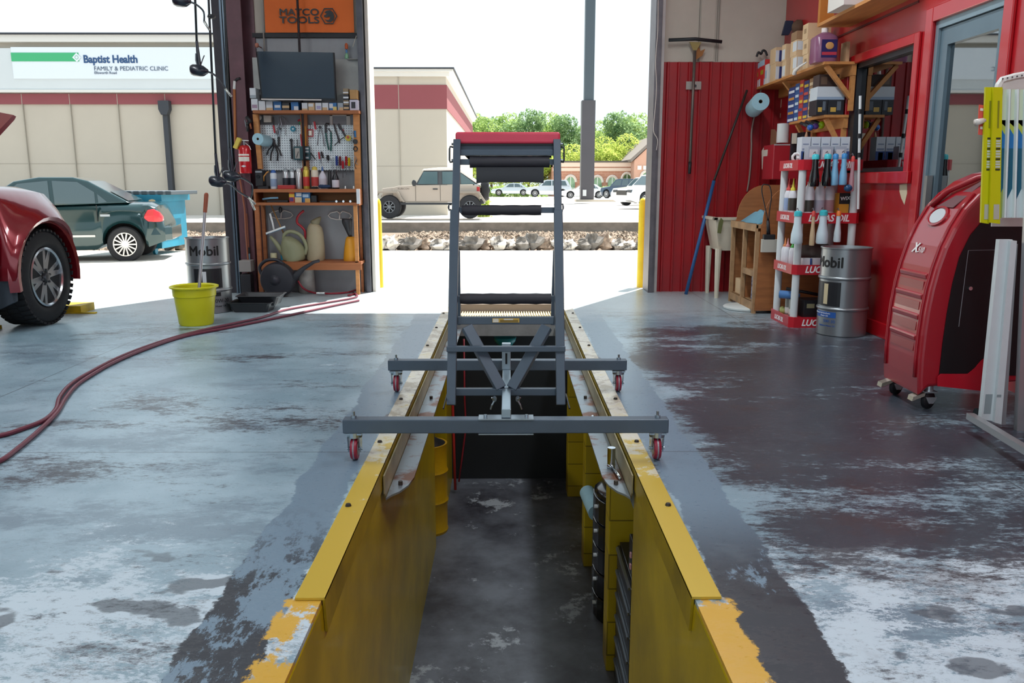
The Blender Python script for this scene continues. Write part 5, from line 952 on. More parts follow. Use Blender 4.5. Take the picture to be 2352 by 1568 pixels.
pts = [(-.045, .035), (-.02, .055), (.02, .06), (.05, .035), (.06, -.005), (.05, -.04), (.02, -.06), (-.02, -.055), (-.05, -.03), (-.035, -.035), (-.008, -.04), (.012, -.028), (.014, -.008), (-.004, -.004), (-.024, -.016), (-.046, -.01), (-.05, .008), (-.03, .014), (-.02, .024)]
mb = MB(); mb.prism([q + Vector((x, 0, z)) for x, z in pts], (0, -.003, 0)); mb.build('emblem', BK, bn)
# ---------------------------------------------------------------- boxes along the top shelf
def cbox(name, label, x0, x1, z0, z1, y0, d, mat, cat='box', lab=None, group=None, nm='printed_panel', tilt=0):
    t = thing(name, label, cat, ((x0 + x1) / 2, y0, z0), group); mb = MB(); mb.box(x0, y0, z0, x1, y0 + d, z1); mb.build('carton', mat, t, bevel=.0015)
    if lab:
        for (u0, v0, u1, v1, m) in lab: mb = MB(); mb.box(x0 + (x1 - x0) * u0, y0 - .001, z0 + (z1 - z0) * v0, x0 + (x1 - x0) * u1, y0, z0 + (z1 - z0) * v1); mb.build(nm, m, t)
    return t
WHB = M('d3d8dd', .6); BLB = M('2b6aa5', .5); CDB = M('b28a58', .7, 0, .1, 8); GRB = M('9aa3ab', .6); DKB = M('2a2c33', .5); TANB = M('c9ac84', .6)
tb = [(575, 589, 202, 225, WHB, 'pale blue filter box stacked at the far left end of the top shelf', [(0, 0, 1, .3, GRB)], 1), (577, 592, 227, 252, WHB, 'white filter box with pink print at the left end of the top shelf', [(.1, .2, .9, .5, M('a58ba0', .6))], 0),
      (594, 609, 232, 252, WHB, 'plain whitish filter box, second along the top shelf', None, 0), (611, 626, 233, 252, WHB, 'white filter box with tan base beside the blue one', [(0, 0, 1, .3, TANB)], 0), (628, 646, 233, 252, BLB, 'bright blue filter box on the top shelf', [(.15, .3, .85, .6, WHB)], 0),
      (648, 664, 235, 252, DKB, 'dark filter box with pale band right of the blue one', [(0, .3, 1, .6, TANB)], 0), (668, 685, 234, 253, BLB, 'blue and white filter box under the middle of the television', [(.4, .0, 1, .5, WHB)], 0), (693, 706, 236, 253, WHB, 'white filter box just right of the dark pipe', [(0, 0, 1, .25, TANB)], 0),
      (708, 722, 236, 253, TANB, 'cream filter box between two white ones on the top shelf', [(0, .5, .8, .9, WHB)], 0), (724, 738, 236, 253, WHB, 'white filter box with lilac print under the television right half', [(.2, .2, .9, .6, M('a7a3c6', .6))], 0), (740, 754, 236, 253, WHB, 'white and cream filter box below the right corner of the television', [(0, 0, .8, .4, TANB)], 0),
      (756, 773, 236, 254, BLB, 'blue filter box with yellow corner below the television edge', [(.5, 0, 1, .5, M('d8c478', .6)), (0, .3, .5, .9, WHB)], 0), (775, 788, 236, 254, GRB, 'grey filter box left of the little carton tower', [(.3, 0, 1, .4, TANB)], 0),
      (789, 801, 203, 216, M('8a7a62', .6), 'topmost carton of the small tower on the top shelf', [(0, .2, 1, .4, WHB)], 0), (789, 801, 217, 229, DKB, 'second carton from the top of the small tower', [(0, .3, 1, .6, WHB)], 0), (789, 801, 230, 241, M('8a7a62', .6), 'third carton from the top of the small tower', [(0, .4, 1, .7, WHB)], 0), (789, 801, 242, 254, DKB, 'bottom carton of the small tower', [(0, .3, 1, .7, TANB)], 0),
      (804, 821, 206, 227, CDB, 'plain brown cardboard box at the right end of the top shelf', None, 0), (803, 822, 229, 254, M('c9c6d6', .6), 'white box with dark print under the brown cardboard box', [(.2, .2, .7, .8, DKB)], 0)]
base = zB(252.5, 9.14)
for (a, b_, yt, yb, m, lb, lab, _) in tb:
    z0 = ZTOP if yb >= 250 else zB(yb + .5, 9.14); cbox('filter_box', lb, P(a, 240, 9.14).x, P(b_, 240, 9.14).x, z0 + .0005, zB(yt, 9.14), 9.14, .13, m, 'box', lab, 'boxes along the top shelf of the bench')
# ---------------------------------------------------------------- hand tools on the pegboard, drawn from measured strokes
def tool(name, label, cat, strokes, Y=9.285, group='hand tools on the pegboard'):
    k = Y / F; xs = [p for s_ in strokes for p in s_[1]]; c = P(sum(p[0] for p in xs) / len(xs), max(p[1] for p in xs), Y); t = thing(name, label, cat, c, group)
    for (m, pts, w_, nm, *o) in strokes:
        mb = MB(); p3 = [P(x, y, Y + (o[0] if o else 0)) for x, y in pts]; r = w_ / 2 * k
        if len(p3) == 1: mb.lathe(p3[0], [(0, -.004), (r, -.004), (r, .006), (0, .006)], (0, -1, 0), 16)
        else: mb.tube(p3, r, 8)
        mb.build(nm, m, t, smooth=True, auto=45)
    return t
ST = M('8b9299', .35, .8); SD = M('3b3a3e', .45, .4); RDH = M('b52434', .4); BKH = M('1c1d21', .45); GNH = M('1f5a56', .4); BLH = M('25408a', .4); YLH = M('d4bc1e', .4); CB = BKH
tool('pliers', 'red handled pliers hung by the jaws at the left of the pegboard', 'pliers', [(SD, [(627, 268), (629, 288)], 3, 'jaw'), (RDH, [(628, 288), (631, 305)], 4, 'handle')])
tool('adjustable_wrench', 'adjustable wrench with black grip left of the four-armed puller', 'wrench', [(ST, [(636, 308), (641, 293), (646, 297)], 5, 'head'), (ST, [(643, 298), (640, 315)], 4, 'shank'), (BKH, [(640, 314), (640, 337)], 5, 'grip')])
tool('locking_pliers', 'silver locking pliers hung near the top left of the pegboard', 'pliers', [(ST, [(643, 268), (645, 280), (648, 292)], 4, 'handle'), (ST, [(640, 284), (637, 305)], 3, 'jaw')])
tool('cable_puller', 'black four armed spreading tool beside the paper towel roll', 'puller', [(SD, [(627, 318), (630, 335)], 6, 'hub'), (BKH, [(628, 332), (616, 345), (613, 356)], 3, 'arm'), (BKH, [(630, 334), (623, 352), (621, 369)], 3, 'arm'), (BKH, [(632, 334), (638, 352), (637, 369)], 3, 'arm'), (BKH, [(633, 332), (642, 345), (646, 358)], 3.5, 'arm')])
tool('hook_pick', 'thin steel pick hanging at the top of the pegboard', 'pick', [(ST, [(653, 272), (655, 290), (656, 311)], 1.4, 'shaft'), (ST, [(648, 268), (653, 270)], 2, 'tip')])
tool('bent_wire', 'long bent wire tool reaching up right of the steel pick', 'wire', [(ST, [(645, 266), (655, 273), (664, 282)], 1.2, 'wire')])
tool('tape_roll', 'teal roll of thread tape on a peg', 'tape', [(M('1f7d96', .5), [(673, 296)], 12, 'roll'), (WHB, [(673, 296)], 4, 'core', -.004)])
tool('plug', 'red and green round plug beside the top of the dark pipe', 'plug', [(RDH, [(684, 278), (688, 275), (693, 278)], 4, 'red_cap'), (M('2f8a4a', .5), [(688, 281), (690, 285)], 5, 'green_body')])
tool('screwdriver', 'long red and yellow handled screwdriver left of the dark pipe', 'screwdriver', [(RDH, [(690, 308), (692, 325)], 2.5, 'handle'), (RDH, [(692, 318), (693, 335)], 3, 'lower_handle')], Y=9.255)
tool('ratchet_bar', 'upright black breaker bar left of the tool case', 'breaker bar', [(BKH, [(669, 322), (670, 345), (671, 365)], 4.5, 'bar'), (BKH, [(669, 322)], 7, 'head')])
tool('long_pick', 'thin red pick hanging above the tool case', 'pick', [(SD, [(683, 320), (683, 337)], 1.5, 'shaft')])
tool('pencil', 'yellow stick hanging just right of the dark pipe', 'stick', [(M('d0912a', .5), [(701, 290), (702, 335)], 2.6, 'stick')], Y=9.255)
tool('key_tag', 'red framed key tag with white insert on a hook', 'tag', [(RDH, [(706, 298), (719, 298), (719, 313), (706, 313), (706, 298)], 2.6, 'frame'), (M('e6ded2', .6), [(712.5, 300), (712.5, 311)], 8, 'insert'), (SD, [(712, 284), (714, 292), (712, 297)], 1, 'hook')])
tool('utility_knife', 'red and white utility knife hung above the pliers', 'knife', [(RDH, [(722, 279), (725, 297)], 4.5, 'handle'), (WHB, [(719, 281), (720, 290)], 2, 'blade_cap')])
tool('spring_calliper', 'slender steel callipers with open legs', 'callipers', [(ST, [(734, 295), (731, 315), (729, 334)], 2, 'leg'), (ST, [(737, 295), (742, 315), (745, 336)], 2, 'leg'), (SD, [(735, 292)], 7, 'joint')])
tool('tongue_groove_pliers', 'large tongue and groove pliers with green handles', 'pliers', [(SD, [(747, 290), (750, 284), (756, 285)], 5, 'jaw'), (SD, [(748, 287), (748, 305)], 5, 'pivot'), (GNH, [(748, 303), (751, 325), (755, 344)], 3.4, 'handle'), (SD, [(754, 295), (760, 303)], 3, 'upper_arm'), (GNH, [(760, 303), (761, 325), (760, 347)], 3.4, 'handle')])
tool('slip_joint_pliers', 'dark slip joint pliers right of the green handled ones', 'pliers', [(SD, [(767, 284), (771, 300), (776, 313), (780, 329)], 4, 'handle'), (SD, [(776, 285), (782, 298)], 4, 'jaw')])
tool('pipe_wrench', 'long black wrench hung slanting at the right of the pegboard', 'wrench', [(SD, [(777, 284), (786, 300), (797, 320)], 4.5, 'shank'), (SD, [(790, 315), (780, 322), (768, 334)], 2, 'bar')])
tool('multimeter_disc', 'round yellow and red gauge hung at the right of the pegboard', 'gauge', [(M('c9b42c', .4), [(800, 317)], 13, 'case'), (M('c2523a', .4), [(799, 315)], 6, 'dial', -.006)], Y=9.27)
tool('small_scissors', 'tiny red handled scissors near the top right of the pegboard', 'scissors', [(RDH, [(789, 297), (787, 306)], 2, 'handle'), (ST, [(790, 288), (788, 298)], 1.3, 'blade')])
tool('blue_clip', 'blue clip hung on the right upright', 'clip', [(M('2c6a9a', .4), [(815, 300), (816, 315)], 5, 'body'), (ST, [(810, 302), (811, 308)], 2, 'ring')], Y=9.17)
tool('tape_coil', 'black tape roll hung on the right upright', 'tape', [(BKH, [(816, 325)], 11, 'roll'), (SD, [(816, 325)], 4, 'core', -.004)], Y=9.17)
tool('hose_clamp', 'dark ring clamp below the black tape roll', 'clamp', [(BKH, [(813, 338), (817, 336), (821, 340), (820, 346), (815, 347), (812, 343), (813, 338)], 2.6, 'ring')], Y=9.165)
tool('wire_bundle', 'loose tangle of thin wire at the right end of the pegboard', 'wire', [(ST, [(812, 356), (818, 362), (816, 372), (822, 378)], 1.4, 'wire'), (SD, [(820, 366), (814, 380), (818, 388)], 1.6, 'dark_wire')], Y=9.165)
tool('wire_cutters', 'pair of cutters with one red and one black handle', 'cutters', [(RDH, [(732, 349), (734, 365)], 4, 'red_handle'), (BKH, [(738, 348), (742, 363)], 4, 'black_handle'), (ST, [(735, 366), (738, 376)], 2.5, 'jaw')])
tool('slim_rod', 'slanting dark rod right of the tool case', 'rod', [(BKH, [(712, 350), (718, 357), (724, 366)], 2.6, 'rod')])
tool('stubby_screwdriver', 'black stubby screwdriver in the middle right of the pegboard', 'screwdriver', [(BKH, [(753, 356), (753, 367)], 6, 'handle'), (ST, [(753, 367), (753, 374)], 1.5, 'shaft')])
tool('white_socket', 'small white ended tool left of the blue screwdriver', 'tool', [(WHB, [(761, 361)], 5, 'head'), (ST, [(762, 366), (764, 395)], 1.6, 'shaft')])
for (x, y0, y1, y2, m, lb) in ((773, 358, 380, 398, BLH, 'blue handled screwdriver, leftmost of the five hung in a row'), (781, 359, 380, 392, M('6a1f26', .4), 'dark red handled screwdriver, second in the row'), (787, 370, 387, 408, RDH, 'bright red handled screwdriver hung lowest in the row'), (795, 359, 380, 402, M('a8242c', .4), 'thick red handled screwdriver, fourth in the row'), (801.5, 362, 381, 396, YLH, 'yellow and black handled screwdriver at the right of the row')):
    tool('screwdriver', lb, 'screwdriver', [(m, [(x, y0), (x + .5, y1)], 5.2, 'handle'), (ST, [(x + .5, y1), (x + 1, y2)], 1.5, 'shaft')], Y=9.27)
t = thing('tool_case', 'open dark teal tool case with bits and a wrench inside, on the pegboard', 'case', P(693, 368, 9.25)); a, b_ = P(674, 336, 9.24), P(712, 367, 9.24); TL = M('17474f', .4)
mb = MB(); mb.box(a.x, 9.24, b_.z, b_.x, 9.285, a.z); mb.build('shell', TL, t, bevel=.004)
mb = MB(); q0, q1 = P(677, 340, 9.24), P(689, 364, 9.24); mb.box(q0.x, 9.238, q1.z, q1.x, 9.241, q0.z); mb.build('tray', M('a8a39c', .5), t); mb = MB(); mb.beam(P(681, 362, 9.235), P(685, 348, 9.235), .01, .004); mb.build('small_wrench', SD, t)
for k in range(4): q0, q1 = P(698, 339 + k * 7, 9.24), P(709, 343 + k * 7, 9.24); mb = MB(); mb.box(q0.x, 9.237, q1.z, q1.x, 9.241, q0.z); mb.build('bit_holder', M('b9bcc0', .4) if k != 2 else BKH, t)
q = P(615, 273, 9.3); a, b_ = P(606, 265, 9.3), P(624, 281, 9.3); mb = MB(); mb.box(a.x, 9.28, b_.z, b_.x, 9.33, a.z); one(mb, 'outlet_box', M('c9c2b8', .6), 'beige square outlet box above the top left of the pegboard', 'outlet box', bevel=.003)
mb = MB(); q = P(595, 270, 9.3); mb.lathe(q, [(0, -.01), (.025, -.008), (.03, .0), (.022, .006), (.008, .004), (.008, .02), (0, .02)], (0, -1, 0), 20); one(mb, 'pulley', M('c8c6c2', .5), 'round whitish cap hung left of the outlet box', 'cap', smooth=True)
mb = MB(); rr = P(762, 264, 9.34); mb.box(P(757, 261, 9.34).x, 9.345, zB(266, 9.34), P(805, 261, 9.34).x, 9.358, zB(261, 9.34)); mb.box(P(757, 261, 9.34).x, 9.345, zB(288, 9.34), P(763, 261, 9.34).x, 9.358, zB(261, 9.34)); mb.box(P(795, 261, 9.34).x, 9.345, zB(288, 9.34), P(804, 261, 9.34).x, 9.358, zB(261, 9.34)); one(mb, 'white_bracket', M('cdc8c2', .6), 'whitish three-sided bracket above the right half of the pegboard', 'bracket')
roll('paper_towel_roll', 'light blue paper towel roll mounted left of the pegboard', P(592, 319, 9.0), P(614, 324, 9.27), .060, BLP, .22)
# ---------------------------------------------------------------- bottles and cans on the bench top
def lathe_item(name, label, cat, px, Y, zb, prof_parts, group=None, n=20):
    q = P(px, 400, Y); t = thing(name, label, cat, (q.x, Y, zb), group)
    for nm, m, prof, *o in prof_parts: mb = MB(); mb.lathe((q.x, Y, zb), prof, n=n); mb.build(nm, m, t, smooth=True, auto=40)
    return t
def can(label, px, yt, w_, m, cap, lab=None, Y=9.14, zb=None, name='spray_can', cat='spray can', group='cans and bottles on the bench', cone=True):
    zb = ZT if zb is None else zb; h = zB(yt, Y) - zb; r = w_ / 2 * Y / F; sh = h * .84 if cone else h
    parts = [('body', m, [(0, .001), (r * .97, .0), (r, .004), (r, sh - r * .35), (r * .8, sh), (0, sh)]), ('cap', cap, [(r * .78, sh), (r * .74, sh + (h - sh) * .5), (r * .4, h - .002), (0, h)])] if cone else [('body', m, [(0, .001), (r, 0), (r, h), (0, h)])]
    if lab: parts.append(('label', lab, [(r + .0008, sh * .15), (r + .001, sh * .16), (r + .001, sh * .62), (r + .0008, sh * .63)]))
    return lathe_item(name, label, cat, px, Y, zb, parts, group)
def bottle(label, px, yt, w_, m, cap, lab=None, Y=9.14, zb=None, neck=.32, name='bottle', cat='bottle', group='cans and bottles on the bench'):
    zb = ZT if zb is None else zb; h = zB(yt, Y) - zb; r = w_ / 2 * Y / F
    parts = [('body', m, [(0, .001), (r * .95, 0), (r, .004), (r, h * .5), (r * .8, h * .62), (r * neck, h * .78), (r * neck, h * .86), (0, h * .86)]), ('cap', cap, [(r * neck * 1.15, h * .80), (r * neck * 1.1, h * .88), (r * neck * .4, h), (0, h)])]
    if lab: parts.append(('label', lab, [(r + .0008, h * .08), (r + .001, h * .09), (r + .001, h * .45), (r + .0008, h * .46)]))
    return lathe_item(name, label, cat, px, Y, zb, parts, group)
SIL = M('b7bcc0', .3, .7); can('white and blue spray can at the left of the bench top', 628, 390, 15, M('cfd9e2', .4), M('2f5fa8', .4), M('8fa6c4', .5))
can('clear lidded silver canister, left of a pair', 656, 386, 14, SIL, M('8e979d', .4), M('2b3038', .5)); can('clear lidded silver canister, right of a pair', 671, 386, 14, SIL, M('8e979d', .4), M('2b3038', .5), Y=9.16)
can('tall plain silver spray can in the middle of the bench', 686, 386, 14, M('c4c5c7', .3, .6), M('d0d2d4', .4)); can('maroon can hidden behind the silver spray can', 695, 385, 10, M('7a2030', .4), M('8a2434', .4), Y=9.22)
can('spray can with gold top and red and white label', 703, 381, 14, M('c8b04a', .3, .5), M('b9a04a', .4, .4), M('c23a34', .5)); can('broad spray can with yellow top and red label', 723, 382, 16, M('d6cbb8', .4), M('c9b24a', .4), M('b8403c', .5))
bottle('white cone topped glue bottle with orange band', 741, 382, 18, M('d3d0dc', .5), M('4a6a9c', .5), M('c9c3cc', .6), neck=.25); can('black upright tool bottle between the glue bottle and the white labelled one', 757, 389, 8, BKH, BKH)
bottle('black bottle with white label near the right of the bench top', 770, 389, 16, M('1d1f25', .3), BKH, M('d9d5de', .6), neck=.4)
q = P(595, 400, 9.12); t = thing('black_device', 'black box shaped device with round lens at the left end of the bench', 'device', (q.x, 9.12, ZT)); a, b_ = P(585, 390, 9.12), P(604, 418, 9.12); mb = MB(); mb.box(a.x, 9.12, ZT + .03, b_.x, 9.25, a.z); mb.build('housing', BKH, t, bevel=.006)
mb = MB(); mb.cyl(P(593, 405, 9.12), P(593, 405, 9.12) + Vector((0, -.012, 0)), .02, .02, 18); mb.build('lens', M('0a0c10', .1), t); mb = MB(); mb.box(a.x + .005, 9.117, zB(396, 9.12), b_.x - .005, 9.12, zB(393, 9.12)); mb.build('grey_strip', GRB, t); mb = MB(); mb.box(a.x + .02, 9.13, ZT, b_.x + .05, 9.25, ZT + .03); mb.build('foot', BKH, t)
mb = MB(); mb.tube([P(606, 416, 9.14), P(606, 405, 9.14), P(613, 396, 9.14), P(617, 394, 9.14)], .008, 8); one(mb, 'bent_hook', M('c08a48', .5), 'bent tan hook standing left of the blue and white spray can', 'hook', smooth=True)
mb = MB(); a, b_ = P(637, 425, 9.05), P(676, 433, 9.05); mb.box(a.x, 9.05, ZT, b_.x, 9.12, a.z); one(mb, 'red_tray', M('b5302e', .4), 'low red tray in front of the silver canisters', 'tray', bevel=.004)
mb = MB(); mb.ell(P(745, 428, 9.05), .075, .03, .02, 12, 7, .2, 2); one(mb, 'glove', M('1f3556', .8), 'dark blue folded glove lying on the bench top', 'glove', smooth=True)
mb = MB(); mb.ell(P(723, 431, 9.05), .04, .03, .012, 10, 6, .3, 2); one(mb, 'dark_rag', M('17181c', .8), 'black crumpled rag left of the dark blue glove', 'rag', smooth=True)
for (x, lb) in ((793, 'small shiny metal fitting at the right of the bench top'), (812, 'white metal fitting at the far right corner of the bench top')): mb = MB(); q = P(x, 430, 9.08); mb.lathe((q.x, 9.08, ZT), [(0, 0), (.012, 0), (.012, .01), (.005, .014), (.009, .026), (.0, .034)], n=10); one(mb, 'fitting', M('d5d6d4', .3, .6), lb, 'fitting', smooth=True)
# middle compartment
zb = ZM
for (a, b_, yt, m, lab, lb) in ((664, 676, 440, M('c24a2c', .5), [(0, .5, 1, .8, M('e0b83c', .5)), (.1, .1, .8, .45, M('5a3a7c', .5))], 'small orange and purple box in the middle compartment'), (677, 694, 441, M('35699c', .5), [(0, 0, .9, .5, M('d8c49c', .6)), (.2, .6, .9, .9, WHB)], 'blue box with cream lower half in the middle compartment, left of its twin'), (695, 712, 441, M('2f6496', .5), [(.3, 0, 1, .4, M('d8a85c', .6)), (0, .5, .8, .8, M('a8c4dc', .5))], 'blue box with orange corner, right hand one of the pair in the middle compartment')):
    cbox('parts_box', lb, P(a, 450, 9.06).x, P(b_, 450, 9.06).x, zb, zB(yt, 9.06), 9.06, .12, m, 'box', lab)
mb = MB(); q = P(620, 455, 9.06); mb.tube([q + Vector((-.08, 0, -.012)), q, q + Vector((.09, 0, .004))], .011, 8); one(mb, 'timing_light', M('6f9ab5', .4), 'pale blue tool lying at the left of the middle compartment', 'hand tool', smooth=True)
mb = MB(); q = P(640, 460, 9.07); mb.box(q.x - .13, 9.07, zb, q.x + .1, 9.2, zb + .022); one(mb, 'black_case', BKH, 'flat black case lying under the pale blue tool', 'case', bevel=.004)
mb = MB(); q = P(721, 455, 9.07); mb.box(q.x - .035, 9.07, zb, q.x + .03, 9.14, zb + .075); one(mb, 'battery_pack', BKH, 'black battery pack right of the blue boxes', 'battery pack', bevel=.006)
mb = MB(); q = P(768, 462, 9.06); mb.box(q.x - .16, 9.06, zb, q.x + .1, 9.13, zb + .016); one(mb, 'flat_bar', BKH, 'flat black pry bar lying at the right of the middle compartment', 'pry bar', bevel=.003)
for (x, lb) in ((773, 'first chrome socket in the middle compartment, by the pry bar'), (789, 'second chrome socket, on the pry bar'), (805, 'chrome ring ended socket at the right of the middle compartment')): mb = MB(); q = P(x, 460, 9.045); mb.lathe((q.x, 9.045, zb + .012), [(.006, -.012), (.012, -.012), (.012, .014), (.006, .014)], (0, 1, 0), 12); one(mb, 'socket', M('cfd3d6', .15, 1), lb, 'socket', 'loose sockets in the middle compartment', smooth=True, auto=40)
cbox('wall_card', 'white card fixed at the right end of the bench compartment', P(819, 450, BY).x, P(827, 450, BY).x, zB(468), zB(434), BY - .012, .01, WHB, 'card')
# two white gaskets on the steel back
GW = M('ddd8d4', .6)
for (cx, cy, lb) in ((646, 493, 'white butterfly shaped gasket hung at the left of the steel back'), (780.5, 495, 'white butterfly shaped gasket hung at the right of the steel back')):
    t = thing('gasket', lb, 'gasket', P(cx, cy + 10, 9.34), 'white gaskets on the pillar')
    mb = MB(); sh = [(-27, 0), (-22, -6), (-10, -9), (-6, -10), (-2, -6), (2, -6), (6, -10), (10, -9), (22, -5), (27, 1), (21, 7), (8, 9), (0, 9), (-8, 9), (-21, 6)]
    mb.tube([P(cx + x, cy + y, 9.34) for x, y in sh], .0065, 6, closed=True); mb.tube([P(cx, cy - 6, 9.34), P(cx - 1, cy + 9, 9.34)], .0075, 6); mb.build('ring', GW, t, smooth=True)
mb = MB(); mb.tube([P(643, 475, 9.33), P(647, 478, 9.33), P(647, 486, 9.33), P(643, 488, 9.33), P(641, 482, 9.33), P(643, 475, 9.33)], .006, 6); one(mb, 'oil_ring', BKH, 'small black rubber ring hung over the left gasket', 'rubber ring', smooth=True)
# lower shelf items
zl = ZL
def wcan(label, cx, mat, Y, zb, ybot, sx=1, body=None, spout=None, handle=None, capm=None, wid=.2, sr=.02):
    """watering can: body outline (pixels) lofted with rounded depth, spout and handle tubes"""
    t = thing('watering_can', label, 'watering can', (P(cx, 590, Y).x, Y, zb)); k = Y / F
    q0 = P(cx, ybot, Y); dz = zb - q0.z; up = Vector((0, 0, dz)); mb = MB(); rr = []
    for (xa, xb, y) in body:
        a, b_ = P(xa, y, Y) + up, P(xb, y, Y) + up; c = (a + b_) / 2; rx = (b_.x - a.x) / 2; rr.append([(c.x + rx * math.cos(t_), Y + min(rx, wid / 2) * math.sin(t_), c.z) for t_ in [2 * math.pi * i / 24 for i in range(24)]])
    mb.rings(rr); mb.build('body', mat, t, smooth=True, auto=60)
    if spout: p = [P(x, y, Y) + up for x, y, r in spout]; mb = MB(); mb.tube(p, .01, 12, rr=[r * k for x, y, r in spout]); mb.build('spout', mat, t, smooth=True)
    if handle: mb = MB(); mb.tube(spl([P(x, y, Y) + up for x, y in handle], 4), sr, 10); mb.build('handle', mat, t, smooth=True)
    return t
GRC = M('8f9273', .5, 0, .08, 5)
wcan('sage green watering can with loop handle on the lower bench shelf', 665, GRC, 9.14, zl, 602, body=[(655, 696, 602), (650, 701, 598), (647, 702, 585), (646, 698, 570), (647, 690, 560), (649, 680, 552), (652, 668, 546)], spout=[(655, 590, 7), (642, 572, 6), (630, 556, 4.5), (621, 546, 3.5)], handle=[(652, 556), (653, 543), (660, 536), (672, 535), (687, 541), (698, 554), (704, 572), (700, 588)], sr=.02)
t = wcan('tall beige oil jug with flexible spout on the lower bench shelf', 725, M('a89c80', .5, 0, .1, 4), 9.2, zl, 602, body=[(707, 745, 602), (704, 747, 598), (704, 746, 570), (705, 743, 540), (706, 740, 528), (709, 735, 522), (712, 731, 517)], handle=[(714, 546), (711, 556), (710, 575), (714, 590)], wid=.15, sr=.012)
mb = MB(); up = Vector((0, 0, zl - P(725, 602, 9.2).z)); mb.tube([P(x, y, 9.2) + up for x, y in ((721, 520), (726, 515), (732, 508), (737, 503))], .01, 14, rr=[.052, .046, .028, .010]); mb.build('spout', M('7d775e', .5), t, smooth=True)
t = wcan('orange funnel topped oil jug at the right of the lower bench shelf', 805, M('d8931e', .45, 0, .1, 4), 9.16, zl, 600, body=[(790, 824, 600), (789, 826, 596), (791, 822, 570), (794, 817, 550), (797, 813, 545)], handle=[(800, 556), (808, 558), (809, 575), (806, 588)], wid=.14, sr=.010)
mb = MB(); up = Vector((0, 0, zl - P(805, 600, 9.16).z)); mb.tube([P(x, y, 9.16) + up for x, y in ((806, 548), (801, 530), (797, 512), (797, 504))], .01, 16, rr=[.018, .034, .055, .058]); mb.build('funnel', M('26262b', .45), t, smooth=True)
can('cream plastic cup at the left of the lower bench shelf', 619, 581, 15, M('c9c8a4', .5), BKH, Y=9.16, zb=zl, name='cup', cat='cup', group=None, cone=False)
bottle('teal spray bottle behind the sage green watering can', 641, 549, 12, M('2b8fae', .3), WHB, Y=9.24, zb=zl, group=None)
# black can on the floor
BLC = M('22232c', .5, 0, .05, 5); t = thing('watering_can', 'big black round bodied watering can on the floor under the bench', 'watering can', (P(645, 675, 8.86).x, 8.86, 0)); c = P(641, 643, 8.86); c = Vector((c.x - .01, 8.86, 0.188))
mb = MB(); mb.lathe(c, [(0, -.075), (.12, -.075), (.17, -.06), (.187, -.02), (.187, .02), (.17, .06), (.12, .075), (0, .075)], (0, -1, 0), 36); mb.build('body', BLC, t, smooth=True, auto=50); mb = MB(); mb.lathe(c + Vector((-.015, 0, 0)), [(.052, .074), (.056, .079), (.0, .078)], (0, -1, 0), 24); mb.build('disc_emblem', M('2d2e38', .5), t, smooth=True)
mb = MB(); mb.tube([c + Vector((.12, 0, -.02)), c + Vector((.20, 0, .05)), c + Vector((.28, 0, .12)), c + Vector((.39, 0, .185)), c + Vector((.45, 0, .20))], .02, 12, rr=[.055, .036, .022, .017, .016]); mb.build('spout', BLC, t, smooth=True)
mb = MB(); mb.tube(spl([c + Vector((-.17, 0, .05)), c + Vector((-.19, 0, .13)), c + Vector((-.12, 0, .20)), c + Vector((-.01, 0, .21)), c + Vector((.07, 0, .16))], 4), .018, 10); mb.build('handle', BLC, t, smooth=True)
# squeegee, stick, red hose, bucket tube and hose ends
t = thing('window_squeegee', 'white hand squeegee with pale blue blade hung under the bench', 'squeegee', P(635, 536, 9.1)); mb = MB(); mb.beam(P(611, 536, 9.1), P(655, 520, 9.1), .012, .018, side=(0, 1, 0)); mb.build('blade_holder', M('dfe3e2', .5), t); mb = MB(); mb.beam(P(611, 538, 9.1), P(656, 522, 9.1), .004, .01, side=(0, 1, 0)); mb.build('blade', M('5b8fb0', .4), t); mb = MB(); mb.tube([P(629, 527, 9.1), P(626, 512, 9.1), P(620, 490, 9.1)], .011, 8); mb.build('handle', M('d7dadb', .5), t, smooth=True)
mb = MB(); mb.cyl(P(621, 468, 9.16), P(651, 535, 9.16), .007, .007, 8); one(mb, 'wooden_rod', M('9c7340', .6), 'thin brown wooden rod hanging behind the hand squeegee', 'rod', smooth=True)
mb = MB(); mb.tube(spl([P(x, y, 9.2) for x, y in ((698, 484), (690, 490), (683, 500), (683, 512), (692, 520), (700, 530), (701, 545), (699, 560))], 4), .013, 8); one(mb, 'red_hose', M('a3202c', .35), 'short bright red hose curling beside the beige jug', 'hose', smooth=True)
q = P(705, 650, 9.2); t = thing('grease_pail', 'worn grey pail standing on the floor under the lower shelf', 'pail', (q.x, 9.22, 0)); mb = MB(); mb.lathe((q.x, 9.2, 0), [(0, .002), (.085, 0), (.09, .01), (.08, .30), (.075, .30), (.07, .02), (0, .02)], n=28); mb.build('shell', M('85837f', .5, .2, .3, 4, 0, col2='b7b4b0'), t, smooth=True, auto=50)
pts = [(685, 652), (700, 665), (720, 672), (760, 674), (800, 671), (822, 664), (822, 672), (800, 678)]
mb = MB(); mb.tube(spl([Vector((P(685, 650, 8.95).x, 8.95, .16)), Vector((P(697, 660, 8.95).x, 8.95, .08))] + [G(x, y, .012) for x, y in pts[2:]], 4), .011, 8); one(mb, 'air_hose', M('8f2434', .35), 'red air hose lying along the foot of the bench', 'hose', smooth=True)
mb = MB(); q = G(727, 673, .03); mb.cyl(q, q + Vector((.09, 0, 0)), .014, .014, 10); one(mb, 'hose_coupler', M('c2c4c4', .25, .8), 'silver coupler on the red hose at the foot of the bench', 'coupler', smooth=True, auto=40)
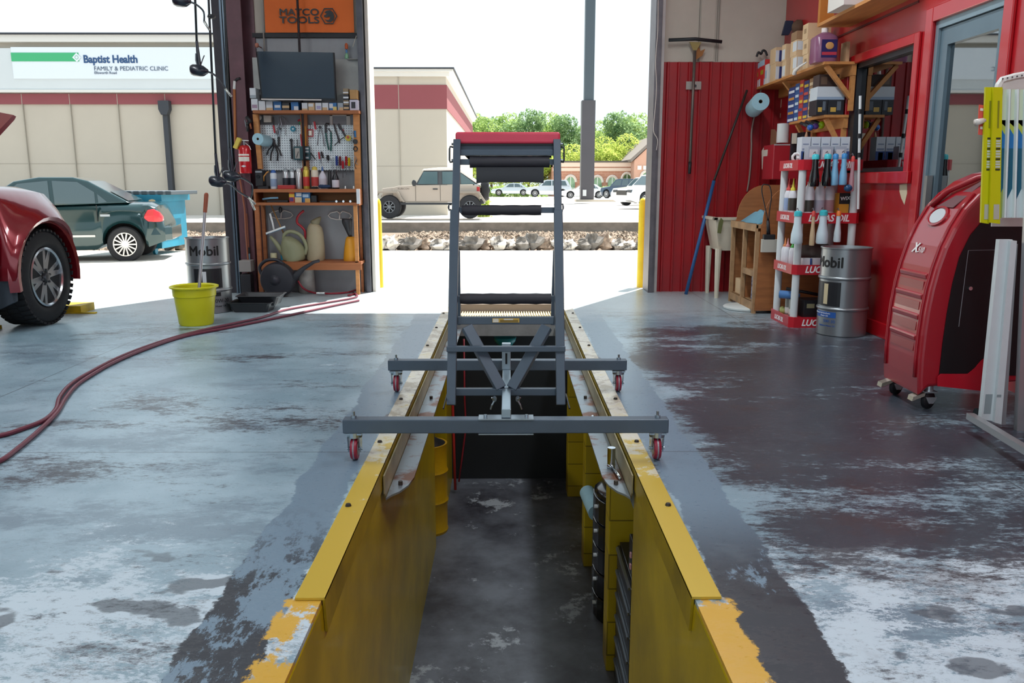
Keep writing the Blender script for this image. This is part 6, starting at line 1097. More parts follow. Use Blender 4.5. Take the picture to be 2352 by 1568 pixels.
# ---------------------------------------------------------------- things on the maroon column
Y = 9.07; q = P(565, 398, Y); t = thing('fire_extinguisher', 'red fire extinguisher with paper label hung on the maroon column', 'fire extinguisher', q); r = 13.5 * Y / F; h = P(565, 333, Y).z - q.z
mb = MB(); mb.lathe(q, [(0, 0), (r * .95, .0), (r, .01), (r, h * .86), (r * .8, h * .96), (r * .35, h), (0, h)], n=28); mb.build('cylinder', M('c01a24', .25, .1, coat=.5), t, smooth=True, auto=50)
mb = MB(); mb.cyl(q + Vector((0, 0, h)), q + Vector((0, 0, h + .04)), .014, .014, 10); mb.build('valve', ST, t); mb = MB(); mb.beam(q + Vector((-.03, 0, h + .05)), q + Vector((.05, 0, h + .045)), .012, .008); mb.tube([q + Vector((.0, 0, h + .03)), q + Vector((.05, 0, h - .01)), q + Vector((.065, 0, h - .05))], .006, 6); mb.build('lever', M('d8d8d4', .3, .6), t)
for (z0, z1, m) in ((.62, .68, M('e6e2d8', .6)), (.42, .58, M('ddd9cf', .6))): mb = MB(); rr = [[(q.x + (r + w_) * math.sin(a), q.y - (r + w_) * math.cos(a), q.z + z * h) for w_, z in ((0, z0), (.0012, z0), (.0012, z1), (0, z1))] for a in [-1.2 + 2.2 * i / 8 for i in range(9)]]; mb.rings(rr); mb.build('label', m, t)
mb = MB(); mb.prism([(q.x - .028, q.y - r - .002, q.z + .25 * h), (q.x, q.y - r - .002, q.z + .21 * h), (q.x + .028, q.y - r - .002, q.z + .25 * h), (q.x, q.y - r - .002, q.z + .29 * h)], (0, -.001, 0)); mb.build('diamond_mark', WHB, t)
mb = MB(); mb.box(q.x - .012, q.y + r - .002, q.z + .1, q.x + .012, 9.139, q.z + .3); mb.build('wall_hook', SD, t)
mb = MB(); mb.beam(P(541, 341, 9.05), P(551, 317, 9.05), .07, .045, side=(0, 1, 0)); one(mb, 'sponge', M('d8c45a', .8, 0, .1, 20), 'yellow block tag left of the fire extinguisher top', 'sponge', bevel=.008)
t = thing('long_handled_tool', 'long wooden handled tool with taped end standing beside the maroon column', 'hand tool', P(543, 330, 9.15)); mb = MB(); mb.cyl(P(541, 330, 9.15), P(538, 205, 9.15), .014, .014, 10); mb.build('handle', M('a8683c', .6), t, smooth=True); mb = MB(); mb.cyl(P(538, 205, 9.15), P(539, 186, 9.15), .015, .015, 10); mb.build('tape', M('d9d9d9', .5), t, smooth=True); mb = MB(); mb.tube([P(539, 187, 9.15), P(545, 181, 9.15), P(552, 180, 9.15)], .012, 8); mb.build('head', BKH, t, smooth=True)
t = thing('key_bunch', 'bunch of dark keys and tools hung on the maroon column above the extinguisher', 'keys', P(570, 300, 9.1)); 
for nm, m, p, w_ in (('ring_cluster', BKH, [(566, 268), (575, 278), (568, 285)], .022), ('key', ST, [(562, 275), (566, 292)], .006), ('black_grip', BKH, [(568, 285), (569, 302)], .016), ('brown_tag', M('9c5a3a', .6), [(574, 283), (577, 296)], .010)): mb = MB(); mb.tube([P(x, y, 9.1) for x, y in p], w_, 8); mb.build(nm, m, t, smooth=True)
mb = MB(); mb.tube([P(548, 395, 9.1), P(556, 440, 9.1), P(562, 480, 9.1), P(565, 540, 9.1), P(570, 600, 9.1), P(571, 660, 9.1)], .010, 8); one(mb, 'wooden_broomstick', M('8a5038', .6), 'thin brown stick leaning in the corner left of the bench', 'stick', smooth=True)
t = thing('window_scrubber', 'black and blue long brush standing left of the bench posts', 'brush', P(572, 620, 9.12)); mb = MB(); mb.cyl(P(572, 618, 9.12), P(572, 582, 9.12), .012, .012, 8); mb.build('lower_grip', M('7fa6b8', .4), t); mb = MB(); mb.cyl(P(572, 582, 9.12), P(571, 568, 9.12), .016, .016, 8); mb.build('collar', BKH, t); mb = MB(); mb.cyl(P(571, 568, 9.12), P(566, 490, 9.12), .008, .008, 8); mb.build('shaft', M('8a5038', .6), t)
mb = MB(); a, b_ = P(549, 598, 9.0), P(578, 624, 9.0); mb.box(a.x, 8.98, b_.z, b_.x, 9.12, a.z); one(mb, 'junction_box', M('8f8b88', .6), 'pale boxed shelf bracket low on the maroon column', 'box', bevel=.005)
mb = MB(); a, b_ = P(552, 630, 9.0), P(577, 668, 9.0); mb.box(a.x, 9.0, 0, b_.x, 9.12, a.z); one(mb, 'black_crate', M('25252b', .5), 'small black crate on the floor beside the maroon column', 'crate', bevel=.006)
mb = MB(); mb.ell(P(590, 104, 9.2), .022, .02, .026, 12, 8); mb.cyl(P(590, 104, 9.2), P(590, 104, 9.2) + Vector((0, .16, 0)), .006); one(mb, 'wooden_ball', M('a86c5a', .6), 'round pinkish wooden knob above the left corner of the television', 'knob', smooth=True)
t = lathe_item('spray_bottle', 'small clear green bottle with orange top at the right of the television', 'bottle', 806, 9.3, zB(135, 9.3), [('body', M('7fae8c', .2), [(0, 0), (.02, 0), (.022, .01), (.02, .04), (.008, .06), (0, .06)]), ('nozzle', M('4a7fb0', .4), [(0, .06), (.01, .06), (.012, .09), (0, .1)]), ('cap', M('b8552c', .5), [(0, .1), (.016, .10), (.018, .14), (.008, .16), (0, .16)])])
mb = MB(); mb.box(P(798, 130, 9.3).x, 9.28, zB(137, 9.3), P(822, 130, 9.3).x, 9.335, zB(135, 9.3)); struct(mb, 'trim_small_ledge', M('8a8a88', .5))
mb = MB(); mb.cyl(P(810, 108, 9.28), P(819, 82, 9.28), .006, .006, 8); one(mb, 'thin_rod', M('b8b4ac', .5), 'thin pale rod leaning above the small green bottle', 'rod', smooth=True)
# ================================================================ ALONG THE RIBBED RED WALL
Y = 9.2; t = thing('floor_squeegee', 'long handled black floor squeegee hung head up on the red ribbed wall', 'floor squeegee', P(1590, 398, Y))
mb = MB(); mb.tube([P(1536, 92, Y), P(1597, 89.5, Y), P(1658, 96, Y)], .018, 8); mb.build('rubber_head', M('1a1d22', .5), t, smooth=True)
mb = MB(); mb.prism([P(1584, 96, Y), P(1611, 97, Y), P(1600, 116, Y), P(1593, 116, Y)], (0, .02, 0)); mb.build('yoke', M('8f8250', .4, .5), t)
mb = MB(); mb.cyl(P(1596, 116, Y), P(1585, 372, Y), .0155, .0155, 12); mb.build('handle', M('6d6560', .4, .5), t, smooth=True); mb = MB(); mb.cyl(P(1585, 372, Y), P(1583.5, 399, Y), .019, .017, 12); mb.build('grip', M('1c1d21', .5), t, smooth=True)
mb = MB(); mb.prism([P(1600, 118, 9.22), P(1605, 107, 9.22), P(1609, 117, 9.22), P(1620, 112, 9.22), P(1613, 128, 9.22), P(1599, 137, 9.22)], (0, .01, 0)); one(mb, 'leaf', M('9a6634', .7), 'dried brown leaf caught behind the squeegee yoke', 'leaf')
t = thing('wall_plate', 'galvanised steel plate behind the squeegee handle', 'plate', P(1592, 205, 9.26)); a, b_ = P(1576, 187, 9.27), P(1610, 205.5, 9.27); mb = MB(); mb.box(a.x, 9.265, b_.z, b_.x, 9.277, a.z); mb.build('plate', M('a09a94', .4, .5), t); mb = MB(); mb.cyl(P(1597, 197, 9.265), P(1597, 197, 9.245), .014, .014, 12); mb.build('hook', SD, t)
a = G(1563, 668, 0); b_ = P(1640, 415, 9.12); c = P(1716, 207, 9.2); t = thing('extension_pole', 'blue and black extension pole leaning across the red ribbed wall', 'pole', a); a.y = 9.05
mb = MB(); mb.cyl(a, b_, .019, .019, 12); mb.build('blue_section', M('2c5d94', .35, .1), t, smooth=True); mb = MB(); mb.cyl(b_, c, .013, .013, 12); mb.build('black_section', M('332a28', .45), t, smooth=True)
roll('paper_towel_roll', 'big light blue paper towel roll under the left end of the long shelf', P(1747, 233, 8.75), P(1731, 250, 9.2), .088, BLP, .22)
mb = MB(); mb.tube(spl([Vector((P(x, y, 9.27).x, 9.27, P(x, y, 9.27).z)) for x, y in ((1750, 200), (1728, 290), (1726, 340), (1722, 400), (1716, 440))], 4), .009, 8); one(mb, 'grey_cable', M('8d8078', .6), 'grey cable running down the ribbed wall from the long shelf', 'cable', smooth=True)
mb = MB(); mb.tube(spl([P(x, y, 9.19) for x, y in ((1512, 0), (1511, 70), (1506, 140), (1508, 200), (1504, 260), (1501, 300), (1510, 320), (1508, 345))], 4), .004, 6); one(mb, 'white_wire', M('d8cfc8', .6), 'loose white wire running down the right door jamb', 'wire', smooth=True)
# ---------------------------------------------------------------- wall shelves
SW = M('c8894c', .6, 0, .25, 8, .1, stretch=(3, .3, 3), name='shelf_wood')
def shelf(label, X0, Y0, Y1, z, props):
    t = thing('wall_shelf', label, 'shelf', (2.85, (Y0 + Y1) / 2, z)); mb = MB(); mb.box(X0, Y0, z - .022, 2.949, Y1, z); mb.build('board', SW, t)
    mb = MB(); mb.box(2.91, Y0 + .01, z - .11, 2.949, Y1, z - .022); mb.build('cleat', SW, t)
    for y in props:
        mb = MB(); mb.beam((X0 + .03, y, z - .03), (2.93, y, z - .30), .04, .035, side=(0, 1, 0)); mb.build('diagonal_brace', SW, t); mb = MB(); mb.box(2.915, y - .025, z - .40, 2.949, y + .02, z - .022); mb.build('wall_post', SW, t)
    return t
z1 = P(1867, 141, 7.32).z; S1 = 2.67; shelf('long wooden wall shelf loaded with cartons on the right wall', S1, 7.32, 9.27, z1, (7.36, 8.45))
z2 = PX(1880, 263, 2.72).z; z2 = P(1880, 264, 7.45).z; S2 = 2.74; shelf('shorter wooden wall shelf holding filter boxes, below the long shelf', S2, 7.42, 8.35, z2, (7.47, 8.2))
z3 = P(1843, 53, 7.5).z; mbt = thing('wall_shelf', 'highest wooden wall shelf cut by the top of the photo, with orange post', 'shelf', (2.85, 6.9, z3)); mb = MB(); mb.box(2.67, 6.2, z3 - .025, 2.949, 7.55, z3); mb.build('board', SW, mbt); mb = MB(); mb.box(2.67, 7.5, z3, 2.79, 7.55, z3 + .9); mb.build('end_post', M('c07a30', .6, 0, .2, 6), mbt)
cbox('carton', 'white box on the highest wall shelf at the top edge', P(1900, 5, 7.1).x, P(1900, 5, 7.1).x + .24, z3, z3 + .15, 6.75, .33, M('d6d2cc', .6), 'box')
CD = M('c6a27c', .7, 0, .08, 8); CDL = M('d6b892', .7, 0, .05, 8)
def sb(label, a, b_, yt, zb, X0=S1 + .01, d=.16, m=CD, cat='box', grp='cartons on the long shelf', marks=(), zt=None):
    Ya = PX(a, yt, X0).y; Yb_ = PX(b_, yt, X0).y; Ya, Yb_ = min(Ya, 9.24), Yb_; z_t = zt if zt else PX(b_, yt, X0).z; t = thing('carton', label, cat, (X0 + d / 2, (Ya + Yb_) / 2, zb), grp)
    mb = MB(); mb.box(X0, Yb_ + .004, zb + .0005, X0 + d, Ya, z_t); mb.build('carton_body', m, t, bevel=.002)
    for (face, u0, v0, u1, v1, mm) in marks:
        mb = MB(); h = z_t - zb
        if face == 'L': mb.box(X0 - .001, Yb_ + (Ya - Yb_) * (1 - u1), zb + h * v0, X0, Yb_ + (Ya - Yb_) * (1 - u0), zb + h * v1)
        else: mb.box(X0 + d * u0, Yb_ + .003, zb + h * v0, X0 + d * u1, Yb_ + .004, zb + h * v1)
        mb.build('printed_panel', mm, t)
    return t
RB = M('d0302e', .5); LBL = M('a9c4d8', .5); YB = M('a8a020', .5); mk = (('L', 0, .78, 1, 1, LBL), ('L', .3, .45, .8, .62, YB), ('L', .05, 0, .3, .3, WHB), ('F', 0, 0, 1, .25, LBL))
sb('red box with pale blue top, leftmost on the long shelf', 1716, 1736, 148, z1, m=RB, marks=mk); sb('red box with pale blue top, second on the long shelf', 1737, 1757, 136, z1, m=RB, marks=mk)
sb('small white carton after the two red boxes', 1758, 1765, 146, z1, m=M('e0dcd8', .6), d=.07, marks=(('L', .1, .3, .6, .7, LBL),))
def stack2(a, b_, ys, d, labs, marks): 
    z = z1
    for yt, lb in zip(ys, labs): t = sb(lb, a, b_, yt, z, d=d, m=CDL, marks=marks); z = PX(b_, yt, S1 + .01).z + .001
BM = (('F', .0, .1, .5, .8, WHB), ('F', .5, .1, .95, .8, M('2c3c78', .5)))
stack2(1770, 1783, (144, 108), .07, ('tan carton with blue end label, lower of the first pair', 'tan carton with blue end label, upper of the first pair'), BM)
stack2(1797, 1806, (138, 100), .06, ('tan carton with white side label, lower of the second pair', 'tan carton with white side label, upper of the second pair'), (('L', .1, .1, .8, .7, WHB),))
stack2(1817, 1831, (126, 90), .075, ('tan carton with white end label, lower of the third pair', 'tan carton with white end label, middle of the third pile'), (('F', .1, .35, .9, .9, WHB), ('L', .4, .3, 1, .9, WHB)))
zz = PX(1831, 90, S1 + .01).z + .002; sb('darker brown carton on top of the third pile', 1818, 1831, 70, zz, d=.1, m=M('98795a', .7))
stack2(1845, 1857, (122, 88, 52), .21, ('bottom carton of the tallest pile, beside the purple jug', 'middle carton of the tallest pile', 'top carton of the tallest pile, just under the high shelf'), (('L', .3, .4, .7, .7, M('a08464', .7)),))
mb = MB(); mb.box(2.87, 7.38, z1, 2.90, 7.5, z1 + .17); one(mb, 'carton', CD, 'thin tan carton standing right of the purple jug', 'box')
# purple jug
q = Vector((P(1890, 140, 7.44).x, 7.44, z1)); t = thing('cleaner_jug', 'large purple jug with white cap on the near end of the long shelf', 'jug', q); h = P(1890, 75, 7.44).z - z1; r = 25 * 7.44 / F
mb = MB(); mb.lathe(q, [(0, .001), (r * .95, 0), (r, .01), (r, h * .80), (r * .9, h * .86), (r * .45, h * .97), (r * .3, h), (0, h)], n=32, sq=5); mb.build('body', M('8c5a78', .25, 0, .1, 5, 0), t, smooth=True, auto=50); mb = MB(); mb.lathe(q, [(r * .28, h), (r * .28, h + .035), (0, h + .035)], n=20); mb.build('cap', M('e8dedc', .5), t, smooth=True, auto=40)
mb = MB(); mb.box(q.x - r * .55, q.y - r * 1.01, q.z + h * .14, q.x + r * .8, q.y - r * .9, q.z + h * .72); lb_ = mb.build('label', M('23215a', .4), t)
mb = MB(); mb.box(q.x - r * .5, q.y - r * 1.02, q.z + h * .22, q.x + r * .78, q.y - r * 1.0, q.z + h * .32); mb.build('red_band', M('b8384a', .4), lb_); mb = MB(); mb.ell((q.x + r * .15, q.y - r * 1.01, q.z + h * .52), .035, .004, .03); mb.build('gold_emblem', M('c9955a', .5), lb_)
mb = MB(); q = P(1812, 62, 9.1); mb.prism([P(1806, 47, 9.05), P(1830, 48, 9.05), P(1812, 80, 9.05), P(1797, 80, 9.05)], (0, .04, 0)); one(mb, 'navy_cap_sign', M('1e2c48', .6), 'navy pointed card standing behind the cartons on the long shelf', 'card')
mb = MB(); mb.ell(P(1834, 62, 8.8), .07, .06, .07, 12, 8, .1, 1); one(mb, 'brown_ball', M('5e4636', .8), 'brown round bag behind the third carton pile', 'bag', smooth=True)
t = thing('cable_tester', 'black coiled jumper leads on the long shelf behind the red boxes', 'leads', P(1750, 135, 9.2)); mb = MB(); mb.tube(spl([P(x, y, 9.2) for x, y in ((1738, 130), (1742, 120), (1748, 124), (1752, 116), (1758, 118), (1762, 128))], 4), .012, 8); mb.build('coil', BKH, t, smooth=True)
mb = MB(); mb.tube([P(1824, 172, 7.9), P(1826, 162, 7.9), P(1838, 152, 7.8), P(1852, 143, 7.6)], .016, 8, rr=[.02, .018, .01, .006]); one(mb, 'strap', M('e4e0dc', .6), 'crumpled white strap hanging over the edge of the long shelf', 'strap', smooth=True)
# filter boxes on the lower wall shelf: piles of cartons
rnd = random.Random(3)
cols = [('2a3f7c', 'blue and white', [M('d8dce4', .5), M('c98c3c', .5)]), ('2c5590', 'mid blue', [M('c9d6e4', .5)]), ('b23a34', 'red and yellow', [M('d8b83c', .5), M('3a4c8c', .5)]), ('2f3c74', 'navy and yellow', [M('d8b83c', .5), M('c04a3c', .5)]), ('9a7a58', 'brown', [M('d9c8a8', .5)])]
place = ['far end', 'second row', 'third row', 'fourth row', 'fifth row']; lv = ['bottom', 'second', 'third', 'fourth', 'top']
for k, (a, b_, yt) in enumerate(((1812, 1827, 198), (1828, 1837, 190), (1838, 1847, 182), (1848, 1859, 183), (1860, 1871, 178))):
    X0 = S2 + .01; zt = PX(b_, yt, X0).z; n = 5; hh = (zt - z2) / n; c_, nm, mks = cols[k]
    for i in range(n):
        m = M(c_, .5); sb('%s filter carton, %s in the %s pile of the lower wall shelf' % (nm, lv[i], ('far end', 'second', 'middle', 'fourth', 'nearest')[k]), a, b_, yt, z2 + i * hh + .0005, X0, .13, m, 'box', 'filter cartons on the lower wall shelf', (('L', .1, .15, .9, .5, mks[i % len(mks)]), ('F', .1, .3, .8, .7, mks[(i + 1) % len(mks)])), z2 + (i + 1) * hh)
a = P(1876, 232, 7.43); b_ = P(1901, 262, 7.43); w_ = b_.x - a.x
for i, lb in enumerate(('black box with gold emblem, left one at the near end of the lower wall shelf', 'black box with gold corner, right one at the near end of the lower wall shelf')):
    cbox('parts_box', lb, a.x + i * w_, a.x + (i + 1) * w_ - .004 if i == 0 else 2.905, z2, z2 + .125, 7.43, .18, M('1d1f26', .4), 'box', [(.15, .2, .5, .5, M('c8a24a', .4)), (.55, .3, .8, .9, M('5a6470', .5))])
cbox('parts_box', 'ribbed white box on top of the two black boxes', a.x, 2.905, z2 + .126, z2 + .235, 7.43, .18, M('c3ccd4', .5), 'box', [(0, 0, 1, .22, M('8ea2ba', .5))])
cbox('parts_box', 'dark brown box on top of the ribbed white one', a.x + .02, 2.86, z2 + .236, z2 + .34, 7.46, .15, M('3a2a26', .5), 'box', [(.1, .2, .4, .8, M('5e4a3c', .5))])
mb = MB(); mb.lathe((2.78, 8.26, z2), [(0, 0), (.03, 0), (.03, .035), (.02, .05), (0, .05)]); one(mb, 'small_clamp', M('49525c', .4, .4), 'small grey clamp at the far end of the lower wall shelf', 'clamp', smooth=True)
for px, py, c_, lb in ((1861, 293, '2a62b4', 'blue round ended flashlight hung under the lower wall shelf'), (1873, 290, '5c3a94', 'purple round ended flashlight hung under the lower wall shelf'), (1887, 287, 'a6d418', 'lime green round ended flashlight hung under the lower wall shelf')):
    q = P(px, py, 7.65); t = thing('flashlight', lb, 'flashlight', q, 'flashlights under the lower wall shelf'); mb = MB(); mb.ell(q, .028, .03, .034 if px == 1887 else .028); mb.build('head', M(c_, .35), t, smooth=True); mb = MB(); mb.cyl(q + Vector((0, .02, .01)), q + Vector((-.03, .16, .05)), .015, .015, 10); mb.build('barrel', BKH, t, smooth=True)
# hanging packs, dispenser, towels
t = thing('wiper_blade_pack', 'bundle of long black wiper blade sleeves hung below the lower wall shelf', 'wiper blades', P(1840, 365, 8.0)); 
for i in range(8): x0 = P(1819 + i * 5.6, 305, 8.0).x; mb = MB(); mb.box(x0, 8.0 + (i % 2) * .01, P(1820, 368, 8.0).z, x0 + .018, 8.03 + (i % 2) * .01, P(1820, 306 - i * .6, 8.0).z); mb.build('sleeve', M('26262c', .3), t)
mb = MB(); a, b_ = P(1820, 306, 7.99), P(1829, 330, 7.99); mb.box(a.x, 7.985, b_.z, b_.x, 7.995, a.z); mb.build('pale_label', M('c9c4b4', .6), t)
mb = MB(); mb.tube([P(1853, 303, 7.7), P(1852, 312, 7.7), P(1850, 322, 7.7), P(1851, 326, 7.7)], .01, 8, rr=[.006, .014, .014, .006]); one(mb, 'wooden_scraper', M('b08468', .6), 'wooden handled scraper hanging in front of the wiper sleeves', 'scraper', smooth=True)
a, b_ = P(1778, 331, 8.6), P(1818, 412, 8.6); t = thing('towel_dispenser', 'red paper towel dispenser cabinet on the wall behind the rack', 'dispenser', ((a.x + b_.x) / 2, 8.6, b_.z)); mb = MB(); mb.box(a.x, 8.6, b_.z, 2.949, 8.95, a.z); mb.build('housing', M('a82430', .35), t, bevel=.008)
mb = MB(); mb.box(a.x - .0, 8.595, a.z - .012, b_.x, 8.6, a.z); mb.build('top_trim', M('c8ccd0', .4, .4), t)
mb = MB(); q0, q1 = P(1763, 336, 8.8), P(1779, 395, 8.8); mb.rings([[(x, 8.8 + (y - 8.8) * 1.0, z) for x, y in ((q0.x + ins, 8.8), (q1.x, 8.8), (q1.x, 9.0), (q0.x + ins, 9.0))] for z, ins in ((q1.z, .03), (q1.z + .04, .012), (q0.z - .04, .0), (q0.z, .02))]); one(mb, 'soap_dispenser', M('cfc7bd', .5), 'off white soap dispenser left of the red towel dispenser', 'soap dispenser', bevel=.004)
mb = MB(); q = P(1797, 328, 8.7); mb.lathe(q, [(0, 0), (.06, 0), (.06, .19), (0, .19)], n=24); one(mb, 'white_canister', M('d8dcdc', .5), 'white canister standing on top of the red towel dispenser', 'canister', smooth=True, auto=40)
mb = MB(); mb.prism([P(1770, 333, 9.2), P(1784, 333, 9.2), P(1786, 306, 9.2), P(1780, 297, 9.2), P(1772, 297, 9.2)], (0, .02, 0)); one(mb, 'wooden_paddle', M('a87c5c', .6), 'brown wooden board on the wall left of the white canister', 'board')
for pts_, lb in ((((1795, 230), (1797, 246)), 'upper bare patch of putty on the red wall'), (((1791, 262), (1792, 270)), 'lower small bare patch of putty on the red wall')):
    pass
# ---------------------------------------------------------------- utility sink and plywood stand
t = thing('utility_sink', 'cream plastic utility sink on legs behind the plywood stand', 'sink', (2.4, 8.95, 0)); SK = M('d3cbb8', .45, 0, .1, 5)
z_ = lambda y: P(1650, y, 8.8).z; xa = P(1640, 510, 8.8).x
mb = MB(); mb.rings([[(xa + i_, 8.72 + i_, z), (2.93 - i_, 8.72 + i_, z), (2.93 - i_, 9.22 - i_, z), (xa + i_, 9.22 - i_, z)] for z, i_ in ((z_(575), .06), (z_(520), .012), (z_(503), .0), (z_(503), .025), (z_(560), .08))]); mb.build('basin', SK, t); mb = MB(); mb.box(xa - .03, 8.70, z_(505), 2.93, 8.74, z_(498)); mb.box(xa - .03, 8.70, z_(505), xa + .02, 9.24, z_(498)); mb.build('rim', SK, t, bevel=.006)
for x, y in ((xa + .05, 8.76), (xa + .05, 9.18), (2.86, 8.76), (2.86, 9.18)): mb = MB(); mb.cyl((x, y, 0), (x, y, z_(570)), .022, .035, 8); mb.build('leg', SK, t)
mb = MB(); mb.prism([P(1648, 535, 8.66), P(1656, 536, 8.66), P(1662, 506, 8.66), P(1656, 500, 8.66), P(1651, 512, 8.66)], (0, .012, 0)); one(mb, 'green_brush', M('5c6238', .7), 'olive green scrubbing brush hung on the rim of the sink', 'brush')
mb = MB(); q = Vector((2.52, 8.95, 0)); mb.lathe(q, [(0, 0), (.08, 0), (.085, .02), (.08, .28), (.03, .36), (0, .36)], n=18); one(mb, 'pink_jug', M('c08c94', .4), 'translucent pink jug on the floor under the sink', 'jug', smooth=True)
PLY = M('a8693a', .6, 0, .35, 4, .05, stretch=(.6, .6, 5), name='plywood'); OLDW = M('b08a62', .65, 0, .35, 8, .1)
st = thing('plywood_stand', 'open plywood stand with curved side panels between sink and rack', 'stand', (2.55, 8.1, 0)); XS, YN, YF = 2.30, 7.66, 8.56; zt = P(1742, 517, YN).z
def panel(y, th): return [(XS, y, .03), (2.93, y, .03), (2.93, y, zt + .36)] + [(2.60 - (.27) * math.sin(a_) , y, zt + .02 + .34 * (math.cos(a_))) for a_ in [i * math.pi / 16 for i in range(0, 9)]] + [(XS + .02, y, zt)]
mb = MB(); mb.prism(panel(YN, .02), (0, .02, 0)); mb.build('near_side', PLY, st); mb = MB(); mb.prism(panel(YF - .02, .02), (0, .02, 0)); mb.build('far_side', M('a86f42', .6, 0, .3, 5, .05, stretch=(.6, .6, 4)), st)
mb = MB(); mb.box(XS - .02, YN + .02, zt - .03, 2.93, YF - .02, zt); mb.box(XS - .03, YN + .02, zt - .06, XS - .005, YF - .02, zt + .005); mb.build('top_board', OLDW, st)
ym = YN + .42
for y, z0_, z1_ in ((YN + .02, .0, zt - .06), (ym, .0, zt - .06), (YF - .06, .0, zt - .06)): mb = MB(); mb.box(XS - .02, y, z0_, XS + .015, y + .04, z1_); mb.build('front_post', OLDW, st)
mb = MB(); mb.box(XS, YN + .06, .36, 2.9, ym, .385); mb.box(XS - .015, YN + .06, .34, XS + .01, ym, .395); mb.build('half_shelf', OLDW, st); mb = MB(); mb.box(XS, YN + .02, .08, 2.92, YF - .02, .1); mb.box(XS - .015, YN + .06, .03, XS + .01, YF - .06, .1); mb.build('bottom_board', OLDW, st)
mb = MB(); mb.box(2.91, YN + .02, .1, 2.925, YF - .02, zt - .03); mb.box(XS + .02, ym, .1, 2.91, ym + .02, zt - .03); mb.build('back_board', PLY, st)
cbox('carton', 'tan carton on the floor of the plywood stand, left bay', XS + .03, XS + .18, .101, .25, 8.28, .2, CDL, 'box', [(.3, .3, .6, .8, DKB)])
for k, (dy, dz, lb) in enumerate(((0, 0, 'lower left'), (.09, 0, 'lower right'), (0, .13, 'upper left'), (.09, .13, 'upper right'))):
    mb = MB(); mb.box(XS + .04, YN + .12 + dy, .101 + dz, XS + .16, YN + .20 + dy, .225 + dz); o = one(mb, 'oil_filter_box', M('35508f', .5, 0, .5, 30, 0, col2='c9d0dc', thr=(.35, .6)), 'blue and white box low in the plywood stand, %s of four' % lb, 'box', 'oil filter boxes in the plywood stand')
mb = MB(); rr = []
for k in range(9):
    u = k / 8; rr.append([(XS + .03 + .02 * math.sin(u * 9), 7.82 + u * .62, zt + .002), (XS + .28, 7.84 + u * .60, zt + .002), (XS + .26, 7.84 + u * .6, zt + .03 + .06 * math.sin(u * 3.1) ** 2), (XS + .14, 7.83 + u * .61, zt + .05 + .07 * math.sin(u * 3.1) + .012 * math.sin(u * 17))])
mb.rings(rr); one(mb, 'blue_towel', M('6fa2b8', .8), 'crumpled light blue towel on top of the plywood stand', 'towel', smooth=True, auto=50)
q = Vector((2.50, 7.80, zt)); cbox('yellow_box', 'yellow and cream box on the near corner of the plywood stand', 2.44, 2.53, zt + .001, zt + .13, 7.74, .08, M('d9cb3a', .5), 'box', [(.1, .3, .9, .8, WHB)])
mb = MB(); mb.box(2.60, 7.86, zt + .001, 2.67, 7.92, zt + .3); one(mb, 'cream_carton', M('d9cfae', .6), 'tall cream card standing behind the yellow box', 'card')
t = thing('hanging_lamp_guard', 'black handled clear headed hand brush hung by a cord on the plywood side', 'hand brush', P(1766, 575, 7.6)); Yh = 7.60
mb = MB(); mb.tube(spl([P(x, y, Yh) for x, y in ((1764, 508), (1756, 470), (1750, 440), (1752, 425), (1760, 424), (1768, 428), (1772, 450), (1768, 480), (1765, 508))], 4), .005, 6); mb.build('cord', BKH, t, smooth=True); mb = MB(); mb.cyl(P(1764, 506, Yh), P(1765, 540, Yh), .014, .018, 12); mb.build('handle', BKH, t, smooth=True)
a, b_ = P(1750, 549, Yh - .01), P(1782, 579, Yh + .01); mb = MB(); mb.box(a.x, Yh - .02, b_.z, b_.x, Yh + .02, a.z); mb.build('clear_head', M('b9b8ae', .2), t, bevel=.004); a, b_ = P(1753, 538, Yh), P(1779, 550, Yh); mb = MB(); mb.box(a.x, Yh - .022, b_.z, b_.x, Yh + .022, a.z); mb.build('clamp', BKH, t, bevel=.006)
mb = MB(); mb.lathe((2.33, 8.0, .0), [(.20, 0), (.23, .004), (.235, .02), (.22, .03), (.0, .03)], n=36); one(mb, 'round_lid', M('d6dcda', .4), 'flat white round lid lying under the plywood stand', 'lid', smooth=True, auto=50)
# ---------------------------------------------------------------- red and white plastic rack
RX0, RX1, RY0, RY1 = 2.37, 2.90, 6.90, 7.44; levels = [(.0, .09), (.448, .53), (.872, .958), (1.302, 1.387)]
RRD = M('c01c2c', .35, 0, coat=.3); WPL = M('d5dbdd', .4); LW = M('eceaea', .5)
rk = thing('parts_rack', 'red and white plastic rack with white lettered shelves in the right corner', 'rack', ((RX0 + RX1) / 2, (RY0 + RY1) / 2, 0))
for i, (z0, z_t) in enumerate(levels):
    mb = MB(); c_ = .035; o = [(RX0 + c_, RY0), (RX1 - c_, RY0), (RX1, RY0 + c_), (RX1, RY1 - c_), (RX1 - c_, RY1), (RX0 + c_, RY1), (RX0, RY1 - c_), (RX0, RY0 + c_)]; inn = [(RX0 + (x - RX0) * .96 + .01, RY0 + (y - RY0) * .96 + .01) for x, y in o]
    mb.rings([[(x, y, z0) for x, y in o], [(x, y, z_t) for x, y in o], [(x, y, z_t) for x, y in inn], [(x, y, z_t - .02) for x, y in inn]]); s_ = mb.build('shelf', RRD, rk)
    text_mb('LUCAS OIL', .075, (RX0 + .10, RY0, z0 + .018), (1, 0, 0), (0, 0, 1), .002, bold=.002, shear=.25, sx=.92).build('lettering', LW, s_)
    text_mb('LUCAS OIL', .055, (RX0, RY1 - .14, z0 + .022), (0, -1, 0), (0, 0, 1), .002, bold=.001, shear=.25, sx=.85).build('side_lettering', LW, s_)
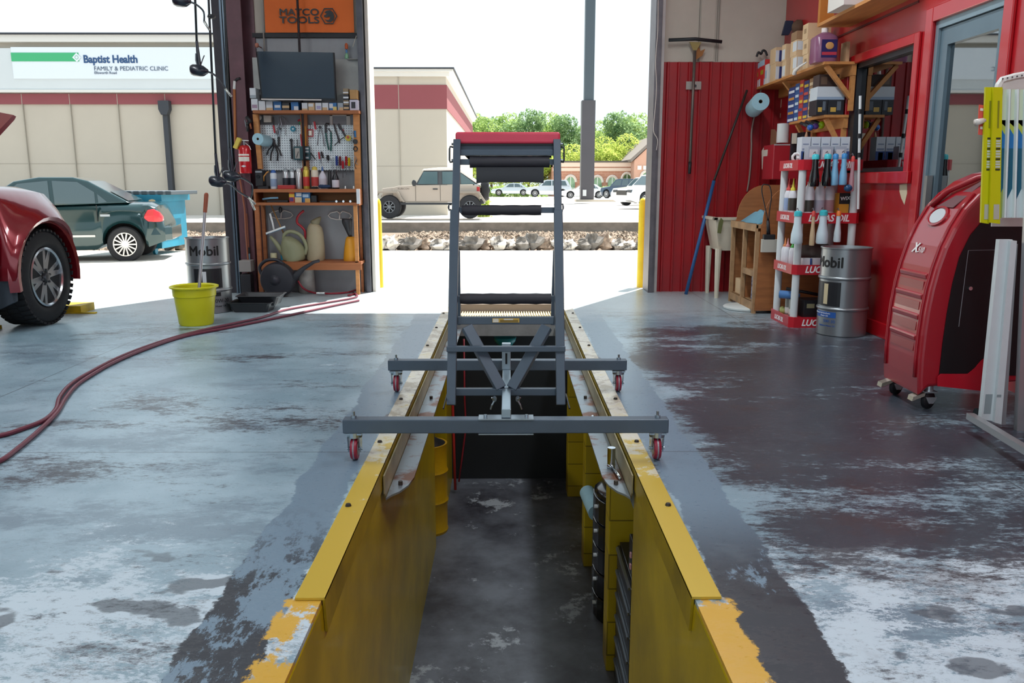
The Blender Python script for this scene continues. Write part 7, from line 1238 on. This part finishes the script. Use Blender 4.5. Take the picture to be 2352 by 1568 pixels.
for i in range(3):
    for x, y in ((RX0 + .045, RY0 + .045), (RX1 - .045, RY0 + .045), (RX0 + .045, RY1 - .045), (RX1 - .045, RY1 - .045)):
        mb = MB(); mb.cyl((x, y, levels[i][1] - .02), (x, y, levels[i + 1][0]), .031, .031, 16); mb.build('post', WPL, rk, smooth=True, auto=40)
def ritem(kind, label, x, y, lev, w_, h, m, cap, lab=None, zb=None, **k):
    zb = levels[lev][1] - .0195 if zb is None else zb; r = w_ / 2; t = thing('bottle' if kind != 'can' else 'can', label, 'bottle' if kind != 'can' else 'can', (x, y, zb), 'bottles on the red and white rack')
    if kind == 'can': parts = [('body', m, [(0, .001), (r, 0), (r, h), (0, h)])]
    elif kind == 'cone': parts = [('body', m, [(0, .001), (r * .95, 0), (r, .004), (r, h * .52), (r * .78, h * .62), (r * .38, h * .70), (0, h * .7)]), ('cap', cap, [(r * .6, h * .64), (r * .6, h * .72), (r * .32, h * .76), (r * .1, h), (0, h)])]
    else: parts = [('body', m, [(0, .001), (r * .95, 0), (r, .005), (r, h * .72), (r * .75, h * .84), (r * .4, h * .93), (0, h * .93)]), ('cap', cap, [(r * .42, h * .9), (r * .42, h), (0, h)])]
    if lab: parts.append(('label', lab, [(r + .0008, h * .1), (r + .001, h * .11), (r + .001, h * .44), (r + .0008, h * .45)]))
    for nm, mm, prof in parts: mb = MB(); mb.lathe((x, y, zb), prof, n=18); mb.build(nm, mm, t, smooth=True, auto=40)
    return t
WB = M('dcdde4', .45); RC = M('d04a44', .5); YC = M('d8cc3c', .5); STRIPE = M('3c3a34', .5); PKL = M('b88f96', .5)
for i, (y, cp, nm, lab) in enumerate(((7.38, RC, 'red', M('8fa4c8', .5)), (7.29, RC, 'red', M('8fa4c8', .5)), (7.19, YC, 'yellow', STRIPE), (7.10, YC, 'yellow', STRIPE))):
    ritem('cone', '%s collared white bottle by the left rack post, second tier, %s' % (nm, ('far one', 'near one')[i % 2]), RX0 + .06 + .06 * (i % 2), y - (.08 if i == 0 else 0), 2, .072, .30, WB, cp, lab)
for i, x in enumerate((2.50, 2.60, 2.69)):
    ritem('b', '%s large white quart bottle on the second rack tier behind the hanging bottles' % ('left', 'middle', 'right')[i], x, 7.0 + .03 * i, 2, .085, .27, WB, PKL, (STRIPE, M('b9b7c8', .5), PKL)[i])
BXO = M('d99a32', .5)
cbox('filter_box', 'black and orange filter box on the second rack tier', 2.745, 2.83, levels[2][1] - .02, levels[2][1] + .16, 6.98, .1, BXO, 'box', [(0, .5, 1, 1, M('17181c', .5))])
text_mb('WIX', .04, (2.755, 6.977, levels[2][1] + .10), (1, 0, .08), (0, 0, 1), .001, bold=.001).build('lettering', LW, bpy.data.objects['filter_box.%03d' % max(int(o.name.split('.')[1]) for o in bpy.data.objects if o.name.startswith('filter_box.'))])
cbox('filter_box', 'blue and yellow filter box beside the black and orange one', 2.835, 2.89, levels[2][1] - .02, levels[2][1] + .15, 6.99, .1, M('2b5a9c', .5), 'box', [(0, .55, 1, 1, M('17181c', .5)), (.1, .35, 1, .55, M('d8b22c', .5))])
for i, (y, x) in enumerate(((7.34, 2.42), (7.24, 2.43), (7.14, 2.44), (7.3, 2.5))):
    ritem('cone', 'small white bottle with %s collar on the third rack tier' % ('orange', 'pink', 'green', 'blue')[i], x, y - (.06 if i == 0 else 0), 1, .06, .22, WB, (M('d8824a', .5), M('d89aa0', .5), M('4cae4c', .5), M('2c4a8c', .5))[i])
mb = MB(); mb.ell((2.66, 7.15, levels[1][1] + .08), .17, .13, .075, 14, 8, .25, 4); one(mb, 'seat_cover_bundle', M('4a403c', .8), 'dark crumpled bundle on the third rack tier', 'bundle', smooth=True)
for i in range(4): cbox('small_carton', 'white and blue small carton at the front of the third rack tier, %s' % ('leftmost', 'second from left', 'third from left', 'by the drum')[i], 2.47 + i * .085, 2.545 + i * .085, levels[1][1] - .02, levels[1][1] + .05, 6.96, .06, WB, 'box', [(.8, 0, 1, 1, M('2c4a8c', .5))], 'small cartons on the third rack tier')
for i in range(2): cbox('fluid_box', 'black fluid box on the bottom rack tier, %s one' % ('left', 'right')[i], 2.52 + i * .12, 2.63 + i * .12, levels[0][1] - .02, levels[0][1] + .13, 7.0, .2, M('1f2025', .4), 'box', [(.2, .55, .8, .8, M('8c8a6a', .5))])
for i, (y, lb) in enumerate(((7.10, 'front grey can on the bottom rack tier'), (7.2, 'rear grey can on the bottom rack tier'))): ritem('can', lb, 2.46, y, 0, .07, .14, M('8d8f88', .35, .4), BKH, M('d0cfc8', .5))
mb = MB(); q = (2.45, 7.16, levels[0][1] + .155); mb.lathe(q, [(0, -.09), (.035, -.09), (.035, .05), (.015, .08), (0, .08)], (1, -.6, 0), 16); one(mb, 'blue_bottle', M('4a7cb8', .4), 'blue and white bottle lying on the cans at the bottom of the rack', 'bottle', smooth=True)
mb = MB(); mb.cyl((2.47, 7.33, levels[0][1] + .19), (2.80, 7.26, levels[0][1] + .13), .014, .014, 8); one(mb, 'black_wand', BKH, 'black wand lying across the bottom rack tier', 'wand', smooth=True)
mb = MB(); mb.lathe((2.43, 7.28, levels[0][1] + .005), [(0, -.07), (.025, -.07), (.025, .07), (0, .07)], (.3, 1, 0), 12); one(mb, 'lime_striped_bottle', M('b9bf74', .4, 0, .5, 9), 'small lime striped bottle lying at the bottom left of the rack', 'bottle', smooth=True)
# top tier
zt = levels[3][1] - .02
for i in range(5): cbox('filter_box', 'white and blue tall filter box at the back of the top rack tier, %s' % ('leftmost', 'second', 'third', 'fourth', 'rightmost')[i], 2.48 + i * .083, 2.556 + i * .083, zt, zt + .215, 7.2, .12, M('c9d2dc', .5), 'box', [(.0, 0, 1, .45, M('2c4a86', .5)), (.1, .48, .9, .56, M('8c9cb4', .5)), (.15, .7, .8, .74, M('7c8ca8', .5)), (.2, .1, .7, .4, BXO)], 'tall filter boxes on the top rack tier')
for i in range(3): cbox('filter_box', 'clear wrapped pale box in front on the top rack tier, %s' % ('left', 'middle', 'right')[i], 2.47 + i * .11, 2.565 + i * .11, zt, zt + .13, 7.0, .1, M('a9b4c2', .3), 'box', [(.1, .3, .8, .8, WHB)], 'pale boxes on the top rack tier')
mb = MB(); mb.tube([(2.46, 7.25, zt + .045 + .03 * math.sin(a_)) for a_ in (0,)] + [(2.46 + .035 * math.cos(a_), 7.25, zt + .045 + .035 * math.sin(a_)) for a_ in [i * .7 for i in range(9)]], .012, 8); one(mb, 'white_spool', M('dfe0e0', .5), 'white spool of wire on the top rack tier', 'spool', smooth=True)
# bottles hooked on the front of the top and second tiers
def hang(label, px, yt, yb, w_, m, cap, name='hanging_bottle', cat='bottle'):
    Yq = RY0 - .05; a, b_ = P(px, yt, Yq), P(px, yb, Yq); h = a.z - b_.z; r = w_ / 2 * Yq / F; t = thing(name, label, cat, b_, 'bottles hooked on the rack front')
    mb = MB(); mb.lathe(b_, [(0, .0), (r * .9, .002), (r, h * .05), (r * .95, h * .3), (r * .62, h * .6), (r * .6, h * .84), (0, h * .84)], n=18); mb.build('body', m, t, smooth=True, auto=50); mb = MB(); mb.lathe(b_, [(0, h * .84), (r * .68, h * .84), (r * .68, h * .96), (r * .4, h), (0, h)], n=18); mb.build('cap', cap, t, smooth=True, auto=50); mb = MB(); mb.tube([b_ + Vector((0, 0, h)), b_ + Vector((0, .02, h + .02)), b_ + Vector((0, .05, h + .01))], .004, 6); mb.build('hook', ST, t)
TQ = M('3fc0cc', .4); LBB = M('7fb8dc', .35)
hang('glossy black bottle with turquoise cap hooked on the rack, left one', 1869, 354, 429, 23, M('0e1014', .15, coat=.5), TQ); hang('glossy black bottle with turquoise cap hooked on the rack, right one', 1897, 353, 428, 23, M('0e1014', .15, coat=.5), TQ)
hang('light blue bottle hooked on the rack beside the right black one', 1915, 353, 426, 18, LBB, M('3a8ccc', .4)); hang('light blue bottle hooked on the rack, further right', 1935, 352, 425, 18, LBB, M('3a8ccc', .4))
hang('clear wand with red head and blue base hooked at the right of the rack front', 1954, 358, 440, 12, M('b88a92', .3), RC, 'cleaning_wand', 'wand'); mb = MB(); q = P(1948, 432, RY0 - .06); mb.ell(q, .035, .025, .03); one(mb, 'rubber_bulb', M('1f4f78', .3), 'dark blue round bulb at the foot of the clear wand', 'bulb', smooth=True)
hang('white spray bottle with turquoise shoulder hooked on the second tier, left', 1829, 484, 560, 27, M('cfe2ea', .4), TQ, 'spray_bottle'); hang('white spray bottle with turquoise shoulder hooked on the second tier, right', 1887, 482, 560, 27, M('c9dbe4', .4), TQ, 'spray_bottle')
hang('clear teal tipped tire brush with red head hooked on the second tier', 1864, 484, 564, 12, M('c9b08c', .3), RC, 'tire_brush', 'brush'); hang('white tube with orange cap hooked at the right of the second tier', 1922, 484, 556, 16, M('c9d6dc', .4), M('e0762a', .4), 'tube', 'tube')
mb = MB(); b0 = P(1971, 480, 6.86); b1 = P(1976, 220, 6.86); t = thing('measuring_pole', 'white pole with black bands standing up from the right end of the rack', 'pole', b0); mb.cyl(b0, b1, .011, .011, 10); mb.build('shaft', M('dfe3e4', .4), t, smooth=True, auto=40)
for y in (256, 312, 356): mb = MB(); q = P(1975.5 - (y - 220) * .0185, y, 6.86); mb.cyl(q + Vector((0, 0, -.018)), q + Vector((0, 0, .018)), .014, .014, 10); mb.build('band', BKH, t)
# ---------------------------------------------------------------- refrigerant recovery machine
mc = thing('recovery_machine', 'red curved air conditioning service machine on casters at the right', 'service machine', (2.55, 4.52, 0)); MR = M('a31424', .3, 0, .06, 2, .02, coat=.4, spec=.6); YF_, YN_ = 4.74, 4.30
sil = [(2027, 868), (2027, 830), (2029, 790), (2034, 740), (2041, 690), (2050, 645), (2062, 600), (2078, 555), (2098, 513), (2122, 475), (2152, 443), (2188, 416), (2228, 399), (2268, 390)]
C = [P(x, y, YF_) for x, y in sil]; C = [(q.x, q.z) for q in C]; C += [(2.86, C[-1][1] - .02), (2.92, C[-1][1] - .12)]
out = C + [(2.92, .17), (C[0][0] + .05, .13)]
mb = MB(); mb.rings([[(x, y, z) for x, z in out] for y in (YN_, YF_)]); mb.build('shell', MR, mc, bevel=.02, seg=3)
inn = [P(x, y, YN_ - .002) for x, y in ((2156, 862), (2164, 790), (2174, 720), (2187, 650), (2203, 590), (2228, 540), (2262, 500), (2300, 478))]; ip = [(q.x, q.z) for q in inn] + [(2.90, inn[-1].z + .02), (2.90, inn[0].z)]
mb = MB(); mb.prism([(x, YN_ - .002, z) for x, z in ip], (0, -.004, 0)); sp_ = mb.build('side_panel', M('0d0e11', .45), mc)
mb = MB(); a, b_ = P(2224, 575, YN_ - .006), P(2202, 750, YN_ - .006); mb.beam(a, b_, .003, .002, side=(1, 0, 0)); mb.beam(a, a + Vector((.2, 0, .004)), .0015, .002); mb.build('panel_seam', M('8a8d92', .4), sp_); mb = MB(); q = P(2228, 662, YN_ - .008); mb.cyl(q, q + Vector((0, -.008, 0)), .01, .01, 12); mb.build('lock', M('c8ccd0', .2, .9), sp_)
sk = [P(x, y, YN_ - .008) for x, y in ((2152, 866), (2160, 858), (2222, 858), (2238, 845), (2252, 828), (2270, 816), (2300, 812), (2300, 906), (2265, 898), (2152, 886))]
mb = MB(); mb.prism(sk, (0, -.006, 0)); mb.build('skirt', M('b81428', .35, coat=.3), mc)
def onfront(py, y): # profile x at the height seen at pixel row py
    z = P(2060, py, (YF_ + YN_) / 2).z
    for (x0, z0), (x1, z1_) in zip(C, C[1:]):
        if z0 <= z <= z1_: return x0 + (x1 - x0) * (z - z0) / (z1_ - z0), z
    return C[0][0], z
for k, py in enumerate((632, 677, 722, 768)):
    x, z = onfront(py, 0); mb = MB(); mb.rings([[(x - .010, y, z + .02), (x + .014, y, z + .032), (x + .03, y, z + .0), (x - .004, y, z - .008)] for y in (YN_ + .07, YF_ - .07)]); mb.build('vent_rib', MR, mc, bevel=.006)
    x, z = onfront(py + 18, 0); mb = MB(); mb.rings([[(x - .0005, y, z + .024), (x + .02, y, z + .024), (x + .02, y, z - .02), (x - .004, y, z - .02)] for y in (YN_ + .085, YF_ - .085)]); mb.build('vent_slot', M('8a1c28', .3), mc)
mb = MB(); rr = []
for y in (YN_ + .035, YN_ + .06, YF_ - .06, YF_ - .035):
    rr.append(None)
for s_y in (YN_ + .045, YF_ - .045):
    mb = MB(); mb.tube([(x - .004, s_y, z) for x, z in C[1:11]], .009, 8); mb.build('edge_ridge', MR, mc, smooth=True)
x, z = onfront(500, 0); q = P(2139, 487, 4.50); 
def front_frame(py):
    x, z = onfront(py, 0); x2, z2_ = onfront(py - 12, 0); up = Vector((x2 - x, 0, z2_ - z)).normalized(); n_ = Vector((-up.z, 0, up.x)); return Vector((x, (YF_ + YN_) / 2, z)), up, n_
c_, up, n_ = front_frame(497); mb = MB(); mb.rings([[c_ + n_ * h + Vector((0, 1, 0)) * w_ * math.cos(a_) + up * w_ * .62 * math.sin(a_) for a_ in [i * math.pi / 14 for i in range(28)]] for h, w_ in ((-.004, .10), (.010, .095), (.012, .08), (.006, .075))]); mb.build('badge_bezel', MR, mc, smooth=True, auto=40)
mb = MB(); mb.rings([[c_ + n_ * h + Vector((0, 1, 0)) * w_ * math.cos(a_) + up * w_ * .62 * math.sin(a_) for a_ in [i * math.pi / 14 for i in range(28)]] for h, w_ in ((.004, .072), (.009, .070))]); mb.build('oval_badge', M('c6c9cc', .3, .3), mc)
c_, up, n_ = front_frame(580); text_mb('X', .07, c_ + n_ * .004 + Vector((0, .09, 0)), (0, -1, 0), up, .002, bold=.003, shear=.3).build('lettering', LW, mc); text_mb('510', .045, c_ + n_ * .004 + Vector((0, .035, 0)), (0, -1, 0), up, .002, shear=.2).build('lettering', LW, mc)
ym_ = (YF_ + YN_) / 2; o_ = lambda i, y, n_=.003: Vector((C[i][0] - n_, y, C[i][1] + n_))
mb = MB(); mb.prism([o_(9, YF_ - .15), o_(9, YN_ + .12), o_(11, YN_ + .09), o_(11, YN_ + .12)], (-.002, 0, .004)); mb.build('handle_recess', M('6e4c50', .4), mc)
mb = MB(); mb.tube([o_(9, YF_ - .10, .01), o_(10, YF_ - .16, .016), o_(11, YN_ + .16, .016), o_(12, YN_ + .06, .01)], .016, 10); mb.build('handle_bar', MR, mc, smooth=True)
for (x, y) in ((2.24, 4.66), (2.27, 4.35), (2.82, 4.66), (2.82, 4.35)):
    t = thing('caster', None, None, (x, y, 0)); t.parent = mc; t.location = Vector((x, y, 0)) - WL[mc.name]
    mb = MB(); mb.lathe((x, y, .048), [(0, -.016), (.04, -.016), (.048, -.010), (.048, .010), (.04, .016), (0, .016)], (.5, -.87, 0), 24); mb.build('wheel', M('17181c', .5), t, smooth=True, auto=40)
    mb = MB(); mb.prism([(x - .03, y - .03, .07), (x + .03, y - .03, .07), (x + .012, y - .03, .035), (x - .012, y - .03, .035)], (.002, -.004, 0)); mb.cyl((x, y, .096), (x, y, .128), .022, .022, 14); mb.box(x - .035, y - .03, .092, x + .035, y + .03, .10); mb.build('fork', M('c2c8cc', .25, .85), t)
    if x < 2.5: mb = MB(); mb.prism([(x - .10, y - .03, .048), (x - .035, y - .03, .075), (x - .03, y - .03, .095), (x - .095, y - .03, .072)], (0, .055, 0)); mb.build('brake_lever', M('c9c4b4', .25, .8), t)
# ---------------------------------------------------------------- wiper blade display
AL = M('b4b7ba', .35, .7); wr_ = thing('display_rack', 'wheeled white and aluminium display rack cut by the right edge', 'display rack', (2.5, 3.9, 0))
a, b_ = G(2228, 955, .09), G(2420, 1072, .09); mb = MB(); mb.beam(a, b_, .035, .03); mb.beam(a + Vector((.45, .1, 0)), b_ + Vector((.45, .1, 0)), .035, .03); mb.build('base_bar', AL, wr_); 
a = G(2236, 965, 0); a2 = Vector((a.x + .012, a.y - .02, 0)); t = MB(); t.lathe(a2 + Vector((0, 0, .035)), [(0, -.012), (.035, -.012), (.035, .012), (0, .012)], (1, 0, 0), 18); t.build('caster_wheel', M('232b30', .5), wr_, smooth=True, auto=40)
Yr = 3.98
def quad(nm, m, px, Y, d=.01, parent=wr_): mb = MB(); mb.prism([P(x, y, Y) for x, y in px], (0, d, 0)); return mb.build(nm, m, parent)
quad('upright', AL, ((2322, 560), (2338, 560), (2310, 975), (2292, 975)), Yr, .03)
quad('upright', AL, ((2372, 200), (2388, 200), (2352, 990), (2336, 990)), Yr - .05, .03)
PB = M('d9dbd6', .5, 0, .1, 12); quad('perforated_panel', PB, ((2291, 196), (2300, 180), (2420, 160), (2420, 520), (2278, 520)), Yr + .12, .008)
mb = MB(); p = [P(2289, 210, Yr + .02), P(2293, 196, Yr + .02), P(2301, 184, Yr + .02), P(2330, 176, Yr + .02), P(2420, 160, Yr + .02)]; mb.tube(p, .016, 6); mb.build('top_header', M('e2e4e0', .5), wr_)
mb = MB(); 
for i in range(10): q = P(2303 + i * 11, 181 - i * 1.9, Yr - .0); mb.cyl(q, q + Vector((0, -.002, 0)), .004, .004, 6)
mb.build('header_holes', M('4a4c50', .6), wr_)
YP = M('c9c800', .45); 
for i, (x0, x1, x2, x3, lb) in enumerate(((2264, 2284, 2272, 2253, 'yellow sleeved wiper blade, leftmost on the display rack'), (2282, 2303, 2297, 2273, 'yellow sleeved wiper blade, second on the display rack'))):
    t = thing('wiper_blade_pack', lb, 'wiper blade', P((x2 + x3) / 2, 515, Yr - .02), 'yellow wiper packs'); mb = MB(); mb.prism([P(x0, 200, Yr - .02 - i * .02), P(x1, 200, Yr - .02 - i * .02), P(x2, 514, Yr - .02 - i * .02), P(x3, 511, Yr - .02 - i * .02)], (0, .012, 0)); mb.build('sleeve', YP, t)
    Yt = Yr - .021 - i * .02; xm = lambda f, u: (x0 + (x3 - x0) * f) * (1 - u) + (x1 + (x2 - x1) * f) * u
    f0, f1 = .86, .97; mb = MB(); mb.prism([P(xm(f0, .35), 200 + 313 * f0, Yt), P(xm(f0, .9), 200 + 313 * f0, Yt), P(xm(f1, .9), 200 + 313 * f1, Yt), P(xm(f1, .35), 200 + 313 * f1, Yt)], (0, -.001, 0)); mb.build('barcode', M('b9b8a8', .6), t)
    d_ = (P(x3, 511, Yt) - P(x0, 200, Yt)).normalized(); mb = MB()
    for g in range(13): v0 = .37 + g * .019; mb.use(M('c4ccc4', .5) if g % 4 else M('33361c', .5)).prism([P(xm(v0, .42), 200 + 313 * v0, Yt), P(xm(v0, .9), 200 + 313 * v0, Yt), P(xm(v0 + .013, .86), 200 + 313 * (v0 + .013), Yt), P(xm(v0 + .013, .42), 200 + 313 * (v0 + .013), Yt)], (0, -.001, 0))
    mb.build('lettering', None, t)
    mb = MB(); mb.prism([P(xm(.1, .5), 200 + 313 * .1, Yt), P(xm(.1, .7), 200 + 313 * .1, Yt), P(xm(.3, .68), 200 + 313 * .3, Yt), P(xm(.3, .5), 200 + 313 * .3, Yt)], (0, -.001, 0)); mb.build('printed_strip', M('8a8a14', .5), t)
for i, (xt, xb) in enumerate(((2308, 2294), (2327, 2316), (2346, 2338), (2365, 2360))):
    Yt = Yr - .03 - i * .02; f = lambda u: xt + (xb - xt) * u; t = thing('wiper_blade_pack', 'teal and white wiper blade pack, %s of the four on the display rack' % ('leftmost', 'second', 'third', 'rightmost')[i], 'wiper blade', P(xb, 500, Yt), 'teal wiper packs')
    for (l0, r0, l1, r1, m, nm) in ((0, 0, .26, .30, M('c6d0b4', .3), 'clear_header'), (.24, .24, .30, .37, M('aeb648', .4), 'lime_band'), (.30, .37, .46, .46, M('1c6ba8', .4), 'blue_band'), (.46, .46, .86, .76, M('14566e', .35), 'teal_sleeve'), (.86, .76, 1.0, 1.0, M('94a04e' if i == 0 else 'c6d2d4', .4), 'foot_band')):
        mb = MB(); mb.prism([P(f(l0) - 5, 205 + 295 * l0, Yt), P(f(r0) + 8, 205 + 295 * r0, Yt), P(f(r1) + 8, 205 + 295 * r1, Yt), P(f(l1) - 5, 205 + 295 * l1, Yt)], (0, .012, 0)); mb.build(nm, m, t)
    mb = MB(); mb.prism([P(f(0) - 9, 205, Yt), P(f(0) - 4.5, 205, Yt), P(f(1) - 4.5, 500, Yt), P(f(1) - 9, 500, Yt)], (0, .02, 0)); mb.build('clear_edge', M('dfeaea', .25), t)
for i, (x0, x1, x2, x3, lb) in enumerate(((2310, 2322, 2286, 2254, 'long white carton standing at the bottom left of the display rack'), (2322, 2336, 2300, 2284, 'second long white carton standing right of the first on the display rack'))):
    if i == 0: x0, x1 = 2296, 2326
    t = thing('long_carton', lb, 'carton', P((x2 + x3) / 2, 968, Yr - .06), 'long white cartons'); Yt = Yr - .06 - i * .02; mb = MB(); mb.prism([P(x0, 550 + i * 3, Yt), P(x1, 550 + i * 3, Yt), P(x2, 968 + i * 6, Yt), P(x3, 962 + i * 8, Yt)], (0, .03, 0)); mb.build('sleeve', M('cfd8db', .4, 0, .05, 10), t)
    mb = MB(); mb.box(P(x3 + 6, 940, Yt).x, Yt - .001, P(x3, 950, Yt).z, P(x3 + 22, 940, Yt).x, Yt, P(x3, 905, Yt).z) if i == 0 else mb.box(P(x3 + 2, 940, Yt).x, Yt - .001, P(x3, 912, Yt).z, P(x3 + 12, 940, Yt).x, Yt, P(x3, 906, Yt).z); mb.build('printed_mark', M('8d9a9e', .5), t)
    text_mb('DENSO', .018, P(x3 + 6, 915, Yt - .001), (1, 0, 0), (0, 0, 1), .001).build('lettering', M('50585c', .5), t) if False else None
for i, (y0, y1, lb) in enumerate(((240, 275, 'upper red and white blister card hung at the left of the display rack'), (282, 312, 'lower red and white blister card hung at the left of the display rack'))):
    t = thing('blister_card', lb, 'card', P(2255, y1, Yr), 'red blister cards'); quad('card', M('d8584c', .5), ((2249, y0), (2270, y0 + 3), (2268, y1), (2247, y1 - 3)), Yr, .003, t); quad('print', M('e6dcd8', .5), ((2252, y0 + 8), (2266, y0 + 10), (2265, y0 + 16), (2251, y0 + 14)), Yr - .002, .001, t)
mb = MB(); mb.cyl(P(2240, 282, Yr - .01), P(2262, 276, Yr - .01), .016, .012, 12); one(mb, 'clear_bulb_pack', M('d9d3cc', .15), 'clear bulb pack poking left between the red blister cards', 'bulb pack', smooth=True)
